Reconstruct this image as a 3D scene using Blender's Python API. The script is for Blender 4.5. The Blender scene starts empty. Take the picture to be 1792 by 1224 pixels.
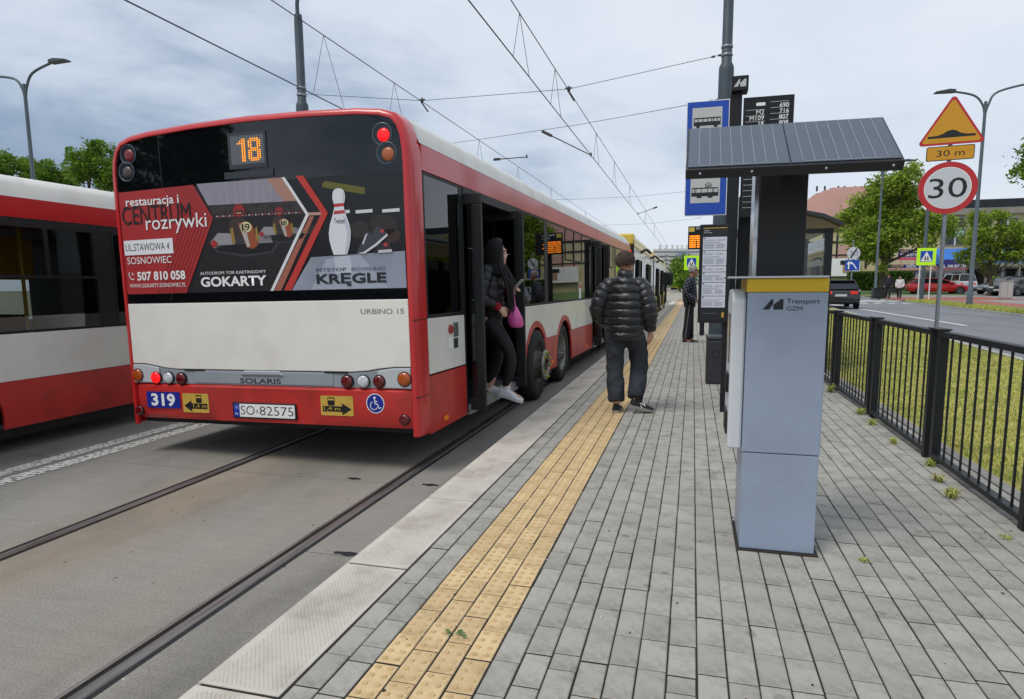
import bpy, bmesh, math, random
from mathutils import Vector as V, Matrix
from math import sin, cos, pi, sqrt, radians as rad, atan2
rnd = random.Random(11)
SC = bpy.context.scene
C = SC.collection

# ------------------------------------------------------------------ camera, sky, sun, exposure
cd = bpy.data.cameras.new('camera'); cam = bpy.data.objects.new('camera', cd); C.objects.link(cam)
cd.sensor_width = 36; cd.lens = 1150/1792*36; cd.shift_y = 38/1792; cd.clip_start = .05; cd.clip_end = 3000
YAW, PITCH, ROLL, EYE = .2675, .12921, .00698, 1.35
fw = V((-sin(YAW)*cos(PITCH), cos(YAW)*cos(PITCH), -sin(PITCH))); rt = V((cos(YAW), sin(YAW), 0)); dn = fw.cross(rt)
r2 = cos(ROLL)*rt + sin(ROLL)*dn; d2 = -sin(ROLL)*rt + cos(ROLL)*dn
cam.matrix_world = Matrix(((r2.x, -d2.x, -fw.x, 0), (r2.y, -d2.y, -fw.y, 0), (r2.z, -d2.z, -fw.z, EYE), (0, 0, 0, 1)))
SC.camera = cam

SUN_EL, SUN_AZ = rad(58), rad(215)       # azimuth clockwise from +Y: sun high behind the camera's left shoulder
w = bpy.data.worlds.new('World'); SC.world = w; w.use_nodes = True
nt = w.node_tree; nt.nodes.clear()
def N(t, kind, **kw):
    n = t.nodes.new(kind)
    for k, v in kw.items():
        if k in n.inputs.keys(): n.inputs[k].default_value = v
        else: setattr(n, k, v)
    return n
out = N(nt, 'ShaderNodeOutputWorld'); bg = N(nt, 'ShaderNodeBackground', Strength=1.0)
sky = N(nt, 'ShaderNodeTexSky', sky_type='NISHITA', sun_disc=False, sun_elevation=SUN_EL, sun_rotation=SUN_AZ, air_density=1.0, dust_density=2.0)
dim = N(nt, 'ShaderNodeMix', data_type='RGBA', blend_type='MULTIPLY'); dim.inputs[0].default_value = 1
nt.links.new(sky.outputs[0], dim.inputs[6]); dim.inputs[7].default_value = (.1, .1, .1, 1)
tc = N(nt, 'ShaderNodeTexCoord'); mp = N(nt, 'ShaderNodeMapping'); mp.inputs['Scale'].default_value = (1, 1, 2.6); mp.inputs['Rotation'].default_value = (0, 0, rad(-13)); mp.inputs['Location'].default_value = (.14, -3.76, 1.98)
nt.links.new(tc.outputs['Generated'], mp.inputs[0])
n1 = N(nt, 'ShaderNodeTexNoise', Scale=.95, Detail=7.0, Roughness=.5, Distortion=.35); nt.links.new(mp.outputs[0], n1.inputs['Vector'])
n2 = N(nt, 'ShaderNodeTexNoise', Scale=5.5, Detail=6.0, Roughness=.55, Distortion=.3); nt.links.new(mp.outputs[0], n2.inputs['Vector'])
mx = N(nt, 'ShaderNodeMix', data_type='FLOAT'); mx.inputs[0].default_value = .24
nt.links.new(n1.outputs[0], mx.inputs[2]); nt.links.new(n2.outputs[0], mx.inputs[3])
cr = N(nt, 'ShaderNodeValToRGB'); nt.links.new(mx.outputs[0], cr.inputs[0])
e = cr.color_ramp.elements; e[0].position = .31; e[0].color = (.17, .235, .34, 1); e[1].position = .66; e[1].color = (.65, .69, .745, 1)
for pos, col in ((.375, (.28, .35, .46, 1)), (.43, (.45, .515, .605, 1)), (.485, (.555, .61, .685, 1))):
    x = e.new(pos); x.color = col
cl = N(nt, 'ShaderNodeMix', data_type='RGBA'); cl.inputs[0].default_value = .9
nt.links.new(dim.outputs[2], cl.inputs[6]); nt.links.new(cr.outputs[0], cl.inputs[7])
nt.links.new(cl.outputs[2], bg.inputs[0]); nt.links.new(bg.outputs[0], out.inputs[0])
sd = bpy.data.lights.new('sun', 'SUN'); so = bpy.data.objects.new('sun', sd); C.objects.link(so)
sd.energy = 1.5; sd.angle = rad(25); sd.color = (1, .96, .9)
sdir = V((sin(SUN_AZ)*cos(SUN_EL), cos(SUN_AZ)*cos(SUN_EL), sin(SUN_EL)))
so.rotation_euler = sdir.to_track_quat('Z', 'Y').to_euler(); so.location = sdir*60
SC.view_settings.view_transform = 'Standard'; SC.view_settings.look = 'None'
SC.view_settings.exposure = .4; SC.view_settings.gamma = 1; SC.view_settings.use_curve_mapping = False

# ------------------------------------------------------------------ helpers
class MB:
    """collects faces and links them as ONE mesh object"""
    def __init__(s): s.v = []; s.f = []; s.m = []; s.cur = 0
    def add(s, vs, fs, M=None):
        o = len(s.v)
        s.v += [tuple(M @ V(p)) for p in vs] if M is not None else [tuple(p) for p in vs]
        s.f += [tuple(o+i for i in f) for f in fs]; s.m += [s.cur]*len(fs); return s
    def box(s, x0, x1, y0, y1, z0, z1, M=None):
        return s.add([(x0,y0,z0),(x1,y0,z0),(x1,y1,z0),(x0,y1,z0),(x0,y0,z1),(x1,y0,z1),(x1,y1,z1),(x0,y1,z1)],
                     [(0,3,2,1),(4,5,6,7),(0,1,5,4),(1,2,6,5),(2,3,7,6),(3,0,4,7)], M)
    def bar(s, a, b, wx, wz, up=(0, 0, 1)):
        a, b = V(a), V(b); d = (b-a).normalized(); x = d.cross(V(up))
        if x.length < 1e-4: x = d.cross(V((0, 1, 0)))
        x.normalize(); z = x.cross(d); q = []
        for p in (a, b):
            for i, j in ((-1,-1),(1,-1),(1,1),(-1,1)): q.append(p + x*wx/2*i + z*wz/2*j)
        return s.add(q, [(0,1,2,3),(7,6,5,4),(0,4,5,1),(1,5,6,2),(2,6,7,3),(3,7,4,0)])
    def prism(s, poly, ax, lo, hi, M=None):
        n = len(poly)
        def mk(p, t): return {'x': (t, p[0], p[1]), 'y': (p[0], t, p[1]), 'z': (p[0], p[1], t)}[ax]
        vs = [mk(p, lo) for p in poly] + [mk(p, hi) for p in poly]
        fs = [tuple(range(n)), tuple(range(2*n-1, n-1, -1))] + [(i, i+n, (i+1) % n+n, (i+1) % n) for i in range(n)]
        return s.add(vs, fs, M)
    def tube(s, pts, r, n=8, cap=True, flat=1.0, up=None):
        pts = [V(p) for p in pts]; k = len(pts)
        R = r if isinstance(r, (list, tuple)) else [r]*k
        o = len(s.v); nx = None; vs = []
        for i, p in enumerate(pts):
            d = (pts[min(i+1, k-1)] - pts[max(i-1, 0)]).normalized()
            if nx is None:
                u = V(up) if up else (V((0, 0, 1)) if abs(d.z) < .9 else V((0, 1, 0)))
                nx = d.cross(u).normalized()
            else:
                nx = (nx - d*nx.dot(d)).normalized()
            ny = nx.cross(d)
            rr = R[i]; ra, rb = rr if isinstance(rr, (list, tuple)) else (rr, rr*flat)
            for j in range(n):
                t = 2*pi*j/n; vs.append(p + nx*cos(t)*ra + ny*sin(t)*rb)
        fs = [(i*n+j, i*n+(j+1) % n, (i+1)*n+(j+1) % n, (i+1)*n+j) for i in range(k-1) for j in range(n)]
        if cap: fs += [tuple(range(n-1, -1, -1)), tuple((k-1)*n+j for j in range(n))]
        return s.add(vs, fs)
    def cyl(s, a, b, r, n=12, r2=None): return s.tube([a, b], [r, r if r2 is None else r2], n)
    def lathe(s, prof, n, M=None, cap=True):      # prof: (radius, height along local z)
        vs = [(r*cos(2*pi*j/n), r*sin(2*pi*j/n), h) for r, h in prof for j in range(n)]; k = len(prof)
        fs = [(i*n+j, i*n+(j+1) % n, (i+1)*n+(j+1) % n, (i+1)*n+j) for i in range(k-1) for j in range(n)]
        if cap: fs += [tuple(range(n-1, -1, -1)), tuple((k-1)*n+j for j in range(n))]
        return s.add(vs, fs, M)
    def ball(s, c, r, nu=12, nv=8, M=None):
        rx, ry, rz = r if isinstance(r, (list, tuple)) else (r, r, r)
        vs = [(c[0], c[1], c[2]-rz)]
        for i in range(1, nv):
            a = -pi/2+pi*i/nv
            vs += [(c[0]+rx*cos(a)*cos(2*pi*j/nu), c[1]+ry*cos(a)*sin(2*pi*j/nu), c[2]+rz*sin(a)) for j in range(nu)]
        vs.append((c[0], c[1], c[2]+rz)); t = len(vs)-1
        fs = [(0, 1+(j+1) % nu, 1+j) for j in range(nu)]
        for i in range(nv-2):
            b = 1+i*nu; fs += [(b+j, b+(j+1) % nu, b+nu+(j+1) % nu, b+nu+j) for j in range(nu)]
        b = 1+(nv-2)*nu; fs += [(b+j, b+(j+1) % nu, t) for j in range(nu)]
        return s.add(vs, fs, M)
    def sheet(s, poly, y=0.0): return s.add([(x, y, z) for x, z in poly], [tuple(range(len(poly)))])   # faces -y
    def loft(s, rings, close=True, cap=False):
        n = len(rings[0]); vs = [p for r in rings for p in r]
        m = n if close else n-1
        fs = [(i*n+j, i*n+(j+1) % n, (i+1)*n+(j+1) % n, (i+1)*n+j) for i in range(len(rings)-1) for j in range(m)]
        if cap: fs += [tuple(range(n-1, -1, -1)), tuple((len(rings)-1)*n+j for j in range(n))]
        return s.add(vs, fs)
    def mesh(s, name, mats, smooth=None):
        me = bpy.data.meshes.new(name); me.from_pydata(s.v, [], s.f)
        for m in (mats if isinstance(mats, (list, tuple)) else [mats]): me.materials.append(m)
        me.polygons.foreach_set('material_index', s.m)
        if smooth is not None:
            me.polygons.foreach_set('use_smooth', [True]*len(s.f))
            if smooth < 180: me.set_sharp_from_angle(angle=rad(smooth))
        me.update(); return me
    def obj(s, name, mats, parent=None, smooth=None, bevel=0, seg=2, loc=None, fix=False):
        me = s.mesh(name, mats, smooth)
        if fix:
            b = bmesh.new(); b.from_mesh(me); bmesh.ops.recalc_face_normals(b, faces=b.faces); b.to_mesh(me); b.free()
        o = bpy.data.objects.new(name, me); C.objects.link(o); o.parent = parent
        if loc: o.location = loc
        if bevel:
            m = o.modifiers.new('bevel', 'BEVEL'); m.width = bevel; m.segments = seg; m.limit_method = 'ANGLE'; m.angle_limit = rad(35)
        return o

def tag(o, label, cat, group=None):
    o['label'] = label; o['category'] = cat
    if group: o['group'] = group
    return o
def thing(name, label, cat, loc=(0, 0, 0), rz=0, group=None, M=None):
    o = bpy.data.objects.new(name, None); C.objects.link(o); o.empty_display_size = .2
    if M is not None: o.matrix_world = M
    else: o.location = loc; o.rotation_euler = (0, 0, rz)
    return tag(o, label, cat, group)
def link(name, me, parent=None, loc=(0, 0, 0), rot=None):
    o = bpy.data.objects.new(name, me); C.objects.link(o); o.parent = parent; o.location = loc
    if rot: o.rotation_euler = rot
    return o
def copy_tree(o, parent=None):
    c = o.copy(); C.objects.link(c); c.parent = parent
    for ch in list(o.children): copy_tree(ch, c)
    return c
def structure(o): o['kind'] = 'structure'; return o
def stuff(o): o['kind'] = 'stuff'; return o

def s2l(h):
    if isinstance(h, str): h = [int(h[i:i+2], 16) for i in (0, 2, 4)]
    return tuple(((c/255)/12.92 if c/255 <= .04045 else ((c/255+.055)/1.055)**2.4) for c in h)
_m = {}
def mat(name, col, rough=.6, metal=0., var=0., scale=6., bump=0., bscale=60., emit=0., coat=0., dark=None, spec=.5, isl=0., sheen=0., stretch=None, alpha=1.):
    """procedural material: base colour with noise mottling, grain bump and optional per-piece variation"""
    if name in _m: return _m[name]
    m = bpy.data.materials.new(name); m.use_nodes = True; t = m.node_tree; b = t.nodes['Principled BSDF']; L = t.links
    col = s2l(col) if isinstance(col, str) else tuple(col)
    b.inputs['Roughness'].default_value = rough; b.inputs['Metallic'].default_value = metal
    b.inputs['Specular IOR Level'].default_value = spec; b.inputs['Coat Weight'].default_value = coat; b.inputs['Coat Roughness'].default_value = .08
    if sheen: b.inputs['Sheen Weight'].default_value = sheen
    b.inputs['Base Color'].default_value = (*col, 1)
    if var or bump or isl:
        tc = N(t, 'ShaderNodeTexCoord'); co = tc.outputs['Object']
        if stretch:
            q = N(t, 'ShaderNodeMapping'); q.inputs['Scale'].default_value = stretch; L.new(co, q.inputs[0]); co = q.outputs[0]
    src = None
    if var:
        n = N(t, 'ShaderNodeTexNoise', Scale=scale, Detail=6.0, Roughness=.6); L.new(co, n.inputs['Vector'])
        r = N(t, 'ShaderNodeValToRGB'); L.new(n.outputs[0], r.inputs[0])
        dk = (s2l(dark) if isinstance(dark, str) else dark) or tuple(c*(1-var) for c in col)
        lt = tuple(min(1, c*(1+var*.35)) for c in col)
        e = r.color_ramp.elements; e[0].position = .3; e[0].color = (*dk, 1); e[1].position = .68; e[1].color = (*lt, 1)
        x = e.new(.5); x.color = (*col, 1); src = r.outputs[0]
        rr = N(t, 'ShaderNodeMapRange'); rr.inputs[3].default_value = min(1, rough*1.25); rr.inputs[4].default_value = rough*.85
        L.new(n.outputs[0], rr.inputs[0]); L.new(rr.outputs[0], b.inputs['Roughness'])
    if isl:
        g = N(t, 'ShaderNodeNewGeometry'); oi = N(t, 'ShaderNodeObjectInfo'); a = N(t, 'ShaderNodeMath', operation='ADD'); fr = N(t, 'ShaderNodeMath', operation='FRACT')
        L.new(g.outputs['Random Per Island'], a.inputs[0]); L.new(oi.outputs['Random'], a.inputs[1]); L.new(a.outputs[0], fr.inputs[0])
        mr = N(t, 'ShaderNodeMapRange'); mr.inputs[3].default_value = 1-isl; mr.inputs[4].default_value = 1+isl; L.new(fr.outputs[0], mr.inputs[0])
        h = N(t, 'ShaderNodeMix', data_type='RGBA', blend_type='MULTIPLY'); h.inputs[0].default_value = 1
        if src: L.new(src, h.inputs[6])
        else: h.inputs[6].default_value = (*col, 1)
        L.new(mr.outputs[0], h.inputs[7]); src = h.outputs[2]
    if src: L.new(src, b.inputs['Base Color'])
    if bump:
        n = N(t, 'ShaderNodeTexNoise', Scale=bscale, Detail=4.0); L.new(co, n.inputs['Vector'])
        u = N(t, 'ShaderNodeBump', Strength=bump, Distance=.01); L.new(n.outputs[0], u.inputs['Height']); L.new(u.outputs[0], b.inputs['Normal'])
    if emit:
        b.inputs['Emission Color'].default_value = (*col, 1); b.inputs['Emission Strength'].default_value = emit
    _m[name] = m; return m
def glass(name, tint=(.2, .22, .24), refl=1.0, rough=.01, ior=1.5):
    """window pane: Fresnel mirror over a tinted see-through layer"""
    if name in _m: return _m[name]
    m = bpy.data.materials.new(name); m.use_nodes = True; t = m.node_tree; t.nodes.clear(); L = t.links
    o = N(t, 'ShaderNodeOutputMaterial'); x = N(t, 'ShaderNodeMixShader'); tr = N(t, 'ShaderNodeBsdfTransparent'); g = N(t, 'ShaderNodeBsdfGlossy', Roughness=rough)
    tr.inputs[0].default_value = (*tint, 1); g.inputs[0].default_value = (refl, refl, refl, 1)
    f = N(t, 'ShaderNodeFresnel', IOR=ior); L.new(f.outputs[0], x.inputs[0]); L.new(tr.outputs[0], x.inputs[1]); L.new(g.outputs[0], x.inputs[2]); L.new(x.outputs[0], o.inputs[0])
    _m[name] = m; return m

def text(body, box, y, m, parent, name='lettering', bold=0., just='fit', d=.0008, M=None):
    """lettering as a flat mesh in the x/z plane facing -y, fitted into box (x0, x1, z0, z1); just='h' keeps the letter shapes"""
    if any(c in body for c in 'MmWw'): bold = min(bold, .0)
    cu = bpy.data.curves.new('t', 'FONT'); cu.body = body; cu.size = 1; cu.offset = bold; cu.resolution_u = 3; cu.fill_mode = 'BOTH'
    ob = bpy.data.objects.new('t', cu); me = bpy.data.meshes.new_from_object(ob); bpy.data.objects.remove(ob); bpy.data.curves.remove(cu)
    xs = [v.co.x for v in me.vertices]; ys = [v.co.y for v in me.vertices]
    if not xs: return None
    x0, x1, z0, z1 = box; ax, bx, ay, by = min(xs), max(xs), min(ys), max(ys)
    sx = (x1-x0)/max(bx-ax, 1e-6); sz = (z1-z0)/max(by-ay, 1e-6)
    if just != 'fit': sx = sz
    ox = {'fit': x0, 'l': x0, 'r': x1-(bx-ax)*sx, 'c': (x0+x1-(bx-ax)*sx)/2}.get(just, x0)
    for v in me.vertices:
        p = V((ox+(v.co.x-ax)*sx, y, z0+(v.co.y-ay)*sz)); v.co = M @ p if M is not None else p
    me.materials.clear(); me.materials.append(m); me.name = name
    return link(name, me, parent)
def flat(poly, y, m, parent, name, M=None):
    b = MB(); b.add([(x, y, z) for x, z in poly], [tuple(range(len(poly)))], M); return b.obj(name, m, parent)
def rect(x0, x1, z0, z1): return [(x0, z0), (x1, z0), (x1, z1), (x0, z1)]
def disc(cx, cz, r, n=24, rz=None): return [(cx+r*cos(2*pi*i/n), cz+(rz or r)*sin(2*pi*i/n)) for i in range(n)]
def rrect(x0, x1, z0, z1, r, n=4):
    o = []
    for cx, cz, a in ((x1-r, z0+r, -90), (x1-r, z1-r, 0), (x0+r, z1-r, 90), (x0+r, z0+r, 180)):
        o += [(cx+r*cos(rad(a+90*i/n)), cz+r*sin(rad(a+90*i/n))) for i in range(n+1)]
    return o
def spline(pts, k=6):
    P = [V(p) for p in pts]; o = []
    for i in range(len(P)-1):
        a, b, c, d = P[max(i-1, 0)], P[i], P[i+1], P[min(i+2, len(P)-1)]
        for j in range(k):
            t = j/k; o.append(.5*((2*b)+(c-a)*t+(2*a-5*b+4*c-d)*t*t+(3*b-a-3*c+d)*t**3))
    return o+[P[-1]]
ROAD = -.2
# ------------------------------------------------------------------ materials shared by many things
BLACK = mat('anthracite_paint', '14171c', .5, var=.15, scale=3, spec=.35)
DARK = mat('dark_metal', '1a1d21', .5, var=.2, scale=4)
PLASTIC = mat('black_plastic', '101113', .5)
RUBBER = mat('rubber', '1a1a1b', .8, var=.3, scale=12, bump=.1)
STEEL = mat('galvanised_steel', '8b9298', .42, .7, var=.2, scale=9)
CHROME = mat('bright_metal', 'b9bcc0', .22, 1.)
WHITE = mat('white_paint', 'd9d9d4', .4, var=.06, scale=3)
PRINTW = mat('white_print', 'e6e6e4', .5)
PRINTK = mat('black_print', '121316', .5)

# ------------------------------------------------------------------ ground, carriageway with tram track, platform
m_earth = mat('earth_ground', '7c7a66', .95, var=.35, scale=.6, bump=.3, bscale=8)
g = MB(); g.add([(-700, -300, -.42), (900, -300, -.42), (900, 1500, -.42), (-700, 1500, -.42)], [(0, 1, 2, 3)])
structure(g.obj('ground', m_earth))

def concrete(name, base, rust):
    m = mat(name, base, .85, var=.42, scale=1.1, bump=.35, bscale=220, stretch=(1, .42, 1))
    t = m.node_tree; L = t.links; b = t.nodes['Principled BSDF']; src = b.inputs['Base Color'].links[0].from_socket
    ge = N(t, 'ShaderNodeNewGeometry'); mp = N(t, 'ShaderNodeMapping'); mp.inputs['Scale'].default_value = (1.6, 14, 1); L.new(ge.outputs['Position'], mp.inputs[0])
    n = N(t, 'ShaderNodeTexNoise', Scale=2.2, Detail=8.0, Roughness=.7); L.new(mp.outputs[0], n.inputs['Vector'])
    r = N(t, 'ShaderNodeMapRange'); r.inputs[1].default_value = .35; r.inputs[2].default_value = .7; r.inputs[3].default_value = .9; r.inputs[4].default_value = 1.06; L.new(n.outputs[0], r.inputs[0])
    h = N(t, 'ShaderNodeMix', data_type='RGBA', blend_type='MULTIPLY'); h.inputs[0].default_value = 1; L.new(src, h.inputs[6]); L.new(r.outputs[0], h.inputs[7])
    # speckled oil and chewing-gum spots with a shape of their own
    vo = N(t, 'ShaderNodeTexVoronoi', Scale=3.2); L.new(ge.outputs['Position'], vo.inputs['Vector'])
    n3 = N(t, 'ShaderNodeTexNoise', Scale=26.0, Detail=3.0); L.new(ge.outputs['Position'], n3.inputs['Vector'])
    ad = N(t, 'ShaderNodeMath', operation='MULTIPLY_ADD'); ad.inputs[1].default_value = .12; L.new(n3.outputs[0], ad.inputs[0]); L.new(vo.outputs['Distance'], ad.inputs[2])
    sp = N(t, 'ShaderNodeMapRange'); sp.inputs[1].default_value = .085; sp.inputs[2].default_value = .125; sp.inputs[3].default_value = .62; sp.inputs[4].default_value = 1; L.new(ad.outputs[0], sp.inputs[0])
    h2 = N(t, 'ShaderNodeMix', data_type='RGBA', blend_type='MULTIPLY'); h2.inputs[0].default_value = 1; L.new(h.outputs[2], h2.inputs[6]); L.new(sp.outputs[0], h2.inputs[7])
    # fine dark aggregate
    n4 = N(t, 'ShaderNodeTexNoise', Scale=95.0, Detail=5.0, Roughness=.75); L.new(ge.outputs['Position'], n4.inputs['Vector'])
    a4 = N(t, 'ShaderNodeMapRange'); a4.inputs[1].default_value = .36; a4.inputs[2].default_value = .62; a4.inputs[3].default_value = .62; a4.inputs[4].default_value = 1.16; L.new(n4.outputs[0], a4.inputs[0])
    h3 = N(t, 'ShaderNodeMix', data_type='RGBA', blend_type='MULTIPLY'); h3.inputs[0].default_value = 1; L.new(h2.outputs[2], h3.inputs[6]); L.new(a4.outputs[0], h3.inputs[7])
    # rusty brown dust that the wheels leave beside the rails
    se = N(t, 'ShaderNodeSeparateXYZ'); L.new(ge.outputs['Position'], se.inputs[0])
    f = N(t, 'ShaderNodeFloatCurve'); c = f.mapping.curves[0]
    mr = N(t, 'ShaderNodeMapRange'); mr.inputs[1].default_value = -6; mr.inputs[2].default_value = -1; L.new(se.outputs[0], mr.inputs[0])
    for i, (x, y) in enumerate(rust):
        if i < 2: c.points[i].location = (x, y)
        else: c.points.new(x, y)
    f.mapping.update(); L.new(mr.outputs[0], f.inputs[1])
    n5 = N(t, 'ShaderNodeTexNoise', Scale=1.6, Detail=6.0); L.new(ge.outputs['Position'], n5.inputs['Vector'])
    mm = N(t, 'ShaderNodeMath', operation='MULTIPLY'); L.new(f.outputs[0], mm.inputs[0]); L.new(n5.outputs[0], mm.inputs[1])
    h4 = N(t, 'ShaderNodeMix', data_type='RGBA'); L.new(mm.outputs[0], h4.inputs[0]); L.new(h3.outputs[2], h4.inputs[6]); h4.inputs[7].default_value = (*s2l('a08a70'), 1)
    L.new(h4.outputs[2], b.inputs['Base Color']); return m
m_conc = concrete('tram_road_concrete', '8b8983', [(0, .1), (1, .05), (.34, .1), (.4, .35), (.46, .8), (.54, .5), (.62, .2), (.7, .3), (.8, .15)])
m_joint = mat('joint_sealant', '17191c', .7, var=.3, scale=10)
base = MB(); base.add([(-16, -30, ROAD-.012), (-1.55, -30, ROAD-.012), (-1.55, 120, ROAD-.012), (-16, 120, ROAD-.012)], [(0, 1, 2, 3)])
road = structure(base.obj('road', m_joint))
RX = [(-3.935, -3.79), (-2.31, -2.165)]               # slots of the two rails of the near track
RL = [(-9.05, -8.83), (-7.45, -7.23)]
cols = [(-16, RL[0][0]), (RL[0][1], RL[1][0]), (RL[1][1], -5.49), (-5.483, RX[0][0]), (RX[0][1], RX[1][0]), (RX[1][1], -1.6)]
for ci, (a, b) in enumerate(cols):
    off = [0, 0, 0, 0, 0, -1.36][ci]; y = -30+4.66 % 4.6
    ys = [-30] + [4.62+off+5.2*k for k in range(-6, 23)] + [120]
    ys = sorted(v for v in ys if -30 <= v <= 120)
    for y0, y1 in zip(ys, ys[1:]):
        if y1-y0 < .5: continue
        s = MB(); e_ = .004
        s.add([(a, y0+e_, ROAD), (b, y0+e_, ROAD), (b, y1-e_, ROAD), (a, y1-e_, ROAD), (a, y0+e_, ROAD-.01), (b, y0+e_, ROAD-.01), (b, y1-e_, ROAD-.01), (a, y1-e_, ROAD-.01)],
              [(0, 1, 2, 3), (0, 4, 5, 1), (1, 5, 6, 2), (2, 6, 7, 3), (3, 7, 4, 0)])
        s.obj('concrete_slab', m_conc, road)
m_rail = mat('rail_steel', '8a8582', .34, .6, var=.3, scale=5, stretch=(6, .3, 1), dark='5f5650')
m_groove = mat('rail_groove_dirt', '5c4a36', .9, var=.4, scale=25, bump=.4)
for (x0, x1), right in ((RX[0], 0), (RX[1], 1), (RL[0], 0), (RL[1], 1)):
    r = MB(); z = ROAD
    # sealant | running head | groove | guard lip ; the groove lies on the inner side of each rail
    prof = [(0, -.002, 2), (.036, -.004, 2), (.038, .0, 0), (.044, .004, 0), (.088, .004, 0), (.096, -.002, 0), (.1, -.028, 1), (.127, -.028, 1), (.13, -.003, 0), (.141, .001, 0), (.145, -.004, 2)]
    P = [((x1-u) if right else (x0+u), z+h, k) for u, h, k in prof]
    for (xa, za, ka), (xb, zb, kb) in zip(P, P[1:]):
        r.cur = 2 if ka == 2 and kb == 2 else 1 if 1 in (ka, kb) else 0
        q = [(xa, -30, za), (xb, -30, zb), (xb, 120, zb), (xa, 120, za)]
        if right: q = q[::-1]
        r.add(q, [(0, 1, 2, 3)])
    r.obj('tram_rail', [m_rail, m_groove, m_joint], road)
# double white line between the two tracks: worn ribbed paint
m_line = mat('worn_white_marking', 'e2e1dc', .8, var=.12, scale=30, bump=.5, bscale=90)
for xa in (-5.70, -5.44):
    b = MB(); y = -6.
    while y < 60:
        n = 5 if y < 14 else 1; st = .045 if y < 14 else 1.2
        for k in range(n):
            x = xa+.17*k/n if n > 1 else xa; wd = .17/n*.9 if n > 1 else .17; o_ = rnd.uniform(-.01, .01); x += rnd.uniform(-.004, .004)
            if n > 1 and rnd.random() < .05: continue
            b.add([(x, y+o_, ROAD+.005), (x+wd, y+o_+.006, ROAD+.005), (x+wd, y+o_+st*.86, ROAD+.005), (x, y+o_+st*.8, ROAD+.005)], [(0, 1, 2, 3)])
        y += st
    stuff(b.obj('road_marking', m_line, road))
# black sealant blobs on the transverse joints
for (x, y, L_) in ((-1.9, 3.29, .1), (-1.95, 4.66, .07), (-2.62, 4.67, .06)):
    b = MB(); n = 12
    b.add([(x+L_*cos(2*pi*i/n), y+.02*sin(2*pi*i/n)*(1.2+.5*sin(3*i)), ROAD+.004) for i in range(n)], [tuple(range(n))]); b.obj('sealant_patch', m_joint, road)

# ---- platform
m_bed = mat('joint_sand', '1f1d19', .95, var=.4, scale=14, bump=.5)
pl = MB(); pl.box(-1.60, 1.98, -8, 62, ROAD-.15, -.0045)
platform = structure(pl.obj('platform', m_bed))
m_slab = mat('pale_kerb_concrete', 'c2bbb0', .85, var=.22, scale=2.6, bump=.25, bscale=160, isl=.05, dark='a0978a')
def slab_mesh(L_=1.03):
    b = MB(); x0, x1, y0, y1 = -1.625, -1.29, .004, L_-.004; c = .014
    b.add([(x0, y0, -.16), (x1, y0, -.16), (x1, y1, -.16), (x0, y1, -.16), (x0, y0, -c), (x1, y0, -c), (x1, y1, -c), (x0, y1, -c),
           (x0+c, y0+.004, .0), (x1-.006, y0+.004, .0), (x1-.006, y1-.004, .0), (x0+c, y1-.004, .0)],
          [(0, 1, 5, 4), (1, 2, 6, 5), (2, 3, 7, 6), (3, 0, 4, 7), (4, 5, 9, 8), (5, 6, 10, 9), (6, 7, 11, 10), (7, 4, 8, 11), (8, 9, 10, 11)])
    # raised anti-slip lozenges
    j = 0; yy = .03
    while yy < L_-.03:
        xx = x0+.055+(.009 if j % 2 else 0)
        while xx < x1-.022:
            a, h = .0062, .0085
            b.add([(xx-a, yy, .0005), (xx, yy-h, .0005), (xx+a, yy, .0005), (xx, yy+h, .0005), (xx-a*.4, yy, .003), (xx, yy-h*.4, .003), (xx+a*.4, yy, .003), (xx, yy+h*.4, .003)],
                  [(0, 1, 5, 4), (1, 2, 6, 5), (2, 3, 7, 6), (3, 0, 4, 7), (4, 5, 6, 7)])
            xx += .018
        yy += .0125; j += 1
    return b.mesh('kerb_slab', m_slab)
def slab_plain(L_=1.03):
    b = MB(); b.box(-1.625, -1.29, .004, L_-.004, -.16, 0); return b.mesh('kerb_slab', m_slab)
sm, sp = slab_mesh(), slab_plain()
for k in range(-8, 58):
    y = 1.745+1.03*k
    link('kerb_slab', sm if -2 < k < 14 else sp, platform, (0, y, rnd.uniform(-.002, .001)))

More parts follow.
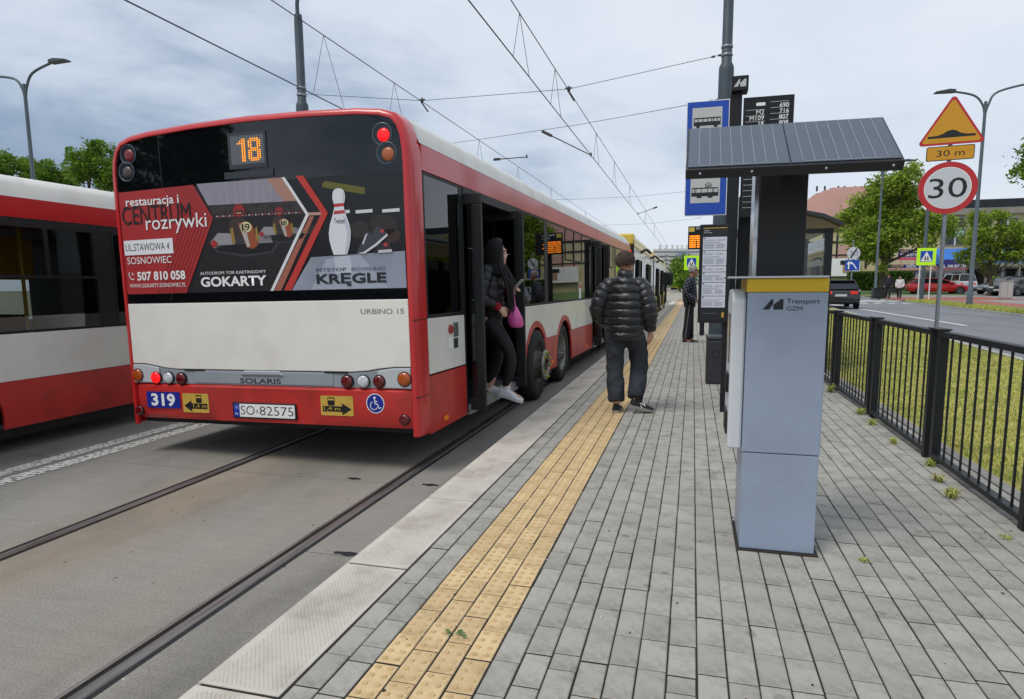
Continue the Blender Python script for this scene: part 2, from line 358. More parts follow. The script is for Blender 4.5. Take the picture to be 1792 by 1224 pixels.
def pmat(name, col, dark):
    m = mat(name, col, .82, var=.14, scale=9, bump=.3, bscale=140, isl=.1, dark=dark)
    t = m.node_tree; L = t.links; b = t.nodes['Principled BSDF']; src = b.inputs['Base Color'].links[0].from_socket
    ge = N(t, 'ShaderNodeNewGeometry')
    nA = N(t, 'ShaderNodeTexNoise', Scale=7.0, Detail=5.0, Roughness=.65); L.new(ge.outputs['Position'], nA.inputs['Vector'])
    rA = N(t, 'ShaderNodeMapRange'); rA.inputs[1].default_value = .33; rA.inputs[2].default_value = .5; rA.inputs[3].default_value = .86; rA.inputs[4].default_value = 1.03; L.new(nA.outputs[0], rA.inputs[0])
    vo = N(t, 'ShaderNodeTexVoronoi', Scale=4.3); L.new(ge.outputs['Position'], vo.inputs['Vector'])
    n3 = N(t, 'ShaderNodeTexNoise', Scale=30.0, Detail=3.0); L.new(ge.outputs['Position'], n3.inputs['Vector'])
    ad = N(t, 'ShaderNodeMath', operation='MULTIPLY_ADD'); ad.inputs[1].default_value = .14; L.new(n3.outputs[0], ad.inputs[0]); L.new(vo.outputs['Distance'], ad.inputs[2])
    sp_ = N(t, 'ShaderNodeMapRange'); sp_.inputs[1].default_value = .13; sp_.inputs[2].default_value = .19; sp_.inputs[3].default_value = .7; sp_.inputs[4].default_value = 1; L.new(ad.outputs[0], sp_.inputs[0])
    n4 = N(t, 'ShaderNodeTexNoise', Scale=330.0, Detail=1.0); L.new(ge.outputs['Position'], n4.inputs['Vector'])
    a4 = N(t, 'ShaderNodeMapRange'); a4.inputs[1].default_value = .3; a4.inputs[2].default_value = .7; a4.inputs[3].default_value = .84; a4.inputs[4].default_value = 1.14; L.new(n4.outputs[0], a4.inputs[0])
    for s in (rA, sp_, a4):
        h = N(t, 'ShaderNodeMix', data_type='RGBA', blend_type='MULTIPLY'); h.inputs[0].default_value = 1; L.new(src, h.inputs[6]); L.new(s.outputs[0], h.inputs[7]); src = h.outputs[2]
    L.new(src, b.inputs['Base Color']); return m
m_grey = pmat('grey_paver', '9d9a92', '827e74'); m_yel = pmat('yellow_paver', 'ccb287', 'b0956a')
PW, PL_ = .1023, .2045
def paver_geo(b, x, y, L_, dz, domes, w=PW):
    g_ = .0027; h_ = .003; c = .0036; x0, x1, y0, y1 = x+g_, x+w-g_, y+h_, y+L_-h_
    b.add([(x0, y0, -.013), (x1, y0, -.013), (x1, y1, -.013), (x0, y1, -.013), (x0, y0, dz-c), (x1, y0, dz-c), (x1, y1, dz-c), (x0, y1, dz-c),
           (x0+c, y0+c, dz), (x1-c, y0+c, dz), (x1-c, y1-c, dz), (x0+c, y1-c, dz)],
          [(4, 5, 9, 8), (5, 6, 10, 9), (6, 7, 11, 10), (7, 4, 8, 11), (8, 9, 10, 11)])
    b.cur = 2; b.add([(x0, y0, -.013), (x1, y0, -.013), (x1, y1, -.013), (x0, y1, -.013), (x0, y0, dz-c), (x1, y0, dz-c), (x1, y1, dz-c), (x0, y1, dz-c)], [(0, 1, 5, 4), (1, 2, 6, 5), (2, 3, 7, 6), (3, 0, 4, 7)]); b.cur = 0
    if domes:
        n = domes; b.cur = 1
        for i in range(2):
            for j in range(round(L_/.05)):
                cx, cy = x+w*(.27+.46*i), y+.026+.0508*j; vs = []
                for rr, hh in ((.0125, .0002), (.0095, .004)):
                    vs += [(cx+rr*cos(2*pi*k/n), cy+rr*sin(2*pi*k/n), dz+hh) for k in range(n)]
                b.add(vs, [(k, (k+1) % n, n+(k+1) % n, n+k) for k in range(n)]+[tuple(range(n, 2*n))])
        b.cur = 0
m_dome = mat('worn_dome', 'bfa374', .85, var=.2, scale=12)
meshes = {}
def pm(kind, half):
    if (kind, half) not in meshes:
        b = MB(); paver_geo(b, 0, 0, PL_/(2 if half else 1), 0, 8 if kind == 'y' else 0); meshes[kind, half] = b.mesh('paver', [m_yel, m_dome, m_bed] if kind == 'y' else [m_grey, m_dome, m_bed])
    return meshes[kind, half]
xs = [(-1.285+PW*i, 'g') for i in range(2)] + [(-1.079+PW*i, 'y') for i in range(4)] + [(-.666+PW*i, 'g') for i in range(26)]
cand = {'g': [], 'y': []}
def hole(x, y, L_):      # the ticket machine's foundation frame
    return x > .275 and x+PW < .61 and y > 3.44 and y+L_ < 3.82
for i, (x, kind) in enumerate(xs):
    y = 1.0-(PL_/2 if i % 2 else 0)+rnd.uniform(-.02, .02)
    y -= PL_*44
    while y < 60:
        half = kind == 'g' and rnd.random() < .055
        L_ = PL_/2 if half else PL_
        if not hole(x, y, L_): cand[kind].append((x, y, L_, half))
        y += L_
def shows(c):
    x, y = c[0]+.05, c[1]+.1; q = V((x, y, 0))-V((0, 0, EYE)); z = q.dot(fw)
    if z < .3: return 0
    px, py = 1150*q.dot(r2)/z, 650-612+1150*q.dot(d2)/z
    if abs(px) > 960 or py > 680: return 0
    return 1/z
b_far = {'g': MB(), 'y': MB()}
for kind in 'gy':
    cand[kind].sort(key=shows, reverse=True)
    for k, (x, y, L_, half) in enumerate(cand[kind]):
        dz = rnd.uniform(-.0022, .0012)
        if k < 300: link('tactile_paver' if kind == 'y' else 'paver', pm(kind, half), platform, (x+rnd.uniform(-.0009, .0009), y+rnd.uniform(-.0015, .0015), dz), (rnd.uniform(-.004, .004), rnd.uniform(-.008, .008), 0))
        else: paver_geo(b_far[kind], x, y, L_, dz, (6 if 1 < y < 11 else 0) if kind == 'y' else 0)
stuff(b_far['g'].obj('paver', [m_grey, m_dome, m_bed], platform)); stuff(b_far['y'].obj('tactile_paver', [m_yel, m_dome, m_bed], platform))
m_edge = mat('edging_concrete', '8d8b84', .9, var=.3, scale=8, bump=.3)
for k in range(-8, 46):
    b = MB(); b.box(1.995, 2.075, .003, .997, -.2, .012); b.obj('edging_kerb', m_edge, platform, loc=(0, 1.0*k+.3, rnd.uniform(-.006, .006)))
# ------------------------------------------------------------------ city buses
RED = mat('bus_red_paint', (.52, .016, .018), .28, var=.14, scale=1.3, coat=.5)
REDM = mat('bus_red_bumper', (.48, .024, .02), .42, var=.3, scale=2.2, coat=.2, dark=(.3, .022, .016))
CREAM = mat('bus_cream_paint', (.76, .745, .69), .32, var=.07, scale=1.6, coat=.4, dark=(.68, .655, .59))
ROOFW = mat('bus_roof_white', (.66, .65, .60), .5, var=.16, scale=2.5)
GREYB = mat('bus_grey_trim', '8d949b', .45, var=.12, scale=3)
REARG = mat('bus_rear_glass', '0b0d11', .03, spec=.7)
SEAL = mat('bus_rubber_seal', '0d0e0f', .55)
BGLASS = glass('bus_window_glass', (.42, .46, .47), ior=1.6)
BGLASS2 = glass('bus_tinted_glass', (.8, .82, .82), ior=1.5)
INT = mat('bus_interior_grey', '3b3d40', .7, var=.1); INTD = mat('bus_interior_dark', '17181a', .7)
YELP = mat('yellow_handrail', 'c9a21a', .4); SEATM = mat('bus_seat_fabric', '7a2226', .9, var=.3, scale=40)
AMBER = mat('amber_lens', 'a4480d', .18, coat=.6, var=.25, scale=18); REDL = mat('red_lens', '5d060b', .15, coat=.6, var=.3, scale=22)
REDON = mat('lit_red_lens', 'e0131a', .2, emit=.8); CLEARL = mat('clear_lens', 'c4c9cd', .12, coat=.6, var=.35, scale=28)
DIRT = mat('tyre_rubber', '232324', .85, var=.4, scale=9, bump=.2, dark='33302b')
RIM = mat('dusty_rim', 'aaa69b', .55, .5, var=.3, scale=12, dark='5b564e'); HUB = mat('hub_iron', '6a655d', .7, .3, var=.5, scale=14, bump=.3)
NUT = mat('nut_marker', '9da03a', .5)
BW = 2.95
half = [(0, .33), (0, 1.2), (0, 2.0), (0, 2.5), (-.004, 2.62), (-.018, 2.73), (-.055, 2.83), (-.12, 2.9), (-.24, 2.94), (-.45, 2.965), (-.9, 2.988), (-1.475, 3.0)]
CONT = half + [(-BW-x, z) for x, z in half[-2::-1]]
def inset(poly, d):
    o = []; n = len(poly)
    for i, (x, z) in enumerate(poly):
        a, b = poly[max(i-1, 0)], poly[min(i+1, n-1)]; tx, tz = b[0]-a[0], b[1]-a[1]; l = sqrt(tx*tx+tz*tz) or 1
        o.append((x-tz/l*d, z+tx/l*d))
    return o
def wheel(bus, y, x, style, r=.48, z=.48):
    """lathe wheels whose outer face looks to +x"""
    M = Matrix.Translation((x, y, z)) @ Matrix.Rotation(pi/2, 4, 'Y')
    t = MB(); t.lathe([(.29, -.26), (.42, -.27), (.465, -.24), (r, -.2), (r, -.07), (.465, -.025), (.42, -.003), (.36, .0), (.30, -.012), (.285, -.03)], 36, M, cap=False)
    w_ = t.obj('wheel', DIRT, bus, smooth=50)
    g_ = MB()
    if style == 'dish':
        g_.lathe([(.30, -.02), (.29, -.02), (.275, -.05), (.265, -.16), (.14, -.19), (.13, -.14), (.09, -.13), (.0, -.13)], 32, M, cap=False)
    else:
        g_.lathe([(.30, -.02), (.285, -.03), (.27, -.07), (.24, -.1), (.2, -.06), (.185, .0), (.15, .0), (.12, .0), (.0, .0)], 32, M, cap=False)
    g_.obj('rim', RIM if style == 'dish' else HUB, w_, smooth=45)
    if style == 'hub':
        h = MB(); h.lathe([(.175, -.06), (.172, .05), (.16, .06), (.12, .06)], 28, M, cap=False); h.obj('hub_drum', HUB, w_, smooth=40)
        h = MB(); h.lathe([(.2, .07), (.205, .075), (.205, .095), (.2, .1), (.135, .1), (.13, .095), (.13, .07), (.2, .07)], 32, M, cap=False); h.obj('hub_ring', RIM, w_, smooth=35)
        h = MB(); h.lathe([(.13, .062), (0, .062)], 24, M, cap=False); h.obj('hub_centre', SEAL, w_)
        for k in range(10):
            a = 2*pi*k/10+.2; n_ = MB(); n_.ball(tuple(M @ V((.168*cos(a), .168*sin(a), .112))), (.022, .02, .02), 8, 6); n_.obj('wheel_nut', NUT if k % 3 != 1 else HUB, w_, smooth=180)
    else:
        for k in range(10):
            a = 2*pi*k/10; p = M @ V((.16*cos(a), .16*sin(a), -.185)); q = M @ V((.16*cos(a), .16*sin(a), -.15)); n_ = MB(); n_.cyl(p, q, .016, 6); n_.obj('wheel_nut', HUB, w_)
    return w_
def pan(name, poly, m, bus, x=0., th=.03, bevel=.004, label=None):
    b = MB(); b.prism(poly, 'x', x-th, x); o = b.obj(name, m, bus, bevel=bevel, fix=True)
    if label: o['label'] = label
    return o
AR, AO, AZ = .575, .655, .42
def arc(yc, r, z0, up=True):        # points of the arch circle above z0, from rear to front
    d = sqrt(max(r*r-(z0-AZ)**2, 0)); a0 = atan2(z0-AZ, -d); a1 = atan2(z0-AZ, d)
    if a0 < a1: a0 += 2*pi
    return [(yc+r*cos(a0+(a1-a0)*i/18), AZ+r*sin(a0+(a1-a0)*i/18)) for i in range(19)]
def body_side(bus, y0, y1, arches, zb=.31):
    """cream waist panel above a red skirt, both cut out round the wheel arches"""
    top, mid = 1.285, .8; bott = []
    for a in sorted(arches):
        bott += arc(a, AO, mid)
    pts = [(y0, top), (y1, top), (y1, mid)] + bott[::-1] + [(y0, mid)]
    if arches and arches[0]-y0 < .62:      # rear end of the panel starts inside the arch ring
        pts = [p for p in pts if p[0] >= y0-1e-6]
    pan('waist_panel', pts, CREAM, bus)
    segs = []; cur = y0
    for a in sorted(arches):
        segs.append((cur, a, 'l')); cur = a
    segs.append((cur, y1, 'e'))
    edges = [y0] + [v for a in arches for v in (a-AR, a+AR)] + [y1]
    # skirt pieces and the raised red arch trims
    for i in range(0, len(edges), 2):
        a, b = edges[i], edges[i+1]
        if b-a < .05: continue
        pa = [(a, zb)] ; pl_ = []
        lo = [(a, zb), (b, zb)]
        rt_ = (b, mid-.004); lt_ = (a, mid-.004)
        poly = [(a, zb), (b, zb)]
        if i+1 < len(edges)-1: # front end meets an arch: follow inner arc up to mid
            yc = b+AR; q = [p for p in arc(yc, AR, zb) if p[0] < yc]; q = [p for p in q if p[1] <= mid]; poly = [(a, zb)] + q + [(yc-sqrt(AR**2-(mid-AZ)**2), mid-.004)]
        else: poly += [rt_]
        if i > 0:
            yc = a-AR; q = [p for p in arc(yc, AR, zb) if p[0] > yc]; q = [p for p in q if p[1] <= mid]; poly = poly + [(yc+sqrt(AR**2-(mid-AZ)**2), mid-.004)] + q
            poly = poly[1:]
        else: poly += [lt_]
        pan('skirt_panel', poly, REDM, bus)
    for a in arches:
        o_, i_ = arc(a, AO-.004, mid), arc(a, AR, mid)
        b = MB(); n = len(o_)
        vs = [(-.03, *p) for p in i_]+[(.006, *p) for p in i_]+[(.012, *p) for p in o_]+[(-.03, *p) for p in o_]
        fs = [(k*n+j, k*n+j+1, (k+1)*n+j+1, (k+1)*n+j) for k in range(3) for j in range(n-1)]
        b.add(vs, fs); b.obj('arch_trim', REDM, bus, smooth=40, fix=True)
        w_ = MB(); prof = arc(a, AR+.01, .36)
        w_.add([(-.02, *p) for p in prof]+[(-.55, *p) for p in prof], [(j, j+1, len(prof)+j+1, len(prof)+j) for j in range(len(prof)-1)]+[tuple(len(prof)+j for j in range(len(prof)))]); w_.obj('wheel_housing', SEAL, bus)
def window(bus, y0, y1, z0, z1, hopper=None, gm=BGLASS):
    b = MB(); b.box(-.012, -.004, y0, y1, z0, z1); w_ = b.obj('window', gm, bus)
    f = MB(); t = .022
    for a, b_, c, d in ((y0, y1, z0, z0+t), (y0, y1, z1-t, z1), (y0, y0+t, z0+t, z1-t), (y1-t, y1, z0+t, z1-t)): f.box(-.03, 0, a, b_, c, d)
    if hopper:
        h0, h1, hz = hopper
        for a, b_, c, d in ((h0, h1, hz, hz+.03), (h0, h0+.03, hz+.03, z1-t), (h1-.03, h1, hz+.03, z1-t), ((h0+h1)/2-.02, (h0+h1)/2+.02, hz+.03, z1-t)): f.box(-.035, .004, a, b_, c, d)
    f.obj('window_frame', SEAL, w_); return w_
def leaf(bus, y, x0, x1, z0=.34, z1=2.42, flip=1):
    """one folded-back door leaf standing across the opening"""
    b = MB(); t = .05
    for a, b_, c, d in ((x0, x1, z0, z0+.12), (x0, x1, z1-.1, z1), (x0, x0+.07, z0+.12, z1-.1), (x1-.09, x1, z0+.12, z1-.1)): b.box(a, b_, y, y+t, c, d)
    o = b.obj('door_leaf', mat('door_leaf_black', '1f2022', .55, var=.35, scale=5, stretch=(1, 1, .3)), bus, bevel=.008)
    g_ = MB(); g_.box(x0+.07, x1-.09, y+.02, y+.03, z0+.12, z1-.1); g_.obj('door_pane', BGLASS, o)
    h = MB(); h.tube([(x0+.16, y-.03*flip+.02, .9), (x0+.16, y-.05*flip+.02, .95), (x0+.16, y-.05*flip+.02, 1.5), (x0+.16, y-.03*flip+.02, 1.55)], .014, 8); h.obj('grab_handle', YELP, o, smooth=60)
    return o
def interior(bus, L_, floor=.35):
    b = MB(); b.box(-BW+.06, -.06, .3, L_-.3, floor-.03, floor); b.obj('floor', mat('bus_floor', '4a4b4d', .8, var=.3, scale=30), bus)
    b = MB(); b.box(-BW+.06, -.06, .3, L_-.3, 2.46, 2.48); b.obj('ceiling', INT, bus)
def left_side(bus, L_, gm=None):
    pan('waist_panel', [(.2, .31), (L_-.05, .31), (L_-.05, 1.285), (.2, 1.285)], CREAM, bus, x=-BW+.03)
    pan('roof_band', [(.2, 2.44), (L_-.05, 2.44), (L_-.05, 2.69), (.2, 2.69)], RED, bus, x=-BW+.03)
    y = .3
    while y < L_-1.4:
        b = MB(); b.box(-BW+.01, -BW+.02, y+.05, y+1.4, 1.3, 2.43); b.obj('window', gm or BGLASS, bus)
        p_ = MB(); p_.box(-BW, -BW+.04, y-.06, y+.05, 1.285, 2.44); p_.obj('window_pillar', SEAL, bus); y += 1.46
def roof(bus, y0, y1):
    i0 = [k for k, p in enumerate(CONT) if p[1] >= 2.6]; P = [(0, 2.69)]+[p for p in CONT if p[1] > 2.7]+[(-BW, 2.69)]
    b = MB(); ys = [y0, y1-.5, y1-.15, y1]
    rings = []
    for y, d in zip(ys, (0, 0, .04, .16)): rings.append([(x, y, z-d*.6) for x, z in P])
    b.loft(rings, close=False); b.obj('roof', ROOFW, bus, smooth=50)
def seats(bus, ys, x0=-.55, zf=.35, m=SEATM):
    for y in ys:
        s = MB(); s.box(x0-.42, x0, y, y+.42, zf+.38, zf+.48); s.box(x0-.42, x0, y-.06, y+.03, zf+.4, zf+1.05); s.box(x0-.3, x0-.1, y+.1, y+.3, zf, zf+.4); s.obj('seat', m, bus, bevel=.03)

# ---- the near bus, its frame taken from the kerb line
th_, br_ = .0232, -.01534
ex = V((cos(th_), -sin(th_), -br_)).normalized(); ey = V((sin(th_), cos(th_), 0)); ez = ex.cross(ey)
A0 = V((-2.1119, 4.8598, .2)); O0 = A0-ez*.4
BM = Matrix(((ex.x, ey.x, ez.x, O0.x), (ex.y, ey.y, ez.y, O0.y), (ex.z, ey.z, ez.z, O0.z), (0, 0, 0, 1)))
bus = thing('city_bus', 'red and cream three-axle city bus stopped at the platform, route 18, doors open', 'bus', M=BM)
# rear frame
rings = []
for d, y in ((0, .225), (0, .06), (.010, .02), (.030, 0), (.058, 0), (.064, .03)):
    rings.append([(x, y, z) for x, z in inset(CONT, d)])
f = MB(); f.loft(rings, close=False); f.obj('rear_frame', RED, bus, smooth=50)
GI = inset(CONT, .06)
gp = [p for p in GI if p[1] > 1.6]
b = MB(); P = [(-.06, 1.46)]+gp+[(-BW+.06, 1.46)]; b.prism(P, 'y', .012, .05); rg = b.obj('rear_window', REARG, bus, fix=True)
b = MB(); b.box(-2.395, -2.388, .0105, .02, 1.47, 2.93); b.obj('pane_joint', SEAL, rg)
# cream engine hatch with its curved lower edge
hp = [(-.062, 1.452), (-.062, .905), (-.2, .903), (-.33, .89), (-.46, .868), (-.6, .858), (-2.4, .858), (-2.53, .868), (-2.62, .885), (-2.74, .903), (-2.888, .905), (-2.888, 1.452)]
b = MB(); b.prism(hp, 'y', .004, .05); hatch = b.obj('engine_hatch', CREAM, bus, bevel=.006, fix=True)
text('URBINO 15', (-.49, -.10, 1.335, 1.378), .0028, mat('grey_print', '8b8b88', .5), hatch, bold=.02)
# grey lamp strip
bp = [(-.062, .9), (-.2, .898), (-.33, .884), (-.46, .861), (-.6, .851), (-2.4, .851), (-2.53, .861), (-2.62, .879), (-2.74, .897), (-2.888, .9), (-2.888, .722), (-.062, .722)]
b = MB(); b.prism(bp, 'y', .01, .06); strip = b.obj('lamp_strip', GREYB, bus, bevel=.006, fix=True)
b = MB(); b.box(-2.2, -.78, .004, .012, .735, .84); b.obj('name_bar', GREYB, strip, bevel=.01)
b = MB(); b.prism([(-1.66, .856), (-1.30, .856), (-1.26, .815), (-1.70, .815)], 'y', -.012, .01); b.obj('handle_recess', mat('trim_light', 'a0a6ab', .45), strip, bevel=.01, fix=True)
text('SOLARIS', (-1.715, -1.295, .742, .786), .0025, PRINTK, strip, bold=.012)
for xa, xb in ((-.36, -.064), (-2.886, -2.59)):
    b = MB(); q = [(xa, .728), (xb, .728), (xb, .895), ((xa+xb)/2, .893), (xa, .868)] if xa > -1 else [(xa, .728), (xb, .728), (xb, .868), ((xa+xb)/2, .893), (xa, .895)]
    b.prism(q, 'y', -.004, .01); b.obj('lamp_pod', mat('lamp_pod_grey', 'b3b8bb', .4), strip, bevel=.012, fix=True)
def lamp(x, z, r, m, name, y=0., d=.028):
    M = Matrix.Translation((x, y, z)) @ Matrix.Rotation(pi/2, 4, 'X')
    b = MB(); b.lathe([(r, -.01), (r, d*.4), (r*.93, d*.8), (r*.6, d), (0, d*1.02)], 24, M, cap=False); o = b.obj(name, m, bus, smooth=60)
    c = MB(); c.lathe([(r*1.0, -.01), (r*1.1, -.01), (r*1.1, d*.45), (r*1.0, d*.45)], 24, M, cap=False); c.obj('bezel', SEAL, o, smooth=40); return o
for x, z, m, n in ((-2.835, .795, AMBER, 'turn_signal'), (-2.629, .775, REDON, 'brake_lamp'), (-2.487, .775, CLEARL, 'reversing_lamp'), (-2.346, .772, REDL, 'tail_lamp'),
                   (-.644, .778, REDL, 'tail_lamp'), (-.493, .78, CLEARL, 'reversing_lamp'), (-.345, .783, REDL, 'tail_lamp'), (-.118, .806, AMBER, 'turn_signal')):
    lamp(x, z, .057 if 'turn' in n else .052, m, n, .004)
RING = mat('lamp_ring', '4a545d', .25); LIN = mat('dim_red_lens', '6b2326', .3, emit=.15)
for x, z, m in ((-2.735, 2.775, LIN), (-2.768, 2.628, mat('dim_grey_lens', '4c4240', .3)), (-.228, 2.738, REDON), (-.196, 2.592, mat('dim_amber_lens', '8f5030', .3, emit=.25))):
    M = Matrix.Translation((x, .012, z)) @ Matrix.Rotation(pi/2, 4, 'X')
    b = MB(); b.lathe([(.089, -.006), (.088, .004), (.082, .006), (.078, .002)], 28, M, cap=False); o = b.obj('high_lamp', RING, bus, smooth=40)
    c = MB(); c.lathe([(.079, .0012), (0, .0012)], 28, M, cap=False); c.obj('lamp_bowl', mat('lamp_bowl', '242b33', .15), o)
    c = MB(); c.lathe([(.053, .0), (.05, .008), (.03, .014), (0, .016)], 24, Matrix.Translation((x+.012, .012, z-.008)) @ Matrix.Rotation(pi/2, 4, 'X'), cap=False); c.obj('lens', m, o, smooth=60)
# bumper with number-plate recess
b = MB(); pr = [(.02, .722), (-.012, .70), (-.018, .6), (-.012, .45), (.012, .395), (.06, .385)]
xs_ = [-2.89, -2.84, -2.0, -1.98, -1.0, -.98, -.1, -.062]
rings = []
for x in xs_:
    k = .05 if x in (-2.89,) else .01 if x in (-2.84,) else .02 if x == -.062 else 0
    rings.append([(x, y+k+(.022 if -1.99 < x < -.99 and .43 < z < .62 else 0), z+(.03 if x == -2.89 and z < .42 else 0)) for y, z in pr])
b.loft(rings, close=False); bump = b.obj('bumper', REDM, bus, smooth=40, fix=True)
# number plate
pb = MB(); pb.box(-1.81, -1.155, -.004, .012, .428, .57); pf = pb.obj('number_plate', PLASTIC, bus, bevel=.005)
flat(rect(-1.795, -1.17, .442, .558), -.0055, PRINTW, pf, 'plate_face'); flat(rect(-1.795, -1.735, .442, .558), -.0065, mat('plate_blue', '12339c', .4), pf, 'plate_band')
text('SO', (-1.722, -1.578, .462, .541), -.0068, PRINTK, pf, bold=-.01); text('82575', (-1.525, -1.183, .462, .541), -.0068, PRINTK, pf, bold=-.01); text('PL', (-1.783, -1.748, .458, .477), -.0068, PRINTW, pf)
flat(rect(-1.563, -1.542, .478, .512), -.0068, mat('plate_seal', 'a9adb0', .5), pf, 'seal')
text('*', (-1.787, -1.743, .505, .548), -.0068, mat('plate_star', '8d9bc8', .5), pf)
# stickers
BLUE = mat('sticker_blue', '15288c', .4); YST = mat('sticker_yellow', 'c2a043', .5, var=.15, scale=20)
st = flat(rrect(-2.742, -2.366, .497, .648, .012), -.0195, BLUE, bus, 'fleet_number'); text('319', (-2.69, -2.42, .513, .632), -.0205, PRINTW, st, bold=.035)
def clearance(x0, x1, z0, z1, dirn):
    o = flat(rrect(x0, x1, z0, z1, .012), -.0195, YST, bus, 'clearance_sticker'); w_ = x1-x0; h = z1-z0; X = lambda u: x0+w_*u; Z = lambda v: z0+h*v
    if dirn > 0: ar = [(X(.06), Z(.2)), (X(.66), Z(.2)), (X(.66), Z(.04)), (X(.95), Z(.34)), (X(.66), Z(.64)), (X(.66), Z(.48)), (X(.06), Z(.48))]; tb = (X(.1), X(.6), Z(.24), Z(.45)); bx = .2
    else: ar = [(X(.94), Z(.2)), (X(.34), Z(.2)), (X(.34), Z(.04)), (X(.05), Z(.34)), (X(.34), Z(.64)), (X(.34), Z(.48)), (X(.94), Z(.48))]; tb = (X(.4), X(.9), Z(.24), Z(.45)); bx = .5
    flat(ar, -.0205, PRINTK, o, 'arrow'); text('1,4 m', tb, -.0213, YST, o, bold=.02)
    flat([(X(bx+.02), Z(.55)), (X(bx+.06), Z(.51)), (X(bx+.2), Z(.51)), (X(bx+.24), Z(.55)), (X(bx+.24), Z(.92)), (X(bx+.02), Z(.92))], -.0205, PRINTK, o, 'bus_symbol'); flat(rect(X(bx+.04), X(bx+.22), Z(.77), Z(.86)), -.0213, YST, o, 'symbol_window')
clearance(-2.335, -2.05, .465, .64, -1); clearance(-.9, -.59, .487, .656, 1)
wc = flat(disc(-.384, .602, .083, 32), -.0195, PRINTW, bus, 'wheelchair_sticker'); flat(disc(-.384, .602, .076, 32), -.0203, BLUE, wc, 'sticker_ground')
b = MB()
def stroke(b, pts, wd, y):
    for (a, c) in zip(pts, pts[1:]):
        dx, dz = c[0]-a[0], c[1]-a[1]; l = sqrt(dx*dx+dz*dz) or 1; nx, nz = -dz/l*wd/2, dx/l*wd/2; ex_, ez_ = dx/l*wd*.3, dz/l*wd*.3
        b.sheet([(a[0]+nx-ex_, a[1]+nz-ez_), (a[0]-nx-ex_, a[1]-nz-ez_), (c[0]-nx+ex_, c[1]-nz+ez_), (c[0]+nx+ex_, c[1]+nz+ez_)], y)
cx, cz = -.384, .602
stroke(b, [(cx-.004, cz+.038), (cx-.002, cz-.002), (cx+.02, cz-.006), (cx+.034, cz-.04), (cx+.05, cz-.034)], .008, -.021); stroke(b, [(cx-.004, cz+.02), (cx+.02, cz+.016)], .007, -.0212)
stroke(b, [(cx-.012+.033*cos(rad(a)), cz-.018+.033*sin(rad(a))) for a in range(120, 345, 15)], .007, -.0214); b.sheet(disc(cx-.005, cz+.048, .011, 14), -.021); b.obj('wheelchair_symbol', PRINTW, wc)
for x, z in ((-2.845, .463), (-.128, .472)): lamp(x, z, .043, REDL, 'reflector', -.012, .014)

# panel gaps and hinges of the rear
for z in (1.283, .655):
    b = MB(); b.box(-.028, .0015, .004, .224, z-.003, z+.003); b.obj('panel_gap', SEAL, bus)
for x in (-2.2, -.75):
    b = MB(); b.box(x-.11, x+.11, .001, .01, .845, .858); b.obj('hatch_catch', SEAL, bus)
# ---- route display behind the glass
dp = MB(); dp.box(-1.665, -1.29, .004, .0118, 2.565, 2.86); disp = dp.obj('route_display', mat('display_housing', '2f343a', .5), bus)
flat(rect(-1.64, -1.31, 2.6, 2.835), .0034, mat('display_matrix', '53585e', .6), disp, 'dot_panel')
b = MB(); b.box(-1.72, -1.235, .002, .0118, 2.49, 2.545); b.obj('display_shelf', mat('display_shelf', '30353b', .4), disp)
D1 = ["..##", ".###", "####", "..##", "..##", "..##", "..##", "..##", "..##", "..##", "..##", "..##"]
D8 = [".####.", "######", "##..##", "##..##", "##..##", ".####.", "######", "##..##", "##..##", "##..##", "######", ".####."]
lit, lit2, off_ = MB(), MB(), MB(); cols_ = 15; rows = 14; px0, pz0, dx, dz = -1.63, 2.612, .0215, .0158
on = set()
for r_ in range(12):
    for c_ in range(4):
        if D1[r_][c_] == '#': on.add((3+c_, 12-r_))
    for c_ in range(6):
        if D8[r_][c_] == '#': on.add((8+c_, 12-r_))
for c_ in range(cols_):
    for r_ in range(rows):
        ((lit if c_ < 8 else lit2) if (c_, r_) in on else off_).sheet(disc(px0+dx*c_, pz0+dz*r_, .0082 if (c_, r_) in on else .0035, 8, .0066 if (c_, r_) in on else .0035), .0026)
[stuff(q_.obj('lit_digit', mat('amber_led', 'ff9a1a', .5, emit=.75), disp)) for q_ in (lit, lit2)]; stuff(off_.obj('unlit_dots', mat('unlit_led', '8f9499', .6), disp))

# ---- advertisement film on the rear window (flat print built as coloured sheets)
def ad(px, py):
    le, ri = 65+30*(py-478)/578, 1705+9*(py-405)/648; u = (px-le)/(ri-le); to, bo = 478-73*u, 1056-3*u; v = (py-to)/(bo-to)
    return (-2.885+u*2.815, 2.452-v*.912)
def adp(pts, lay, col, name, rough=.45, **kw):
    m = mat('ad_'+(col if isinstance(col, str) else name), col, rough, **kw); return flat([ad(*p) for p in pts], .0105-.0007*lay, m, advert, name)
def adt(body, x0, y0, x1, y1, col, bold=.0, lay=8):
    a, b_ = ad(x0, (y0+y1)/2), ad(x1, (y0+y1)/2); h = abs(ad((x0+x1)/2, y0)[1]-ad((x0+x1)/2, y1)[1]); z = (a[1]+b_[1])/2
    return text(body, (a[0], b_[0], z-h/2, z+h/2), .0105-.0007*lay, mat('ad_'+col, col, .45), advert, bold=bold)
advert = flat([ad(66, 478), ad(95, 1056), ad(1714, 1053), ad(1705, 405)], .0105, mat('ad_black', '17191d', .3, var=.2, scale=5), bus, 'advert_film'); advert['label'] = 'printed advert film for go-karts and bowling across the rear window'
adp([(66, 479), (548, 446), (662, 635), (480, 1054), (95, 1055)], 1, 'a32b2d', 'red_field')
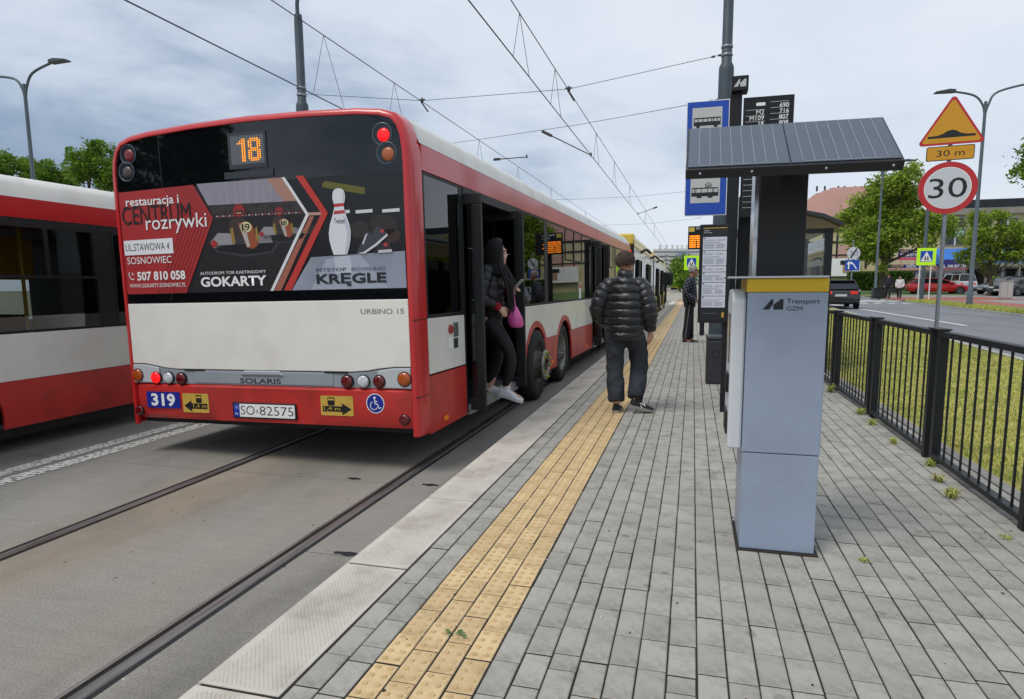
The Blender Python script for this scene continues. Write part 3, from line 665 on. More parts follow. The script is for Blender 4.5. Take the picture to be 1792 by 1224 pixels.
for k in range(9):
    o = 22*k; q = 4.5
    adp([(548-o-2, 447+o*.07), (548-o-2-q, 447+o*.07), (662-o-q, 635), (480-o*1.0-q, 1053), (480-o*1.0, 1053), (662-o, 635)], 2, '5d1a1e', 'pin_stripe')
adp([(566, 442), (1068, 421), (1150, 552), (632, 562)], 1, '8d8894', 'grandstand_wall', var=.35, scale=2, stretch=(60, 1, 1))
adp([(985, 426), (1066, 422), (1148, 551), (1072, 553)], 2, 'a37a6c', 'brown_pillar')
adp([(634, 563), (1152, 553), (1198, 625), (668, 637)], 1, '322b2c', 'crowd', var=.9, scale=35)
for k in range(26):
    x = 680+19*k; adp([(x, 629-(x-680)*.018), (x+9, 629-(x-680)*.018), (x+9, 622-(x-680)*.018), (x, 622-(x-680)*.018)], 2, 'b04a48' if k % 2 else 'b9b4b4', 'barrier_block')
adp([(668, 640), (1196, 628), (985, 1052), (492, 1052)], 1, '1d1c1f', 'kart_floor', var=.5, scale=6)
def blob(cx, cy, rx, ry, lay, col, name, n=16): return adp([(cx+rx*cos(2*pi*i/n), cy-ry*sin(2*pi*i/n)) for i in range(n)], lay, col, name)
def kart(cx, cy, s, num):
    q = lambda pts: [(cx+x*s, cy+y*s) for x, y in pts]
    adp(q([(-200, 60), (-150, 15), (190, 10), (200, 60), (160, 120), (0, 140), (-170, 110)]), 2, '34353b', 'kart_chassis'); adp(q([(-185, 70), (180, 62), (150, 108), (0, 124), (-160, 100)]), 3, '121317', 'kart_bumper')
    adp(q([(-205, 50), (-160, 0), (-70, 5), (-60, 70), (-190, 85)]), 3, '8d8b8f', 'kart_pod'); adp(q([(-210, 60), (-185, 35), (-160, 60), (-185, 85)]), 4, '9b2a24', 'kart_pod_stripe')
    adp(q([(80, 10), (150, 30), (165, 75), (70, 80)]), 3, '77757a', 'kart_pod')
    blob(cx-35*s, cy-25*s, 62*s, 60*s, 3, '3a2f2a', 'driver_body'); adp(q([(-85, -20), (-70, -30), (-55, 60), (-75, 65)]), 4, '8d7433', 'driver_sleeve'); adp(q([(60, -20), (72, -30), (85, 50), (66, 60)]), 4, '8d7433', 'driver_sleeve')
    blob(cx-30*s, cy-122*s, 34*s, 36*s, 4, '8e2626', 'driver_helmet'); adp(q([(-55, -122), (-2, -122), (-8, -100), (-48, -100)]), 5, '2a1c1c', 'driver_visor'); adp(q([(-46, -112), (-12, -112), (-16, -104), (-42, -104)]), 6, 'b08c78', 'driver_face')
    adp(q([(-38, -50), (10, -62), (48, -38), (75, 75), (45, 95), (10, 85)]), 5, '8f4a2e', 'kart_nose'); adp(q([(-30, -40), (0, -52), (30, 80), (12, 84)]), 6, 'a9a49f', 'kart_nose_stripe')
    blob(cx+8*s, cy-28*s, 34*s, 30*s, 6, 'd6cfa0', 'number_disc'); adt(num, cx-15*s, cy-48*s, cx+32*s, cy-8*s, '141518', .02, 7)
kart(1068, 690, .68, '18'); kart(845, 718, 1.0, '19')
adp([(1068, 421), (1086, 420), (1214, 630), (1000, 1053), (982, 1053), (1196, 630)], 7, 'd6d6d8', 'white_chevron')
adp([(1216, 640), (1240, 640), (1068, 1000), (1042, 1052), (1002, 1052)], 3, '9c5e4e', 'orange_haze')
adp([(1196, 618), (1278, 618), (1283, 634), (1192, 634)], 2, 'b68a80', 'light_streak')
adp([(1290, 462), (1306, 448), (1515, 492), (1512, 527), (1490, 524), (1288, 482)], 1, '5f5d22', 'ceiling_lamp_streak')
for a, b_ in ((1343, 1431), (1462, 1550), (1600, 1688)): adp([(a, 614), (b_, 610), (b_, 628), (a, 632)], 2, 'c6cace', 'lane_light')
for cx_, cy_, r_, c_ in ((1480, 720, 60, '2e2a28'), (1600, 700, 75, '2b2422'), (1240, 720, 40, '2d2624'), (1640, 760, 50, '33251f')): blob(cx_, cy_, r_, r_*.8, 1, c_, 'blurred_ball')
adp([(1215, 868), (1709, 846), (1713, 1052), (1102, 1052)], 1, '8b91a0', 'lane_floor', var=.3, scale=1.5); adp([(1300, 880), (1480, 862), (1620, 1050), (1210, 1052)], 2, '9ba2b1', 'lane_shine')
adp([(1340, 868), (1425, 864), (1440, 960), (1352, 965)], 3, 'b4bac6', 'pin_reflection')
adp([(1148, 417), (1189, 415), (1317, 625), (1102, 1052), (1060, 1052), (1281, 625)], 8, 'b6352f', 'red_chevron')
pin = [(33, 525), (34, 545), (30, 565), (26, 585), (27, 605), (36, 640), (52, 690), (59, 735), (57, 775), (46, 825), (36, 858)]
adp([(1377-a, b_) for a, b_ in pin[::-1]]+[(1348, 505), (1362, 494), (1377, 490), (1392, 494), (1405, 505)]+[(1377+a, b_) for a, b_ in pin], 9, 'd3d5da', 'bowling_pin')
adp([(1349, 575), (1405, 572), (1403, 590), (1351, 594)], 10, 'b23a3c', 'pin_band'); adp([(1350, 615), (1405, 611), (1408, 629), (1348, 634)], 10, 'b23a3c', 'pin_band')
adp([(1396, 640), (1414, 655), (1436, 735), (1434, 775), (1420, 825), (1412, 857), (1400, 858), (1412, 790), (1416, 735), (1405, 690)], 10, 'b7bac4', 'pin_shade'); adp([(1400, 508), (1408, 525), (1409, 545), (1403, 566), (1396, 566), (1398, 530)], 10, 'b7bac4', 'pin_shade'); adt('Twister', 1348, 655, 1408, 685, '2a2c33', .0, 11)
adp([(1465, 850), (1480, 810), (1505, 760), (1520, 735), (1545, 745), (1572, 704), (1590, 715), (1625, 748), (1560, 805), (1500, 848)], 9, '3a3b45', 'bowling_shoe'); adp([(1466, 852), (1500, 846), (1560, 803), (1624, 747), (1626, 760), (1565, 815), (1505, 856)], 10, 'c9c9cd', 'shoe_sole')
adp([(1493, 800), (1512, 750), (1524, 742), (1500, 805)], 10, 'bfc0c6', 'shoe_lace'); adp([(1552, 850), (1575, 800), (1640, 795), (1645, 848)], 9, '24252c', 'bowling_shoe'); adp([(1575, 838), (1645, 835), (1645, 851), (1575, 854)], 10, 'bdbdc2', 'shoe_sole'); blob(1598, 733, 11, 11, 11, 'a8383a', 'shoe_badge'); blob(1614, 808, 12, 11, 11, 'a8383a', 'shoe_badge')
adt('restauracja i', 116, 505, 456, 566, 'e4e4e4', .012); adt('CENTRUM', 86, 550, 526, 655, '1b1c1f', .004, 7); adt('rozrywki', 240, 606, 622, 712, 'e4e4e4', .02)
adp([(89, 750), (405, 739), (409, 826), (93, 833)], 7, 'dfe0e2', 'address_box'); adt('UL.STAWOWA 4', 101, 766, 384, 807, '2a2b30', .012); adt('SOSNOWIEC', 107, 842, 394, 882, 'e4e4e4', .014)
adt('507 810 058', 168, 926, 476, 978, 'e4e4e4', .03); adt('WWW.GOKARTY.SOSNOWIEC.PL', 116, 995, 478, 1018, 'e4e4e4', .015); adt('AUTODROM', 569, 936, 715, 953, 'e4e4e4', .0); adt('TOR KARTINGOWY', 726, 934, 961, 951, 'e4e4e4'); adt('GOKARTY', 571, 964, 963, 1022, 'e4e4e4', .03)
adt('PITSTOP', 1243, 931, 1406, 949, '3b3f49', .008); adt('BOWLING', 1432, 930, 1608, 948, '565b66'); adt('KRĘGLE', 1243, 960, 1612, 1034, '20232b', .03)
b = MB()     # telephone icon
pc = ad(130, 950); stroke(b, [(pc[0]-.022, pc[1]+.03), (pc[0]-.03, pc[1]+.01), (pc[0]-.012, pc[1]-.022), (pc[0]+.012, pc[1]-.036), (pc[0]+.026, pc[1]-.026)], .008, .0049)
for r_ in (.014, .026): stroke(b, [(pc[0]+r_*cos(rad(a)), pc[1]+.004+r_*sin(rad(a))) for a in (0, 25, 50, 75)], .0045, .0049)
b.obj('telephone_symbol', mat('ad_e4e4e4', 'e4e4e4', .45), advert)

# ---- right-hand side
L1 = 15.0
pan('corner_panel', [(.228, .305), (1.1, .31), (1.1, .79), (.228, .80)], REDM, bus); pan('waist_panel', [(.24, .815), (1.09, .805), (1.09, 1.28), (.24, 1.285)], CREAM, bus)
window(bus, .235, 1.06, 1.292, 2.476)
b = MB(); b.box(-.05, -.031, .2, 1.13, .31, 2.69); b.obj('body_lining', INTD, bus)
pan('roof_band', [(.228, 2.482), (14.7, 2.482), (14.9, 2.52), (14.9, 2.688), (.228, 2.688)], RED, bus, th=.04)
body_side(bus, 2.98, 8.28, [3.83, 5.64])
pan('skirt_panel', [(9.85, .31), (11.75, .31), (11.75, .8), (9.85, .8)], REDM, bus); pan('waist_panel', [(9.85, .8), (13.45, .8), (13.45, 1.285), (9.85, 1.285)], CREAM, bus); pan('skirt_panel', [(12.9, .31), (13.45, .31), (13.45, .8), (12.9, .8)], REDM, bus)
window(bus, 3.0, 4.36, 1.292, 2.476); window(bus, 4.52, 8.22, 1.292, 2.476, hopper=(5.75, 7.2, 1.95)); window(bus, 9.9, 11.6, 1.292, 2.476, hopper=(10.2, 11.3, 1.95)); window(bus, 11.7, 13.4, 1.292, 2.476)
for y0_, y1_ in ((1.062, 1.14), (2.84, 2.995), (4.36, 4.52), (8.22, 8.36), (9.76, 9.9), (11.6, 11.7), (13.4, 13.5), (14.75, 14.9)):
    pan('door_pillar' if y1_-y0_ > .07 and y0_ not in (4.36, 11.6) else 'window_pillar', [(y0_, .32 if y0_ not in (4.36, 11.6) else 1.287), (y1_, .32 if y0_ not in (4.36, 11.6) else 1.287), (y1_, 2.478), (y0_, 2.478)], SEAL, bus, x=-.002, th=.05, bevel=0)
for y0_, y1_ in ((1.14, 2.84), (8.36, 9.76), (13.5, 14.75)):
    b = MB(); b.box(-.1, .004, y0_, y1_, 2.4, 2.479); b.obj('door_header', SEAL, bus)
    b = MB(); b.box(-.34, .012, y0_+.01, y1_-.01, .30, .4); s_ = b.obj('door_step', mat('step_edge', '9a9c9d', .5, .5, var=.2), bus)
    b = MB(); b.box(-.22, -.03, y0_+.03, y1_-.03, .4005, .404); b.obj('warning_strip', mat('step_yellow', 'b99a24', .8, var=.4, scale=14), s_)
    if y1_ < 14: leaf(bus, y0_+.035, -.48, .165); leaf(bus, y1_-.09, -.5, .135, flip=-1)
b = MB(); b.box(-.012, -.004, 13.55, 14.7, .34, 2.4); b.obj('front_door', BGLASS, bus)
b = MB(); b.prism([(14.9, .31), (14.9, 2.688), (14.97, 2.5), (15.0, 1.2), (15.0, .31)], 'x', -BW+.02, -.02); b.obj('front_wall', SEAL, bus, fix=True)
roof(bus, .2, L1); left_side(bus, L1); interior(bus, L1, .42)
b = MB(); b.box(-BW+.06, -.055, .1, .3, .34, 2.47); b.obj('rear_bulkhead', INTD, bus)
b = MB(); b.box(-BW+.06, -.055, .3, 1.12, .34, 1.1); b.obj('engine_box', INT, bus)
b = MB(); b.box(-BW+.1, -.08, .12, 14.6, .355, .395); b.obj('underframe', SEAL, bus); b = MB(); b.box(-BW+.5, -.5, 1.6, 3.0, .24, .34); b.obj('engine_sump', SEAL, bus)
wheel(bus, 3.83, .035, 'hub'); wheel(bus, 5.64, -.03, 'dish'); wheel(bus, 12.32, .0, 'hub')
for y_ in (3.83, 5.64, 12.32):
    b = MB(); b.lathe([(.3, 0), (.48, .02), (.48, .24), (.3, .26)], 24, Matrix.Translation((-BW+.02, y_, .48)) @ Matrix.Rotation(pi/2, 4, 'Y')); b.obj('wheel', DIRT, bus)
b = MB(); b.box(-.3, -.27, 4.55, 4.95, .1, .42); b.obj('mud_flap', RUBBER, bus)
for y_, z_ in ((.55, .385), (4.72, .42), (7.55, .41)):
    b = MB(); b.box(0.001, .012, y_-.045, y_+.045, z_-.022, z_+.022); b.obj('side_marker', mat('amber_marker', 'd0690c', .3, emit=.15), bus, bevel=.006)
for y_ in (1.6, 3.2, 4.9, 6.4, 8.0, 10.2): 
    b = MB(); b.cyl((-.62, y_, .35), (-.62, y_, 2.46), .018, 8); b.obj('handrail', YELP, bus, smooth=60)
seats(bus, (4.9, 5.8, 6.8, 7.7, 10.3, 11.2)); seats(bus, (3.4, 4.6, 5.6, 6.6, 7.6), x0=-2.3)
st = MB(); st.box(0.001, .003, .80, .875, 1.18, 1.245); 
n_ = MB(); n_.lathe([(.042, 0), (.042, .012), (.034, .02), (0, .02)], 20, Matrix.Translation((0, .72, 1.165)) @ Matrix.Rotation(pi/2, 4, 'Y'), cap=False); n_.obj('door_button', mat('button_red', '9a2c28', .4), bus, smooth=40)
n_ = MB(); n_.box(.001, .014, .80, .9, 1.09, 1.22); n_.obj('door_valve_cover', mat('valve_grey', '5b5f63', .3), bus, bevel=.02)
n_ = MB(); n_.box(.001, .003, .80, .905, .985, 1.075); q = n_.obj('notice_sticker', mat('sticker_green', '1d3b2c', .5), bus)
n_ = MB(); n_.box(.001, .003, .675, .76, .99, 1.1); n_.obj('notice_sticker', PRINTW, bus)
n_ = MB(); n_.box(-.62, -.615, 2.05, 2.3, 1.98, 2.1); nb = n_.obj('interior_notice', PRINTW, bus); [text(tx_, (0, .2, z_, z_+.024), 0, PRINTK, nb, M=Matrix.Translation((-.613, 2.07, 2.01)) @ Matrix.Rotation(pi/2, 4, 'Z')) for tx_, z_ in (('DRZWI OTWIERA', .035), ('KIEROWCA', 0))]
n_ = MB(); n_.box(-.0035, -.0025, 6.92, 7.12, 1.31, 1.6); n_.obj('window_sticker', PRINTW, bus); n_ = MB(); n_.box(-.002, -.0015, 6.94, 7.1, 1.5, 1.58); n_.obj('window_sticker', mat('sticker_red', 'b0303a', .5), bus)

# ---- the passing bus on the far track
b2 = thing('city_bus', 'second red and cream city bus passing on the far lane, seen from the side', 'bus', loc=(-6.2, -4.6, ROAD-.045)); b2.scale = (1, 1, .915)
f = MB(); f.loft([[(x, y, z) for x, z in inset(CONT, d)] for d, y in ((0, .225), (0, .06), (.03, 0), (.3, 0), (1.0, 0))], close=False); f.obj('rear_wall', RED, b2, smooth=50)
pan('corner_panel', [(.23, .29), (1.3, .29), (1.3, 1.19), (.23, 1.19)], CREAM, b2)
def shift_side(bus, y0, y1, arches): body_side(bus, y0, y1, arches)
body_side(b2, 3.4, 11.9, [8.62])
pan('roof_band', [(.23, 2.482), (11.9, 2.482), (11.9, 2.69), (.23, 2.69)], RED, b2, th=.04)
for k, (y0_, y1_) in enumerate(((.3, 1.3), (3.5, 5.1), (5.25, 6.9), (7.0, 8.5), (8.62, 9.12), (9.2, 10.35), (10.55, 11.8))):
    window(b2, y0_, y1_, 1.292, 2.41, hopper=(y0_+.02, y1_-.02, 1.86) if k in (2, 3, 4, 5) else None, gm=BGLASS2)
pan('window_band', [(.23, 2.41), (11.9, 2.41), (11.9, 2.48), (.23, 2.48)], SEAL, b2, x=-.002, bevel=0)
for y0_, y1_ in ((1.3, 1.4), (3.3, 3.5), (5.1, 5.25), (6.9, 7.0), (8.5, 8.62), (9.12, 9.2), (10.35, 10.55), (11.8, 11.9)): pan('window_pillar', [(y0_, 1.287), (y1_, 1.287), (y1_, 2.42), (y0_, 2.42)], SEAL, b2, x=-.003, bevel=0)
b = MB(); b.box(-.012, -.004, 1.4, 3.3, .34, 2.4); b.obj('door', BGLASS2, b2)
b = MB(); b.prism([(11.9, .31), (11.9, 2.688), (11.97, 2.5), (12.0, 1.2), (12.0, .31)], 'x', -BW+.02, -.0); b.obj('front_wall', SEAL, b2, fix=True)
roof(b2, .2, 12); left_side(b2, 12, BGLASS2); interior(b2, 12); seats(b2, (3.9, 4.8, 5.8, 6.8, 7.7)); seats(b2, (9.3, 10.2, 11.0), x0=-1.9)
wheel(b2, 8.62, -.02, 'hub'); wheel(b2, 2.6, -.02, 'dish')
b = MB(); b.box(-BW+.1, -.08, .3, 11.6, .2, .33); b.obj('underframe', SEAL, b2)
b = MB(); b.box(-1.25, -1.22, 9.75, 10.62, 1.86, 2.38); b.obj('driver_cab_screen', mat('cab_yellow', 'b98f1d', .5), b2, bevel=.03)
b = MB(); b.box(-1.2, -1.0, 9.3, 9.75, 1.36, 1.72); b.obj('ticket_validator', mat('validator_orange', 'b06a26', .5), b2, bevel=.03)
for y_ in (8.9, 9.9, 10.7):
    b = MB(); b.cyl((-.5, y_, .35), (-.5, y_, 2.46), .018, 8); b.obj('handrail', YELP, b2, smooth=60)
# ------------------------------------------------------------------ platform furniture
# ---- ticket machine with solar roof
MG = mat('machine_grey', '909db1', .38, var=.1, scale=2.5, coat=.15); MW = mat('machine_white', 'c9cdd1', .4, var=.05, scale=4); MY = mat('machine_yellow', 'd8b21c', .4)
tm = thing('ticket_machine', 'grey ticket machine with yellow band and a tilted solar panel on a black column', 'ticket machine', (.44, 3.63, 0))
X0, X1, Y0, Y1 = -.175, .18, -.2, .2
b = MB(); b.box(X0-.014, X1+.018, Y0-.022, Y1+.01, -.012, .005); b.obj('foundation_frame', mat('frame_rust', '2b2622', .9, var=.5, scale=30, bump=.5), tm)
b = MB(); b.box(X0, X1, Y0, Y1, .006, .508); b.obj('base_cabinet', MG, tm, bevel=.004)
b = MB(); b.box(X0-.004, X1+.003, Y0-.003, Y1, .511, 1.31); cab = b.obj('cabinet', MG, tm, bevel=.005)
b = MB(); b.box(X0-.01, X1+.004, Y0-.006, Y1+.01, 1.311, 1.378); b.obj('yellow_band', MY, tm, bevel=.006)
b = MB(); b.box(X0-.1, X1-.0, Y0-.02, Y1+.02, 1.379, 1.388); b.obj('top_plate', CHROME, tm)
b = MB(); b.prism([(Y0+.03, .515), (Y1-.02, .515), (Y1-.02, 1.27), (Y1-.09, 1.325), (Y0+.09, 1.325), (Y0+.03, 1.27)], 'x', X0-.075, X0-.006); ft = b.obj('front_housing', MW, tm, bevel=.012, fix=True)
b = MB(); b.box(X0-.079, X0-.074, Y0+.1, Y1-.1, .95, 1.2); b.obj('screen', mat('screen_glass', '0d1014', .08), ft)
b = MB(); b.box(X0-.09, X0-.074, Y0+.06, Y1-.2, .8, .9); b.obj('card_reader', PLASTIC, ft, bevel=.008)
b = MB(); b.box(X0-.085, X0-.074, Y0+.08, Y1-.12, .58, .7); b.obj('ticket_tray', PLASTIC, ft, bevel=.01)
b = MB(); b.lathe([(.009, 0), (.009, .006), (0, .008)], 12, Matrix.Translation((X0+.002, Y0-.0, .34)) @ Matrix.Rotation(-pi/2, 4, 'Y') @ Matrix.Translation((0, .05, 0)), cap=False); b.obj('lock', CHROME, tm)
b = MB(); b.box(-.135, .082, -.12, .13, 1.39, 1.93); col = b.obj('column', mat('column_black', '14171b', .5, var=.15, scale=3), tm, bevel=.004)
b = MB(); b.box(-.157, -.136, -.09, .1, 1.39, 1.91); b.obj('column_strip', mat('strip_steel', 'aeb2b6', .2, .9, var=.4, scale=4, stretch=(1, 1, 3)), col)
def M_logo(cx, cz, w_, h, y, m, par):      # two slanted blocks
    x0, z0 = cx-w_/2, cz-h/2; q = lambda u, v: (x0+w_*u, z0+h*v)
    o = flat([q(0, 0), q(.32, 0), q(.50, .55), q(.50, 1), q(.42, 1)], y, m, par, 'operator_mark'); flat([q(.52, .0), q(.98, 0), q(.98, 1), q(.86, 1), q(.52, .48)], y, m, par, 'operator_mark'); return o
M_logo(-.062, 1.252, .096, .05, -.2045, PRINTK, cab)
text('Transport', (.0, .146, 1.249, 1.279), -.2045, PRINTK, cab); text('GZM', (.0, .07, 1.222, 1.243), -.2045, PRINTK, cab)
# panel: near edge low, far edge high
PA, PB = V((-.484, -.63, 1.838)), V((.358, -.63, 1.833)); PD = V((-.484, -.25, 2.092)); sl = (PD-PA); u_ = (PB-PA).normalized(); v_ = sl.normalized(); n_ = u_.cross(v_).normalized(); LW, LH = (PB-PA).length, sl.length
MP = Matrix(((u_.x, v_.x, n_.x, PA.x), (u_.y, v_.y, n_.y, PA.y), (u_.z, v_.z, n_.z, PA.z), (0, 0, 0, 1)))
b = MB(); b.box(0, LW, 0, LH, -.045, -.001, MP); sp_ = b.obj('solar_panel', mat('panel_frame', '16191d', .4), tm, bevel=.004)
cellm = mat('solar_cell', '49515d', .32, var=.12, scale=3, spec=.6)
t = cellm.node_tree; bb = t.nodes['Principled BSDF']; src = bb.inputs['Base Color'].links[0].from_socket
wv = N(t, 'ShaderNodeTexWave', Scale=60.0, bands_direction='X'); tc_ = N(t, 'ShaderNodeTexCoord'); t.links.new(tc_.outputs['Object'], wv.inputs['Vector'])
mr_ = N(t, 'ShaderNodeMapRange'); mr_.inputs[3].default_value = .9; mr_.inputs[4].default_value = 1.08; t.links.new(wv.outputs[1], mr_.inputs[0]); mxx = N(t, 'ShaderNodeMix', data_type='RGBA', blend_type='MULTIPLY'); mxx.inputs[0].default_value = 1
t.links.new(src, mxx.inputs[6]); t.links.new(mr_.outputs[0], mxx.inputs[7]); t.links.new(mxx.outputs[2], bb.inputs['Base Color'])
b = MB()
for xa, xb in ((.01, LW*.4965), (LW*.5035, LW-.01)):
    b = MB(); b.box(xa, xb, .018, LH-.014, 0, .003, MP); o = b.obj('solar_module', cellm, sp_)
    for k in range(1, 9):
        x = xa+(xb-xa)*k/9; s_ = MB(); s_.box(x-.0012, x+.0012, .03, LH-.022, .0032, .0042, MP); s_.obj('busbar', mat('busbar_silver', '9298a0', .4, .3), o)
    s_ = MB(); s_.box(xa+.05, xb-.05, .024, .028, .0032, .0042, MP); s_.obj('busbar', mat('busbar_silver', '9298a0', .4, .3), o)
for x in (.06, LW*.32, LW*.66, LW-.04):
    b = MB(); b.lathe([(.006, 0), (.005, .003), (0, .004)], 10, Matrix.Translation(PA+u_*x+V((0, -.001, 0))-n_*.02-v_*.0005) @ Matrix.Rotation(pi/2, 4, 'X'), cap=False); b.obj('screw', CHROME, sp_)
b = MB(); b.prism([(-.12, 1.9), (.13, 1.9), (.13, 2.04), (-.2, 1.96), (-.45, 1.83)], 'x', -.06, .03); b.obj('panel_bracket', BLACK, tm, fix=True)

# ---- timetable case on one post
tt = thing('timetable_case', 'tall black timetable case with white departure sheets on one post', 'timetable', (.21, 7.22, 0), rad(-3))
b = MB(); b.box(-.155, .15, -.02, .02, .95, 1.965); cs = b.obj('case', BLACK, tt, bevel=.008)
b = MB(); b.box(.1, .158, .021, .075, -.01, 1.95); b.obj('post', BLACK, tt, bevel=.006)
flat(rect(-.125, .12, .985, 1.935), -.0215, mat('sheet_backing', '1a1c20', .5), cs, 'backing')
flat(rect(-.118, .112, 1.922, 1.93), -.0225, mat('tt_yellow', 'b79b28', .5), cs, 'yellow_line'); text('Aleja', (-.112, -.06, 1.893, 1.907), -.0225, PRINTW, cs); text('Kierunek', (-.112, -.03, 1.876, 1.885), -.0225, PRINTW, cs)
PAPER = mat('paper_sheet', 'c6cad4', .7); PGREY = mat('printed_text_grey', '8b90a0', .7); PDARK = mat('printed_bar_dark', '4c5162', .7)
zt = 1.835
for h in (.135, .15, .058, .1, .135, .115):
    sh = flat(rect(-.12, .115, zt-h, zt), -.0225, PAPER, cs, 'departure_sheet')
    flat(rect(-.112, -.096, zt-.018, zt-.006), -.0235, PDARK, sh, 'line_number')
    b = MB(); z = zt-.03
    if h > .09: stroke(b, [(-.11, zt-h*.42), (.05, zt-h*.40)], .006, -.0236)
    while z > zt-h+.012:
        if not zt-h*.5 < z < zt-h*.3: b.sheet(rect(-.11, rnd.uniform(-.02, .0), z, z+.003), -.0235); b.sheet(rect(.01, rnd.uniform(.08, .105), z, z+.003), -.0235)
        z -= .0085
    stuff(b.obj('printed_rows', PGREY, sh)); zt -= h+.006
flat(rect(-.12, .115, 1.0, zt-.004), -.0225, PRINTK, cs, 'footer'); flat(rect(.085, .108, 1.01, 1.06), -.0235, mat('tt_yellow', 'b79b28', .5), cs, 'footer_mark'); text('www.transportgzm.pl', (-.11, .02, 1.045, 1.055), -.0235, PGREY, cs)

# ---- bus stop totem
to = thing('stop_totem', 'black stop totem carrying two blue stop signs, a line list and an emblem cube', 'bus stop', (.385, 7.62, 0))
b = MB(); b.box(-.06, .06, -.04, .04, -.01, 3.34); tp = b.obj('post', BLACK, to, bevel=.006)
b = MB(); b.box(-.055, .115, -.09, .09, 3.345, 3.5); cu_ = b.obj('emblem_cube', BLACK, to, bevel=.01); M_logo(.03, 3.425, .125, .075, -.0915, mat('emblem_grey', 'b9babb', .5), cu_)
SB = mat('sign_blue', '1446a8', .35); SWH = mat('sign_grey_white', 'b9bab8', .45)
for z0, z1, kind in ((2.755, 3.285, 'bus'), (2.09, 2.595, 'tram')):
    b = MB(); b.box(-.5, -.062, -.045, -.03, z0, z1); s_ = b.obj('stop_sign', PRINTW, to, bevel=.003)
    flat(rrect(-.492, -.07, z0+.008, z1-.008, .01), -.0465, SB, s_, 'sign_face'); wz0, wz1 = (z0+.2, z1-.07) if kind == 'bus' else (z0+.135, z1-.04)
    flat(rect(-.44, -.135, wz0, wz1), -.048, SWH, s_, 'sign_window'); zc = (wz0+wz1)/2; b = MB()
    if kind == 'bus':
        zc = 3.06
        b.sheet(rect(-.425, -.15, zc-.03, zc+.01), -.0495); b.sheet(rect(-.425, -.155, zc+.04, zc+.052), -.0495)
        for x in (-.425, -.385, -.335, -.285, -.245, -.225, -.19, -.157): b.sheet(rect(x, x+.007, zc, zc+.05), -.0498)
        b.sheet(disc(-.38, zc-.03, .022, 12), -.05); b.sheet(disc(-.2, zc-.03, .022, 12), -.05)
    else:
        zc = 2.33
        b.sheet(rect(-.43, -.15, zc-.035, zc+.005), -.0495); b.sheet(rect(-.42, -.16, zc+.045, zc+.056), -.0495)
        for x in (-.425, -.40, -.385, -.33, -.265, -.215, -.2, -.158): b.sheet(rect(x, x+.006, zc, zc+.05), -.0498)
        stroke(b, [(-.29, zc+.056), (-.255, zc+.085), (-.22, zc+.056)], .005, -.05); stroke(b, [(-.29, zc+.085), (-.255, zc+.11), (-.22, zc+.085)], .005, -.05); stroke(b, [(-.29, zc+.085), (-.255, zc+.06), (-.22, zc+.085)], .005, -.0502)
        for x in (-.36, -.335, -.245, -.22): b.sheet(disc(x, zc-.04, .014, 10), -.05)
    stuff(b.obj(kind+'_symbol', PRINTK, s_))
b = MB(); b.box(.075, .57, -.04, -.012, 2.06, 3.285); ll = b.obj('line_list', BLACK, to, bevel=.004)
rows = [('', '690'), ('M2', '716'), ('M109', '807'), ('18', '808'), ('24', '814'), ('26', '818'), ('34', '835'), ('49', '902'), ('603', ''), ('604', ''), ('606', ''), ('612', ''), ('622', ''), ('635', ''), ('646', ''), ('648', ''), ('649', ''), ('690', '')]
z = 3.165
for i, (a, b_) in enumerate(rows):
    if i: text(a, (.1, .28, z, z+.045), -.0415, PRINTW, ll, just='r', bold=.01)
    else: flat(rrect(.2, .29, z+.028, z+.06, .008), -.0415, PRINTW, ll, 'bus_pictogram')
    if b_: text(b_, (.33, .52, z-.0, z+.045), -.0415, PRINTW, ll, just='r', bold=.01); flat(rect(.34, .52, z+.058, z+.0605), -.0415, PRINTW, ll, 'rule')
    flat(rect(.1, .29, z-.012, z-.0095), -.0415, PRINTW, ll, 'rule'); z -= .0585
un = thing('display_cabinet', 'narrow black display cabinet standing behind the stop totem', 'cabinet', (.56, 7.95, 0))
b = MB(); b.box(-.09, .09, -.04, .05, .3, 2.33); b.obj('cabinet', BLACK, un, bevel=.02); b = MB(); b.box(-.07, .07, -.02, .03, -.01, .32); b.obj('foot', DARK, un); b = MB(); b.box(-.125, -.095, -.03, .04, .9, 1.93); b.obj('glass_edge', mat('edge_steel', '8f969c', .3, .6), un)
bn = thing('litter_bin', 'dark box-shaped litter bin on the platform behind the timetable post', 'litter bin', (.31, 9.4, 0))
b = MB(); b.box(-.11, .13, -.13, .17, .0, .6); k = b.obj('body', mat('bin_grey', '2b2e32', .6, var=.2, scale=8), bn, bevel=.02); b = MB(); b.box(-.115, .135, -.135, .175, .61, .66); b.obj('lid', mat('bin_lid', '4a4e53', .4, .3), bn, bevel=.012)
b = MB(); b.tube([(.01+.05*cos(2*pi*i/20), -.1325, .42+.05*sin(2*pi*i/20)) for i in range(21)], .003, 6); b.obj('round_emblem', DARK, k)

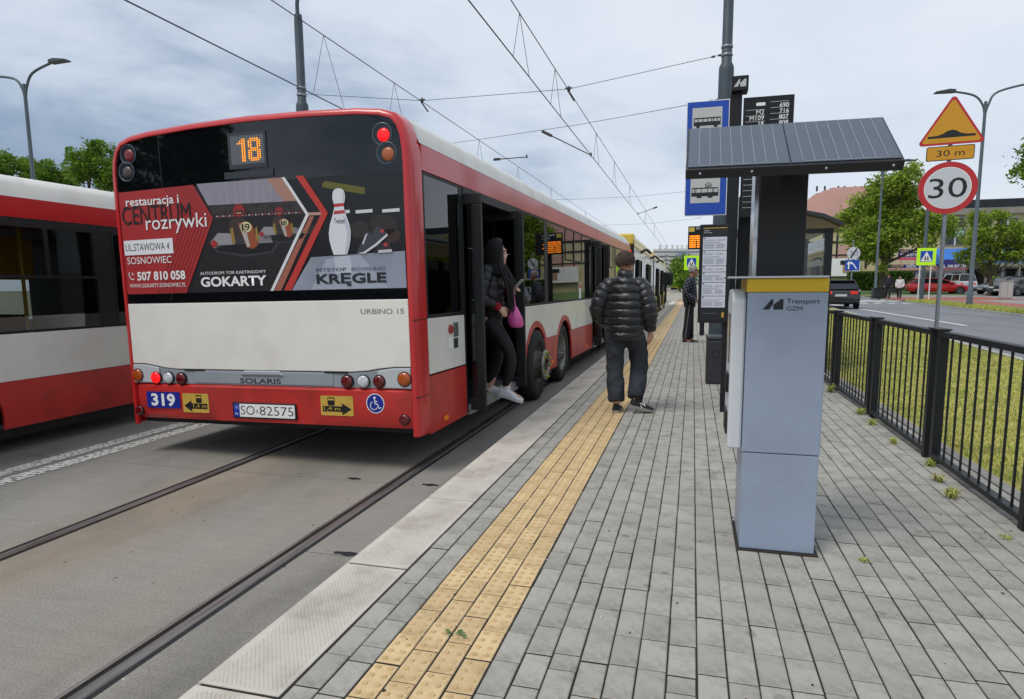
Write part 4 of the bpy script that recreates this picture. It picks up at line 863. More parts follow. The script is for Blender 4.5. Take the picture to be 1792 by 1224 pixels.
# ---- shelter
sh = thing('bus_shelter', 'anthracite bus shelter with curved roof and glass walls beside the fence', 'shelter', (0, 0, 0))
SG = glass('shelter_glass', (.86, .89, .88), ior=1.45)
ya, yb = 10.9, 15.2
rp = [(.72, 2.30), (.95, 2.40), (1.25, 2.455), (1.55, 2.44), (1.85, 2.37), (2.1, 2.24)]
b = MB(); ring = rp + [(x, z-.05) for x, z in rp[::-1]]; b.prism(ring, 'y', ya-.15, yb+.15); b.obj('roof', mat('shelter_roof', '2a2e33', .5, var=.2), sh, smooth=30, fix=True)
b = MB(); b.prism([(x, z-.053) for x, z in rp]+[(x, z-.062) for x, z in rp[::-1]], 'y', ya+.05, yb-.05); b.obj('ceiling_lining', mat('shelter_lining', 'a79d8b', .7), sh, smooth=30, fix=True)
b = MB(); b.box(.8, 1.99, ya-.03, ya+.03, 2.1, 2.17); b.obj('cross_beam', BLACK, sh)
for x, y in ((1.94, ya), (1.94, (ya+yb)/2), (1.94, yb), (.82, ya), (.82, yb)):
    b = MB(); b.box(x-.05, x+.05, y-.05, y+.05, -.01, 2.15); b.obj('post', BLACK, sh)
for y0_, y1_ in ((ya+.05, (ya+yb)/2-.05), ((ya+yb)/2+.05, yb-.05)):
    b = MB(); b.box(1.935, 1.945, y0_, y1_, .25, 2.05); b.obj('glass_panel', SG, sh)
b = MB(); b.box(1.25, 1.888, ya+.003, ya+.012, .25, 2.1); b.obj('glass_panel', SG, sh)
b = MB(); b.box(1.2, 1.25, ya-.02, ya+.03, -.01, 2.1); b.obj('post', BLACK, sh)
b = MB(); b.box(1.45, 1.85, ya+.6, yb-.6, .42, .46); b.obj('bench', mat('bench_wood', '7a5836', .6, var=.3, scale=10), sh)
b = MB(); b.box(1.05, 1.13, yb-.3, yb-.25, .6, 2.0); b.obj('poster_case', BLACK, sh)
for y in (ya+.9, yb-.9):
    b = MB(); b.box(1.6, 1.66, y-.03, y+.03, -.01, .42); b.obj('bench_leg', BLACK, sh)

# ---- railing: every post and bar is a part
fn = thing('railing', 'dark metal railing with upright bars between the platform and the lawn', 'fence', (1.80, 0, 0))
pair = [2.3, 4.0, 5.61, 7.38, 9.2, 10.7]
FB = mat('railing_paint', '12161b', .45, var=.35, scale=7, spec=.4)
pm_ = MB(); pm_.box(-.03, .03, -.028, .028, -.05, 1.0); pme = pm_.mesh('post', FB); bm_ = MB(); bm_.box(-.006, .006, -.006, .006, .075, .955); bme = bm_.mesh('bar', FB)
for p_ in pair:
    for dy in (-.085, .085): link('post', pme, fn, (0, p_+dy, 0))
    b = MB(); b.box(-.042, .042, p_-.125, p_+.125, 1.001, 1.012); b.obj('post_cap', FB, fn)
for a, c_ in zip(pair, pair[1:]):
    y0_, y1_ = a+.116, c_-.116
    b = MB(); b.box(-.03, .03, y0_, y1_, .955, .995); b.obj('top_rail', FB, fn, bevel=.003); b = MB(); b.box(-.03, .03, y0_, y1_, .04, .075); b.obj('bottom_rail', FB, fn, bevel=.003)
    n = round((y1_-y0_)/.15)
    for k in range(1, n): link('bar', bme, fn, (0, y0_+(y1_-y0_)*k/n, 0))

# ---- speed limit sign on the lawn
RS = mat('sign_red', 'b4191d', .35, coat=.2); SY = mat('sign_yellow', 'c98f16', .4); SGW = mat('sign_white', 'c3c7cc', .4)
sg = thing('speed_limit_sign', 'round 30 speed limit sign under a yellow speed bump triangle on a steel pole', 'road sign', (3.99, 12.6, 0), rad(-9))
b = MB(); b.cyl((0, .03, -.1), (0, .03, 4.3), .032, 12); b.obj('pole', STEEL, sg, smooth=60)
def plate(poly, y0_, name, m, par, edge=.012): b = MB(); b.prism(poly, 'y', y0_, y0_+.012); return b.obj(name, m, par, fix=True)
rp_ = plate(disc(.0, 2.895, .418, 40), -.018, 'round_plate', RS, sg); flat(disc(0, 2.895, .332, 40), -.0195, PRINTW, rp_, 'inner_rim'); flat(disc(0, 2.895, .322, 40), -.0205, SGW, rp_, 'inner_face'); text('30', (-.265, .27, 2.735, 3.055), -.0215, PRINTK, rp_, bold=.0)
sp2 = plate(rrect(-.335, .335, 3.335, 3.565, .03), -.018, 'distance_plate', PRINTK, sg); flat(rrect(-.323, .323, 3.347, 3.553, .025), -.0195, SY, sp2, 'plate_face'); text('30 m', (-.19, .2, 3.40, 3.5), -.0205, PRINTK, sp2, bold=.01)
def rtri(cx, z0, w_, h, r, n=5):
    P = [V((cx-w_/2, z0)), V((cx+w_/2, z0)), V((cx, z0+h))]; o = []
    for i in range(3):
        p, a, c_ = P[i], (P[i-1]-P[i]).normalized(), (P[(i+1) % 3]-P[i]).normalized(); bi = (a+c_).normalized(); hs = sqrt((1-a.dot(c_))/2); ctr = p+bi*(r/hs)
        a0 = atan2(*(-(V((a.y, -a.x)) if a.cross(c_) > 0 else V((-a.y, a.x))))[::-1]) if False else None
        s_, e_ = p+a*(r/math.tan(math.asin(hs))), p+c_*(r/math.tan(math.asin(hs)))
        for k in range(n+1):
            t_ = k/n; q = (s_-ctr).slerp(e_-ctr, t_) if False else ((s_-ctr)*(1-t_)+(e_-ctr)*t_); o.append(tuple(ctr+q.normalized()*r))
    return o
tp_ = plate(rtri(.0, 3.585, .96, .79, .045), -.018, 'warning_triangle', RS, sg); flat(rtri(0, 3.618, .845, .69, .03), -.0195, SY, tp_, 'triangle_face')
hump = [(-.33, 3.695), (.33, 3.695), (.33, 3.73), (.2, 3.735), (.12, 3.76), (.06, 3.80), (0, 3.815), (-.06, 3.80), (-.12, 3.76), (-.2, 3.735), (-.33, 3.73)]
flat(hump, -.0205, PRINTK, tp_, 'bump_symbol')

# ---- overhead line: two poles, span wires, contact and carrier wires
PM = mat('pole_grey_green', '3c4850', .5, var=.2, scale=3); WIRE = mat('wire_dark', '2a2c2f', .5, .4); INS = mat('insulator', '3a3432', .5)
def cat_pole(x, y, label, lamp=None, h=8.6, joint=5.25):
    t = thing('catenary_pole', label, 'pole', (x, y, 0), group='poles of the overhead line')
    b = MB(); b.lathe([(.17, -.05), (.165, .3), (.13, joint-.12), (.125, joint-.05), (.09, joint+.02), (.086, joint+1.6), (.075, joint+1.75), (.072, h)], 20, cap=True); b.obj('mast', PM, t, smooth=40)
    b = MB(); b.lathe([(.2, -.02), (.2, .05), (.17, .06)], 20); b.obj('base_collar', PM, t, smooth=30)
    for dz in (.12, .26):
        b = MB(); b.lathe([(.098, joint+dz), (.104, joint+dz+.01), (.104, joint+dz+.03), (.098, joint+dz+.04)], 20, cap=False); b.obj('wire_clamp', STEEL, t, smooth=40)
    if lamp:
        b = MB(); P = spline([(0, 0, h-.1), (0, 0, h+.35), (lamp*.18, 0, h+.75), (lamp*.6, 0, h+.95), (lamp*1.4, 0, h+1.0)], 5); b.tube(P, .04, 10); b.obj('lamp_arm', PM, t, smooth=60)
        b = MB(); b.box(min(lamp*1.4, lamp*2), max(lamp*1.4, lamp*2), -.14, .14, h+.96, h+1.06); b.obj('lamp_head', PM, t, bevel=.03)
    return t
cat_pole(.47, 12.9, 'tall grey catenary pole rising behind the stop totem', h=9.5)
cat_pole(-8.12, 12.9, 'grey catenary pole with bent lamp arm behind the red bus roof', lamp=1.0, h=6.95)
def wire(name, pts, r, label=None, m=WIRE, sag=0., n=14):
    P = []
    for a, c_ in zip(pts, pts[1:]):
        a, c_ = V(a), V(c_)
        for k in range(n): t_ = k/n; P.append(a+(c_-a)*t_-V((0, 0, sag*4*t_*(1-t_))))
    P.append(V(pts[-1])); b = MB(); b.tube(P, r, 5); o = b.obj(name, m, None)
    if label: tag(o, label, 'wire', 'wires of the tram overhead line')
    return o
for X, zm, zc, side_ in ((-2.38, 5.03, 4.36, 'near'), (-5.38, 5.05, 4.12, 'far')):
    wire('carrier_wire', [(X, -12, zm), (X, 12.9, zm), (X, 31, zm), (X-.1, 60, zm+.1), (X-.4, 110, zm)], .0075, 'upper carrier wire running above the %s tram track' % side_)
    wire('contact_wire', [(X, -12, zc), (X, 12.9, zc), (X, 31, zc), (X-.1, 60, zc+.1), (X-.4, 110, zc)], .0085, 'lower contact wire running above the %s tram track' % side_)
    for y, nth in zip((4.0, 9.2, 11.6, 16.6, 20.5, 25.5, 34, 42), ('first', 'second', 'third', 'fourth', 'fifth', 'sixth', 'seventh', 'eighth')):
        b = MB(); b.tube([(X, y-.35, zc), (X, y, zm)], .004, 4); b.tube([(X, y, zm), (X, y+.55, zc)], .004, 4)
        tag(b.obj('wire_dropper', WIRE), '%s V-shaped wire dropper from the viewer above the %s track' % (nth, side_), 'wire', 'V droppers of the %s track' % side_)
def span(a, b_, mids, label):
    P = [a]+mids+[b_]; o = wire('span_wire', P, .0055, label, n=6)
    for t_ in (.03, .07):
        p, q = V(P[-1])+(V(P[-2])-V(P[-1]))*t_, V(P[-1])+(V(P[-2])-V(P[-1]))*(t_+.022); b = MB(); b.cyl(p, q, .02, 8); b.obj('insulator', INS, o)
    return o
span((-8.12, 12.9, 5.42), (.47, 12.9, 5.42), [(-5.38, 12.9, 5.07), (-2.38, 12.9, 5.05)], 'span wire between the two nearest catenary poles')
span((-8.6, 19.4, 5.55), (.47, 12.9, 4.66), [(-5.6, 17.2, 5.2), (-2.6, 15.1, 4.9)], 'slanting span wire leading to the lower clamp of the right pole')
span((-9.2, 28.7, 5.2), (.4, 28.7, 5.2), [(-5.38, 28.7, 5.03), (-2.38, 28.7, 5.03)], 'distant straight span wire across the tracks behind the near one')
span((-9.2, 40, 5.1), (.4, 40, 5.15), [(-5.4, 40, 4.9), (-2.5, 40, 4.9)], 'farthest sagging span wire across the tracks')
for x, y, z in ((-2.38, 12.9, 5.05), (-5.38, 12.9, 5.07)):
    b = MB(); b.ball((0, 0, 0), (.035, .035, .06), 10, 6); b.cyl((0, 0, -.05), (.09, .1, -.2), .014, 6); b.cyl((-.07, 0, .02), (.07, 0, .02), .012, 6)
    o = b.obj('wire_hanger', INS, None, smooth=50, loc=(x, y, z)); tag(o, 'dark insulated hanger on the nearest span wire above the %s track' % ('near' if x > -3 else 'far'), 'insulator')
for k, (a, c_) in enumerate((((-3.55, 15.8, 4.98), (-2.38, 15.8, 4.36+.0)), ((-5.0, 16.6, 4.55), (-4.2, 16.9, 4.62)), ((-1.6, 30.0, 4.72), (-2.38, 29.5, 4.4)))):
    a, c_ = V(a), V(c_); b = MB(); b.tube([a, a+(c_-a)*.5, c_], [.016, .014, .012], 6); b.cyl(a, a+(c_-a)*.2, .034, 8); b.cyl(c_+V((0, 0, .06)), c_-V((0, 0, .03)), .02, 6)
    tag(b.obj('steady_arm', INS, None, smooth=50), ['steady arm with insulator reaching to the contact wire left of the stop sign', 'steady arm just above the red bus roof', 'small distant steady arm above the bus stop queue'][k], 'steady arm')

# ---- departure display and crossing signs
ld = thing('departure_display', 'black electronic departure board with orange text on a post', 'display', (.12, 18.2, 0))
b = MB(); b.box(-.28, .5, -.06, .06, 2.27, 2.86); k = b.obj('housing', BLACK, ld, bevel=.01); b = MB(); b.box(.08, .2, .061, .16, -.01, 2.8); b.obj('post', BLACK, ld)
flat(rect(-.26, -.12, 2.72, 2.83), -.0615, mat('display_yellow', 'c9b04a', .5), k, 'mark'); text('Dąbrowa', (-.07, .3, 2.76, 2.83), -.0615, PRINTW, k); text('Aleja', (.06, .3, 2.68, 2.74), -.0615, PRINTW, k)
LED = mat('led_orange', 'ff8a14', .5, emit=1.2)
b = MB()
for i in range(6):
    for x0_ in (-.24, -.05):
        x = x0_
        while x < x0_+rnd.uniform(.12, .2)+(.15 if x0_ > -.1 else 0): wd = rnd.uniform(.012, .03); b.sheet(rect(x, x+wd, 2.31+.055*i, 2.348+.055*i), -.0615); x += wd+.008
stuff(b.obj('led_rows', LED, k))
def crossing_sign(x, y, z0, s, label, legs, z1=None, ground=0.):
    t = thing('crossing_sign', label, 'road sign', (x, y, ground), group='pedestrian crossing signs')
    b = MB(); b.box(-s/2, s/2, -.02, .0, z0, z0+s); k = b.obj('fluorescent_board', mat('fluo_yellow', 'b4e81c', .5, emit=.12), t); flat(rect(-s*.32, s*.32, z0+s*.2, z0+s*.83), -.0225, SB, k, 'blue_panel')
    flat([(-s*.3, z0+s*.23), (s*.3, z0+s*.23), (0, z0+s*.8)], -.025, PRINTW, k, 'white_triangle'); b = MB()
    for o_ in (-.06, .07): b.sheet(disc(s*o_, z0+s*.5, s*.035, 8), -.027); b.sheet([(s*(o_-.03), z0+s*.46), (s*(o_-.06), z0+s*.28), (s*(o_-.03), z0+s*.28), (s*o_, z0+s*.36), (s*(o_+.04), z0+s*.28), (s*(o_+.07), z0+s*.28), (s*(o_+.03), z0+s*.46)], -.027)
    stuff(b.obj('walker_symbol', PRINTK, k))
    for lx in legs: b = MB(); b.cyl((lx, .03, -.1), (lx, .03, z0+s*.9), .035, 8); b.obj('leg', WHITE if len(legs) > 1 else STEEL, t)
crossing_sign(-.09, 30, 1.98, .62, 'fluorescent yellow crossing sign behind the old man on the platform', [0])
crossing_sign(13.84, 46.4, 2.2, 1.05, 'fluorescent yellow crossing sign on two white legs beside the road', [-.3, .3], ground=.235)
# ------------------------------------------------------------------ lawn, main road, pavements on the right (the ground rises gently there)
def at(px, py, Y):          # point at depth Y on the line of sight through a spot of the photograph
    r = r2*((px-896)/1150) + d2*((py-650)/1150) + fw; return V((0, 0, EYE)) + r*(Y/r.y)
SL = .005
kn = lambda y: 4.75+.0535*y
kf = lambda y: 10.65+.0403*y
def strip(name, fx0, fx1, y0, y1, dz, m, parent=None, n=24, z0=None):
    b = MB(); vs = []; 
    for i in range(n+1):
        y = y0+(y1-y0)*i/n; a, c_ = fx0(y), fx1(y); vs += [(a, y, (SL*y+dz) if z0 is None else z0), (c_, y, SL*y+dz)]
    b.add(vs, [(2*i, 2*i+1, 2*i+3, 2*i+2) for i in range(n)]); return b.obj(name, m, parent)
m_lawn = mat('lawn_soil', 'a1984f', .95, var=.45, scale=2.2, bump=.6, bscale=30, dark='746a3a')
lawn = structure(strip('lawn', lambda y: 2.076, lambda y: kn(y)-.12, -8, 130, 0, m_lawn, z0=.0, n=40))
m_asph = mat('asphalt', '74767b', .85, var=.2, scale=.8, bump=.3, bscale=120, stretch=(1, .3, 1)); m_kerb = mat('kerb_stone', 'a3a29c', .85, var=.2, scale=4)
mroad = structure(strip('main_road', lambda y: kn(y)-.02, lambda y: kf(y)+.02, -20, 200, -.07, m_asph))
kb = strip('kerb', lambda y: kn(y)-.15, lambda y: kn(y), -20, 140, .012, m_kerb, mroad); kb = strip('kerb', kf, lambda y: kf(y)+.16, -20, 140, .02, m_kerb, mroad)
for nm, f0 in (('kerb_face', kn), ('kerb_face', kf)):
    b = MB(); b.add([(f0(-20), -20, SL*-20+.015), (f0(140), 140, SL*140+.015), (f0(140), 140, SL*140-.09), (f0(-20), -20, SL*-20-.09)], [(0, 1, 2, 3)]); b.obj(nm, m_kerb, mroad)
m_paint = mat('road_paint', 'c9c9c4', .7, var=.12, scale=6)
c_ln = lambda y: 8.35-.012*y
strip('lane_line', lambda y: c_ln(y)-.09, lambda y: c_ln(y)+.09, 23, 42, -.064, m_paint, mroad, 6)
for y in (5, 13): strip('lane_line', lambda y: c_ln(y)-.08, lambda y: c_ln(y)+.08, y, y+4, -.064, m_paint, mroad, 2)
strip('tar_seam', lambda y: 10.1+.01*y, lambda y: 10.16+.01*y, 14, 30, -.065, mat('tar_pale', '808286', .8), mroad, 4)
for k in range(11):
    x = 6.6+.95*k/1.0
    if x < 12.4: strip('crossing_bar', lambda y: x, lambda y: x+.5, 46.5, 51.5, -.064, m_paint, mroad, 2)
for k in range(8): strip('stop_tooth', lambda y: 6.7+.75*k, lambda y: 7.1+.75*k, 43.2, 44.2, -.064, m_paint, mroad, 2)
m_verge = mat('verge_soil', '77763c', .95, var=.4, scale=2, bump=.5, bscale=25)
structure(strip('verge', lambda y: kf(y)+.16, lambda y: kf(y)+1.5, -20, 45.8, .03, m_verge)); structure(strip('verge', lambda y: kf(y)+.16, lambda y: kf(y)+1.5, 58.5, 140, .03, m_verge))
m_side = mat('sidewalk_paving', '8b8a86', .85, var=.25, scale=1.2, bump=.2)
structure(strip('sidewalk', lambda y: kf(y)+1.5, lambda y: kf(y)+9, -20, 160, .028, m_side)); structure(strip('car_park', lambda y: kf(y)+9, lambda y: 130, -20, 160, .02, mat('car_park_asphalt', '7c7b78', .9, var=.3, scale=.5, bump=.2)))
structure(strip('bike_path', lambda y: kf(y)+.16, lambda y: kf(y)+7.5, 47.5, 55, .036, mat('red_bike_paving', '9a5a4c', .85, var=.2, scale=2), n=4)); structure(strip('bike_path', lambda y: kf(y)+2.4, lambda y: kf(y)+4.2, 30, 46, .036, mat('red_bike_paving', '9a5a4c', .85), n=4))
bank = MB(); bank.add([(9.5, 62, .3), (22.5, 62, .32), (26, 96, 1.1), (9, 96, 1.1)], [(0, 1, 2, 3)]); structure(bank.obj('grass_bank', mat('bank_grass', '4d6a2c', .95, var=.4, scale=1.5, bump=.5, bscale=20)))
far_ = MB(); far_.add([(-60, 62, -.25), (4.6, 62, -.2), (9, 140, .3), (20, 420, 0), (-120, 420, 0)], [(0, 1, 2, 3, 4)]); structure(far_.obj('tram_apron', mat('far_gravel', '9c968a', .9, var=.25, scale=.15)))
zc_ = MB(); zc_.add([(-1.6, 56, .004), (1.98, 56, .004), (1.98, 59, .004), (-1.6, 59, .004)], [(0, 1, 2, 3)]); structure(zc_.obj('crossing_pad', mat('crossing_red', 'a4695c', .85, var=.2)))
for x in (-3.8, -2.3, -8.9, -7.3):
    b = MB(); b.bar((x, 120, -.12), (x+4, 260, -.0), .09, .1); structure(b.obj('distant_rail', m_rail))

# grass: uncountable blades on the lawn and verge
def blades(name, n, area, hmin, hmax, mats, parent=None, seed=3):
    R = random.Random(seed); b = MB()
    for _ in range(n):
        x, y, z = area(R); h = R.uniform(hmin, hmax); a = R.uniform(0, 2*pi); wd = R.uniform(.003, .006)*(1+h*4)*(1+y*.05); lx, ly = cos(a)*h*R.uniform(.1, .7), sin(a)*h*R.uniform(.1, .7); q = R.uniform(0, pi)
        b.cur = R.choices(range(len(mats)), [5, 4, 3][:len(mats)])[0]
        b.add([(x-cos(q)*wd, y-sin(q)*wd, z), (x+cos(q)*wd, y+sin(q)*wd, z), (x+lx, y+ly, z+h)], [(0, 1, 2)])
    return stuff(b.obj(name, mats, parent))
GM = [mat('grass_straw', 'b5b060', .9, isl=.25), mat('grass_green', '7f963e', .9, isl=.25), mat('grass_fresh', '9db04c', .9, isl=.25)]
def lawn_pt(R):
    y = 3.2+29*R.random()**1.7; x = R.uniform(2.1, kn(y)-.15); u = (x-2.076)/(kn(y)-.12-2.076); return x, y, SL*y*u
o = blades('lawn_grass', 95000, lawn_pt, .012, .036, GM); tag(o, 'short patchy green and straw-coloured grass on the lawn', 'grass')
def verge_pt(R):
    y = R.uniform(26, 46); return R.uniform(kf(y)+.2, kf(y)+1.45), y, SL*y+.03
o = blades('verge_grass', 9000, verge_pt, .04, .16, [GM[0], GM[2]], seed=5); tag(o, 'strip of yellowish grass between the far kerb and the pavement', 'grass')
# weeds along the railing and in the paving joints
def weed(x, y, r, h, n, label, z=0., mats=None):
    R = random.Random(int(x*1000+y*77)); b = MB(); r *= .85; h *= .7
    for _ in range(n):
        a = R.uniform(0, 2*pi); L_ = R.uniform(.4, 1)*r; hh = R.uniform(.3, 1)*h; wd = R.uniform(.002, .0045); q = a+pi/2
        p0 = (x+R.uniform(-.02, .02), y+R.uniform(-.03, .03), z); p1 = (p0[0]+cos(a)*L_*.5, p0[1]+sin(a)*L_*.5, z+hh); p2 = (p0[0]+cos(a)*L_, p0[1]+sin(a)*L_, z+hh*R.uniform(.5, 1.1))
        b.cur = R.randrange(len(mats or GM)); v = [V(p0), V(p1), V(p2)]; o_ = V((cos(q)*wd, sin(q)*wd, 0))
        b.add([v[0]-o_, v[0]+o_, v[1]+o_, v[1]-o_, v[2]], [(0, 1, 2, 3), (3, 2, 4)])
    return tag(b.obj('weed_tuft', mats or GM), label, 'weed', 'weeds on the platform')
WD = [mat('weed_dry', '8a6a48', .9), GM[0], GM[1]]
weed(1.74, 5.42, .07, .07, 60, 'bright green weed tuft at the foot of the thick railing post'); weed(1.70, 6.9, .09, .09, 50, 'weed tuft on the paving by the second railing post'); weed(1.72, 7.45, .12, .1, 60, 'larger weed tuft under the railing post near the ticket machine')
weed(1.68, 6.12, .07, .08, 40, 'loose weed in the paving between two railing posts'); weed(1.66, 4.98, .09, .08, 40, 'dry reddish weed beside the railing bottom rail', mats=WD); weed(1.62, 4.62, .12, .09, 55, 'sprawling dry weed nearest the right picture edge', mats=WD); weed(1.66, 4.74, .06, .05, 30, 'small green weed next to the sprawling dry one')
weed(1.64, 3.92, .05, .04, 24, 'tiny green weed close to the right picture edge'); weed(.84, 3.42, .035, .025, 24, 'tiny green sprout in the joint right of the ticket machine')
weed(1.7, 8.9, .12, .16, 60, 'tall weed growing at the far railing post')
# crumbs, grit and leaf bits nobody could count
R = random.Random(44); b = MB(); CR = [mat('crumb_brown', '5c4630', .9), mat('crumb_pale', 'b9b5ab', .9), mat('crumb_dark', '2b2824', .9)]
for _ in range(420):
    onp = R.random() < .75; y = 1.4+9*R.random()**1.6; x = (R.uniform(-1.25, 1.7) if R.random() < .5 else R.gauss(1.55, .12)) if onp else R.uniform(-5.2, -1.75); z = .0012 if onp else ROAD+.001
    if not -5.2 < x < 1.75 or (x < -1.62 and onp): continue
    s_ = R.uniform(.002, .0075); n = R.randint(4, 6); a0 = R.uniform(0, 6); b.cur = R.choices((0, 1, 2), (3, 2, 3))[0]
    pts = [(x+s_*cos(a0+6.28*i/n)*R.uniform(.6, 1.3), y+s_*1.4*sin(a0+6.28*i/n)*R.uniform(.6, 1.3), z) for i in range(n)]; b.add(pts+[(x, y, z+s_*.5)], [(i, (i+1) % n, n) for i in range(n)])
tag(stuff(b.obj('grit', CR)), 'scattered grit, crumbs and dry leaf bits on the paving', 'debris')
# fallen leaf sprig on the tactile strip
lf = MB(); LG = mat('leaf_green', '3c6128', .6, isl=.2)
for (dx, dy, a, L_) in ((0, 0, .3, .05), (.012, .0, 1.3, .04), (-.02, .006, 2.7, .035), (.03, -.006, -.4, .032), (-.005, .0, 3.6, .03)):
    c_, s_ = cos(a), sin(a); q = [(0, 0, .004), (L_*.4, .009, .012), (L_, 0, .006), (L_*.4, -.009, .009)]
    lf.add([(-.86+dx+x*c_-y*s_, 2.262+dy+x*s_+y*c_, z+.002) for x, y, z in q], [(0, 1, 2, 3)])
tag(lf.obj('fallen_leaf', LG), 'green leaf sprig lying on the yellow tactile strip', 'leaf')

# ------------------------------------------------------------------ trees
BARK = mat('bark', '4a4035', .95, var=.4, scale=9, bump=.6, bscale=30)
def leafmat(name, col):
    if name in _m: return _m[name]
    m = bpy.data.materials.new(name); m.use_nodes = True; t = m.node_tree; t.nodes.clear(); L = t.links
    o = N(t, 'ShaderNodeOutputMaterial'); x = N(t, 'ShaderNodeMixShader'); x.inputs[0].default_value = .35; d = N(t, 'ShaderNodeBsdfDiffuse'); tr = N(t, 'ShaderNodeBsdfTranslucent')
    g = N(t, 'ShaderNodeNewGeometry'); r = N(t, 'ShaderNodeValToRGB'); e = r.color_ramp.elements; c = s2l(col)
    e[0].color = (c[0]*.55, c[1]*.6, c[2]*.6, 1); e[1].color = (c[0]*1.5, c[1]*1.35, c[2]*1.1, 1); L.new(g.outputs['Random Per Island'], r.inputs[0])
    L.new(r.outputs[0], d.inputs[0]); L.new(r.outputs[0], tr.inputs[0]); L.new(d.outputs[0], x.inputs[1]); L.new(tr.outputs[0], x.inputs[2]); L.new(x.outputs[0], o.inputs[0]); _m[name] = m; return m
def tree(base, h, clumps, nleaf, ls, m, label, tr=.25, seed=1, group=None, fork=.35, name='leafy_tree', lean=(0, 0)):
    """tapered trunk, limbs to every clump, leaf faces spread through the clumps"""
    R = random.Random(seed); t = thing(name, label, 'tree', base, group=group); b = MB()
    top = V((lean[0], lean[1], h*.62)); trunk = spline([(0, 0, -.2), (R.uniform(-.1, .1), R.uniform(-.1, .1), h*fork*.5), (lean[0]*.4+R.uniform(-.15, .15), lean[1]*.4, h*fork), tuple(top)], 4); n = len(trunk)
    b.tube(trunk, [tr*(1.25-.95*i/(n-1))+(tr*.25 if i == 0 else 0) for i in range(n)], 9)
    L = MB(); tot = sum(r[0]*r[1]*r[2] for _, r in clumps)
    for c, r in clumps:
        c = V(c); k = min(int(n*(.35+.55*R.random())), n-2); st = trunk[k]; mid = st+(c-st)*.5+V((R.uniform(-.3, .3), R.uniform(-.3, .3), -.1*h*.1)); b.tube(spline([tuple(st), tuple(mid), tuple(c)], 3), [tr*.42, tr*.36, tr*.3, tr*.22, tr*.16, tr*.1, tr*.05], 5)
        sub = []
        for _ in range(max(6, int(26*(r[0]*r[1]*r[2])**.33))):
            d = V((R.gauss(0, 1), R.gauss(0, 1), R.gauss(0, 1))).normalized()*R.uniform(.45, 1)
            sub.append((c+V((d.x*r[0], d.y*r[1], d.z*r[2])), R.uniform(.18, .36)*min(r)+ls*1.4))
        for p, _ in sub[::3]: b.tube([tuple(c), tuple(c+(p-c)*.55+V((0, 0, .1))), tuple(p)], [tr*.09, tr*.06, tr*.02], 4)
        m_ = int(nleaf*r[0]*r[1]*r[2]/tot)
        for _ in range(m_):
            p, s = R.choice(sub); q = p+V((R.gauss(0, s*.6), R.gauss(0, s*.6), R.gauss(0, s*.42))); nrm = V((R.gauss(0, .6), R.gauss(0, .6), R.uniform(.2, 1))).normalized(); u = nrm.orthogonal().normalized(); u = Matrix.Rotation(R.uniform(0, 6.28), 3, nrm) @ u; v = nrm.cross(u); a = ls*R.uniform(.45, 1.5)
            L.add([q-u*a, q-v*a*.42, q+u*a, q+v*a*.42], [(0, 1, 2, 3)])
    b.obj('trunk', BARK, t, smooth=60); L.obj('crown', m, t); return t
LM1, LM2, LM3 = leafmat('leaf_spring', '86a044'), leafmat('leaf_mid', '6a8c3c'), leafmat('leaf_dark', '46642e')
def rand_clumps(R, c, r, n, cr):
    o = []
    for _ in range(n):
        d = V((R.gauss(0, 1), R.gauss(0, 1), R.gauss(0, 1))).normalized()*R.uniform(.35, .95); s = cr*R.uniform(.7, 1.3); o.append(((c[0]+d.x*r[0], c[1]+d.y*r[1], c[2]+d.z*r[2]), (s, s, s*.75)))
    return o
def tree_px(foot, top, Y, spots, nleaf, ls, m, label, tr, seed, fork=.3):
    """clump spots given where they stand beside the trunk, all at the tree's own distance"""
    p = at(*foot, Y); q = at(*top, Y); R = random.Random(seed); cl_ = []
    for x, y, r in spots:
        w_ = at(x, y, Y)-p; rr = r*Y/1150; cl_.append(((w_.x, R.uniform(-.7, .7)*rr*1.3, w_.z), (rr, rr, rr*.8)))
    return tree(tuple(p), q.z-p.z, cl_, nleaf, ls, m, label, tr, seed, fork=fork)
tree_px((1546, 508), (1575, 290), 66, [(1500, 420, 26), (1490, 385, 22), (1520, 360, 26), (1545, 330, 26), (1580, 320, 24), (1565, 365, 30), (1600, 345, 24), (1610, 385, 26), (1570, 405, 30), (1530, 405, 28), (1640, 395, 22), (1655, 405, 14), (1545, 440, 24), (1590, 300, 14), (1600, 290, 9), (1545, 470, 12), (1510, 445, 16), (1610, 420, 20), (1475, 395, 12)],
        24000, .16, LM1, 'large spring-green tree standing behind the speed limit sign', .34, 21)
tree_px((1730, 514), (1735, 366), 60, [(1720, 385, 17), (1745, 380, 14), (1700, 420, 18), (1735, 410, 20), (1765, 405, 18), (1785, 425, 18), (1750, 440, 20), (1710, 445, 18), (1690, 450, 14), (1780, 450, 16), (1735, 470, 12), (1800, 405, 16), (1810, 440, 18), (1738, 485, 7)],
        13000, .13, LM1, 'smaller spring-green tree in front of the shop with blue awning', .16, 22, fork=.25)
tree_px((1900, 560), (1830, 230), 26, [(1796, 300, 13), (1815, 300, 22), (1850, 280, 40), (1890, 300, 50), (1840, 330, 26)], 6000, .09, LM2, 'leafy branch end reaching in at the right picture edge', .2, 23)
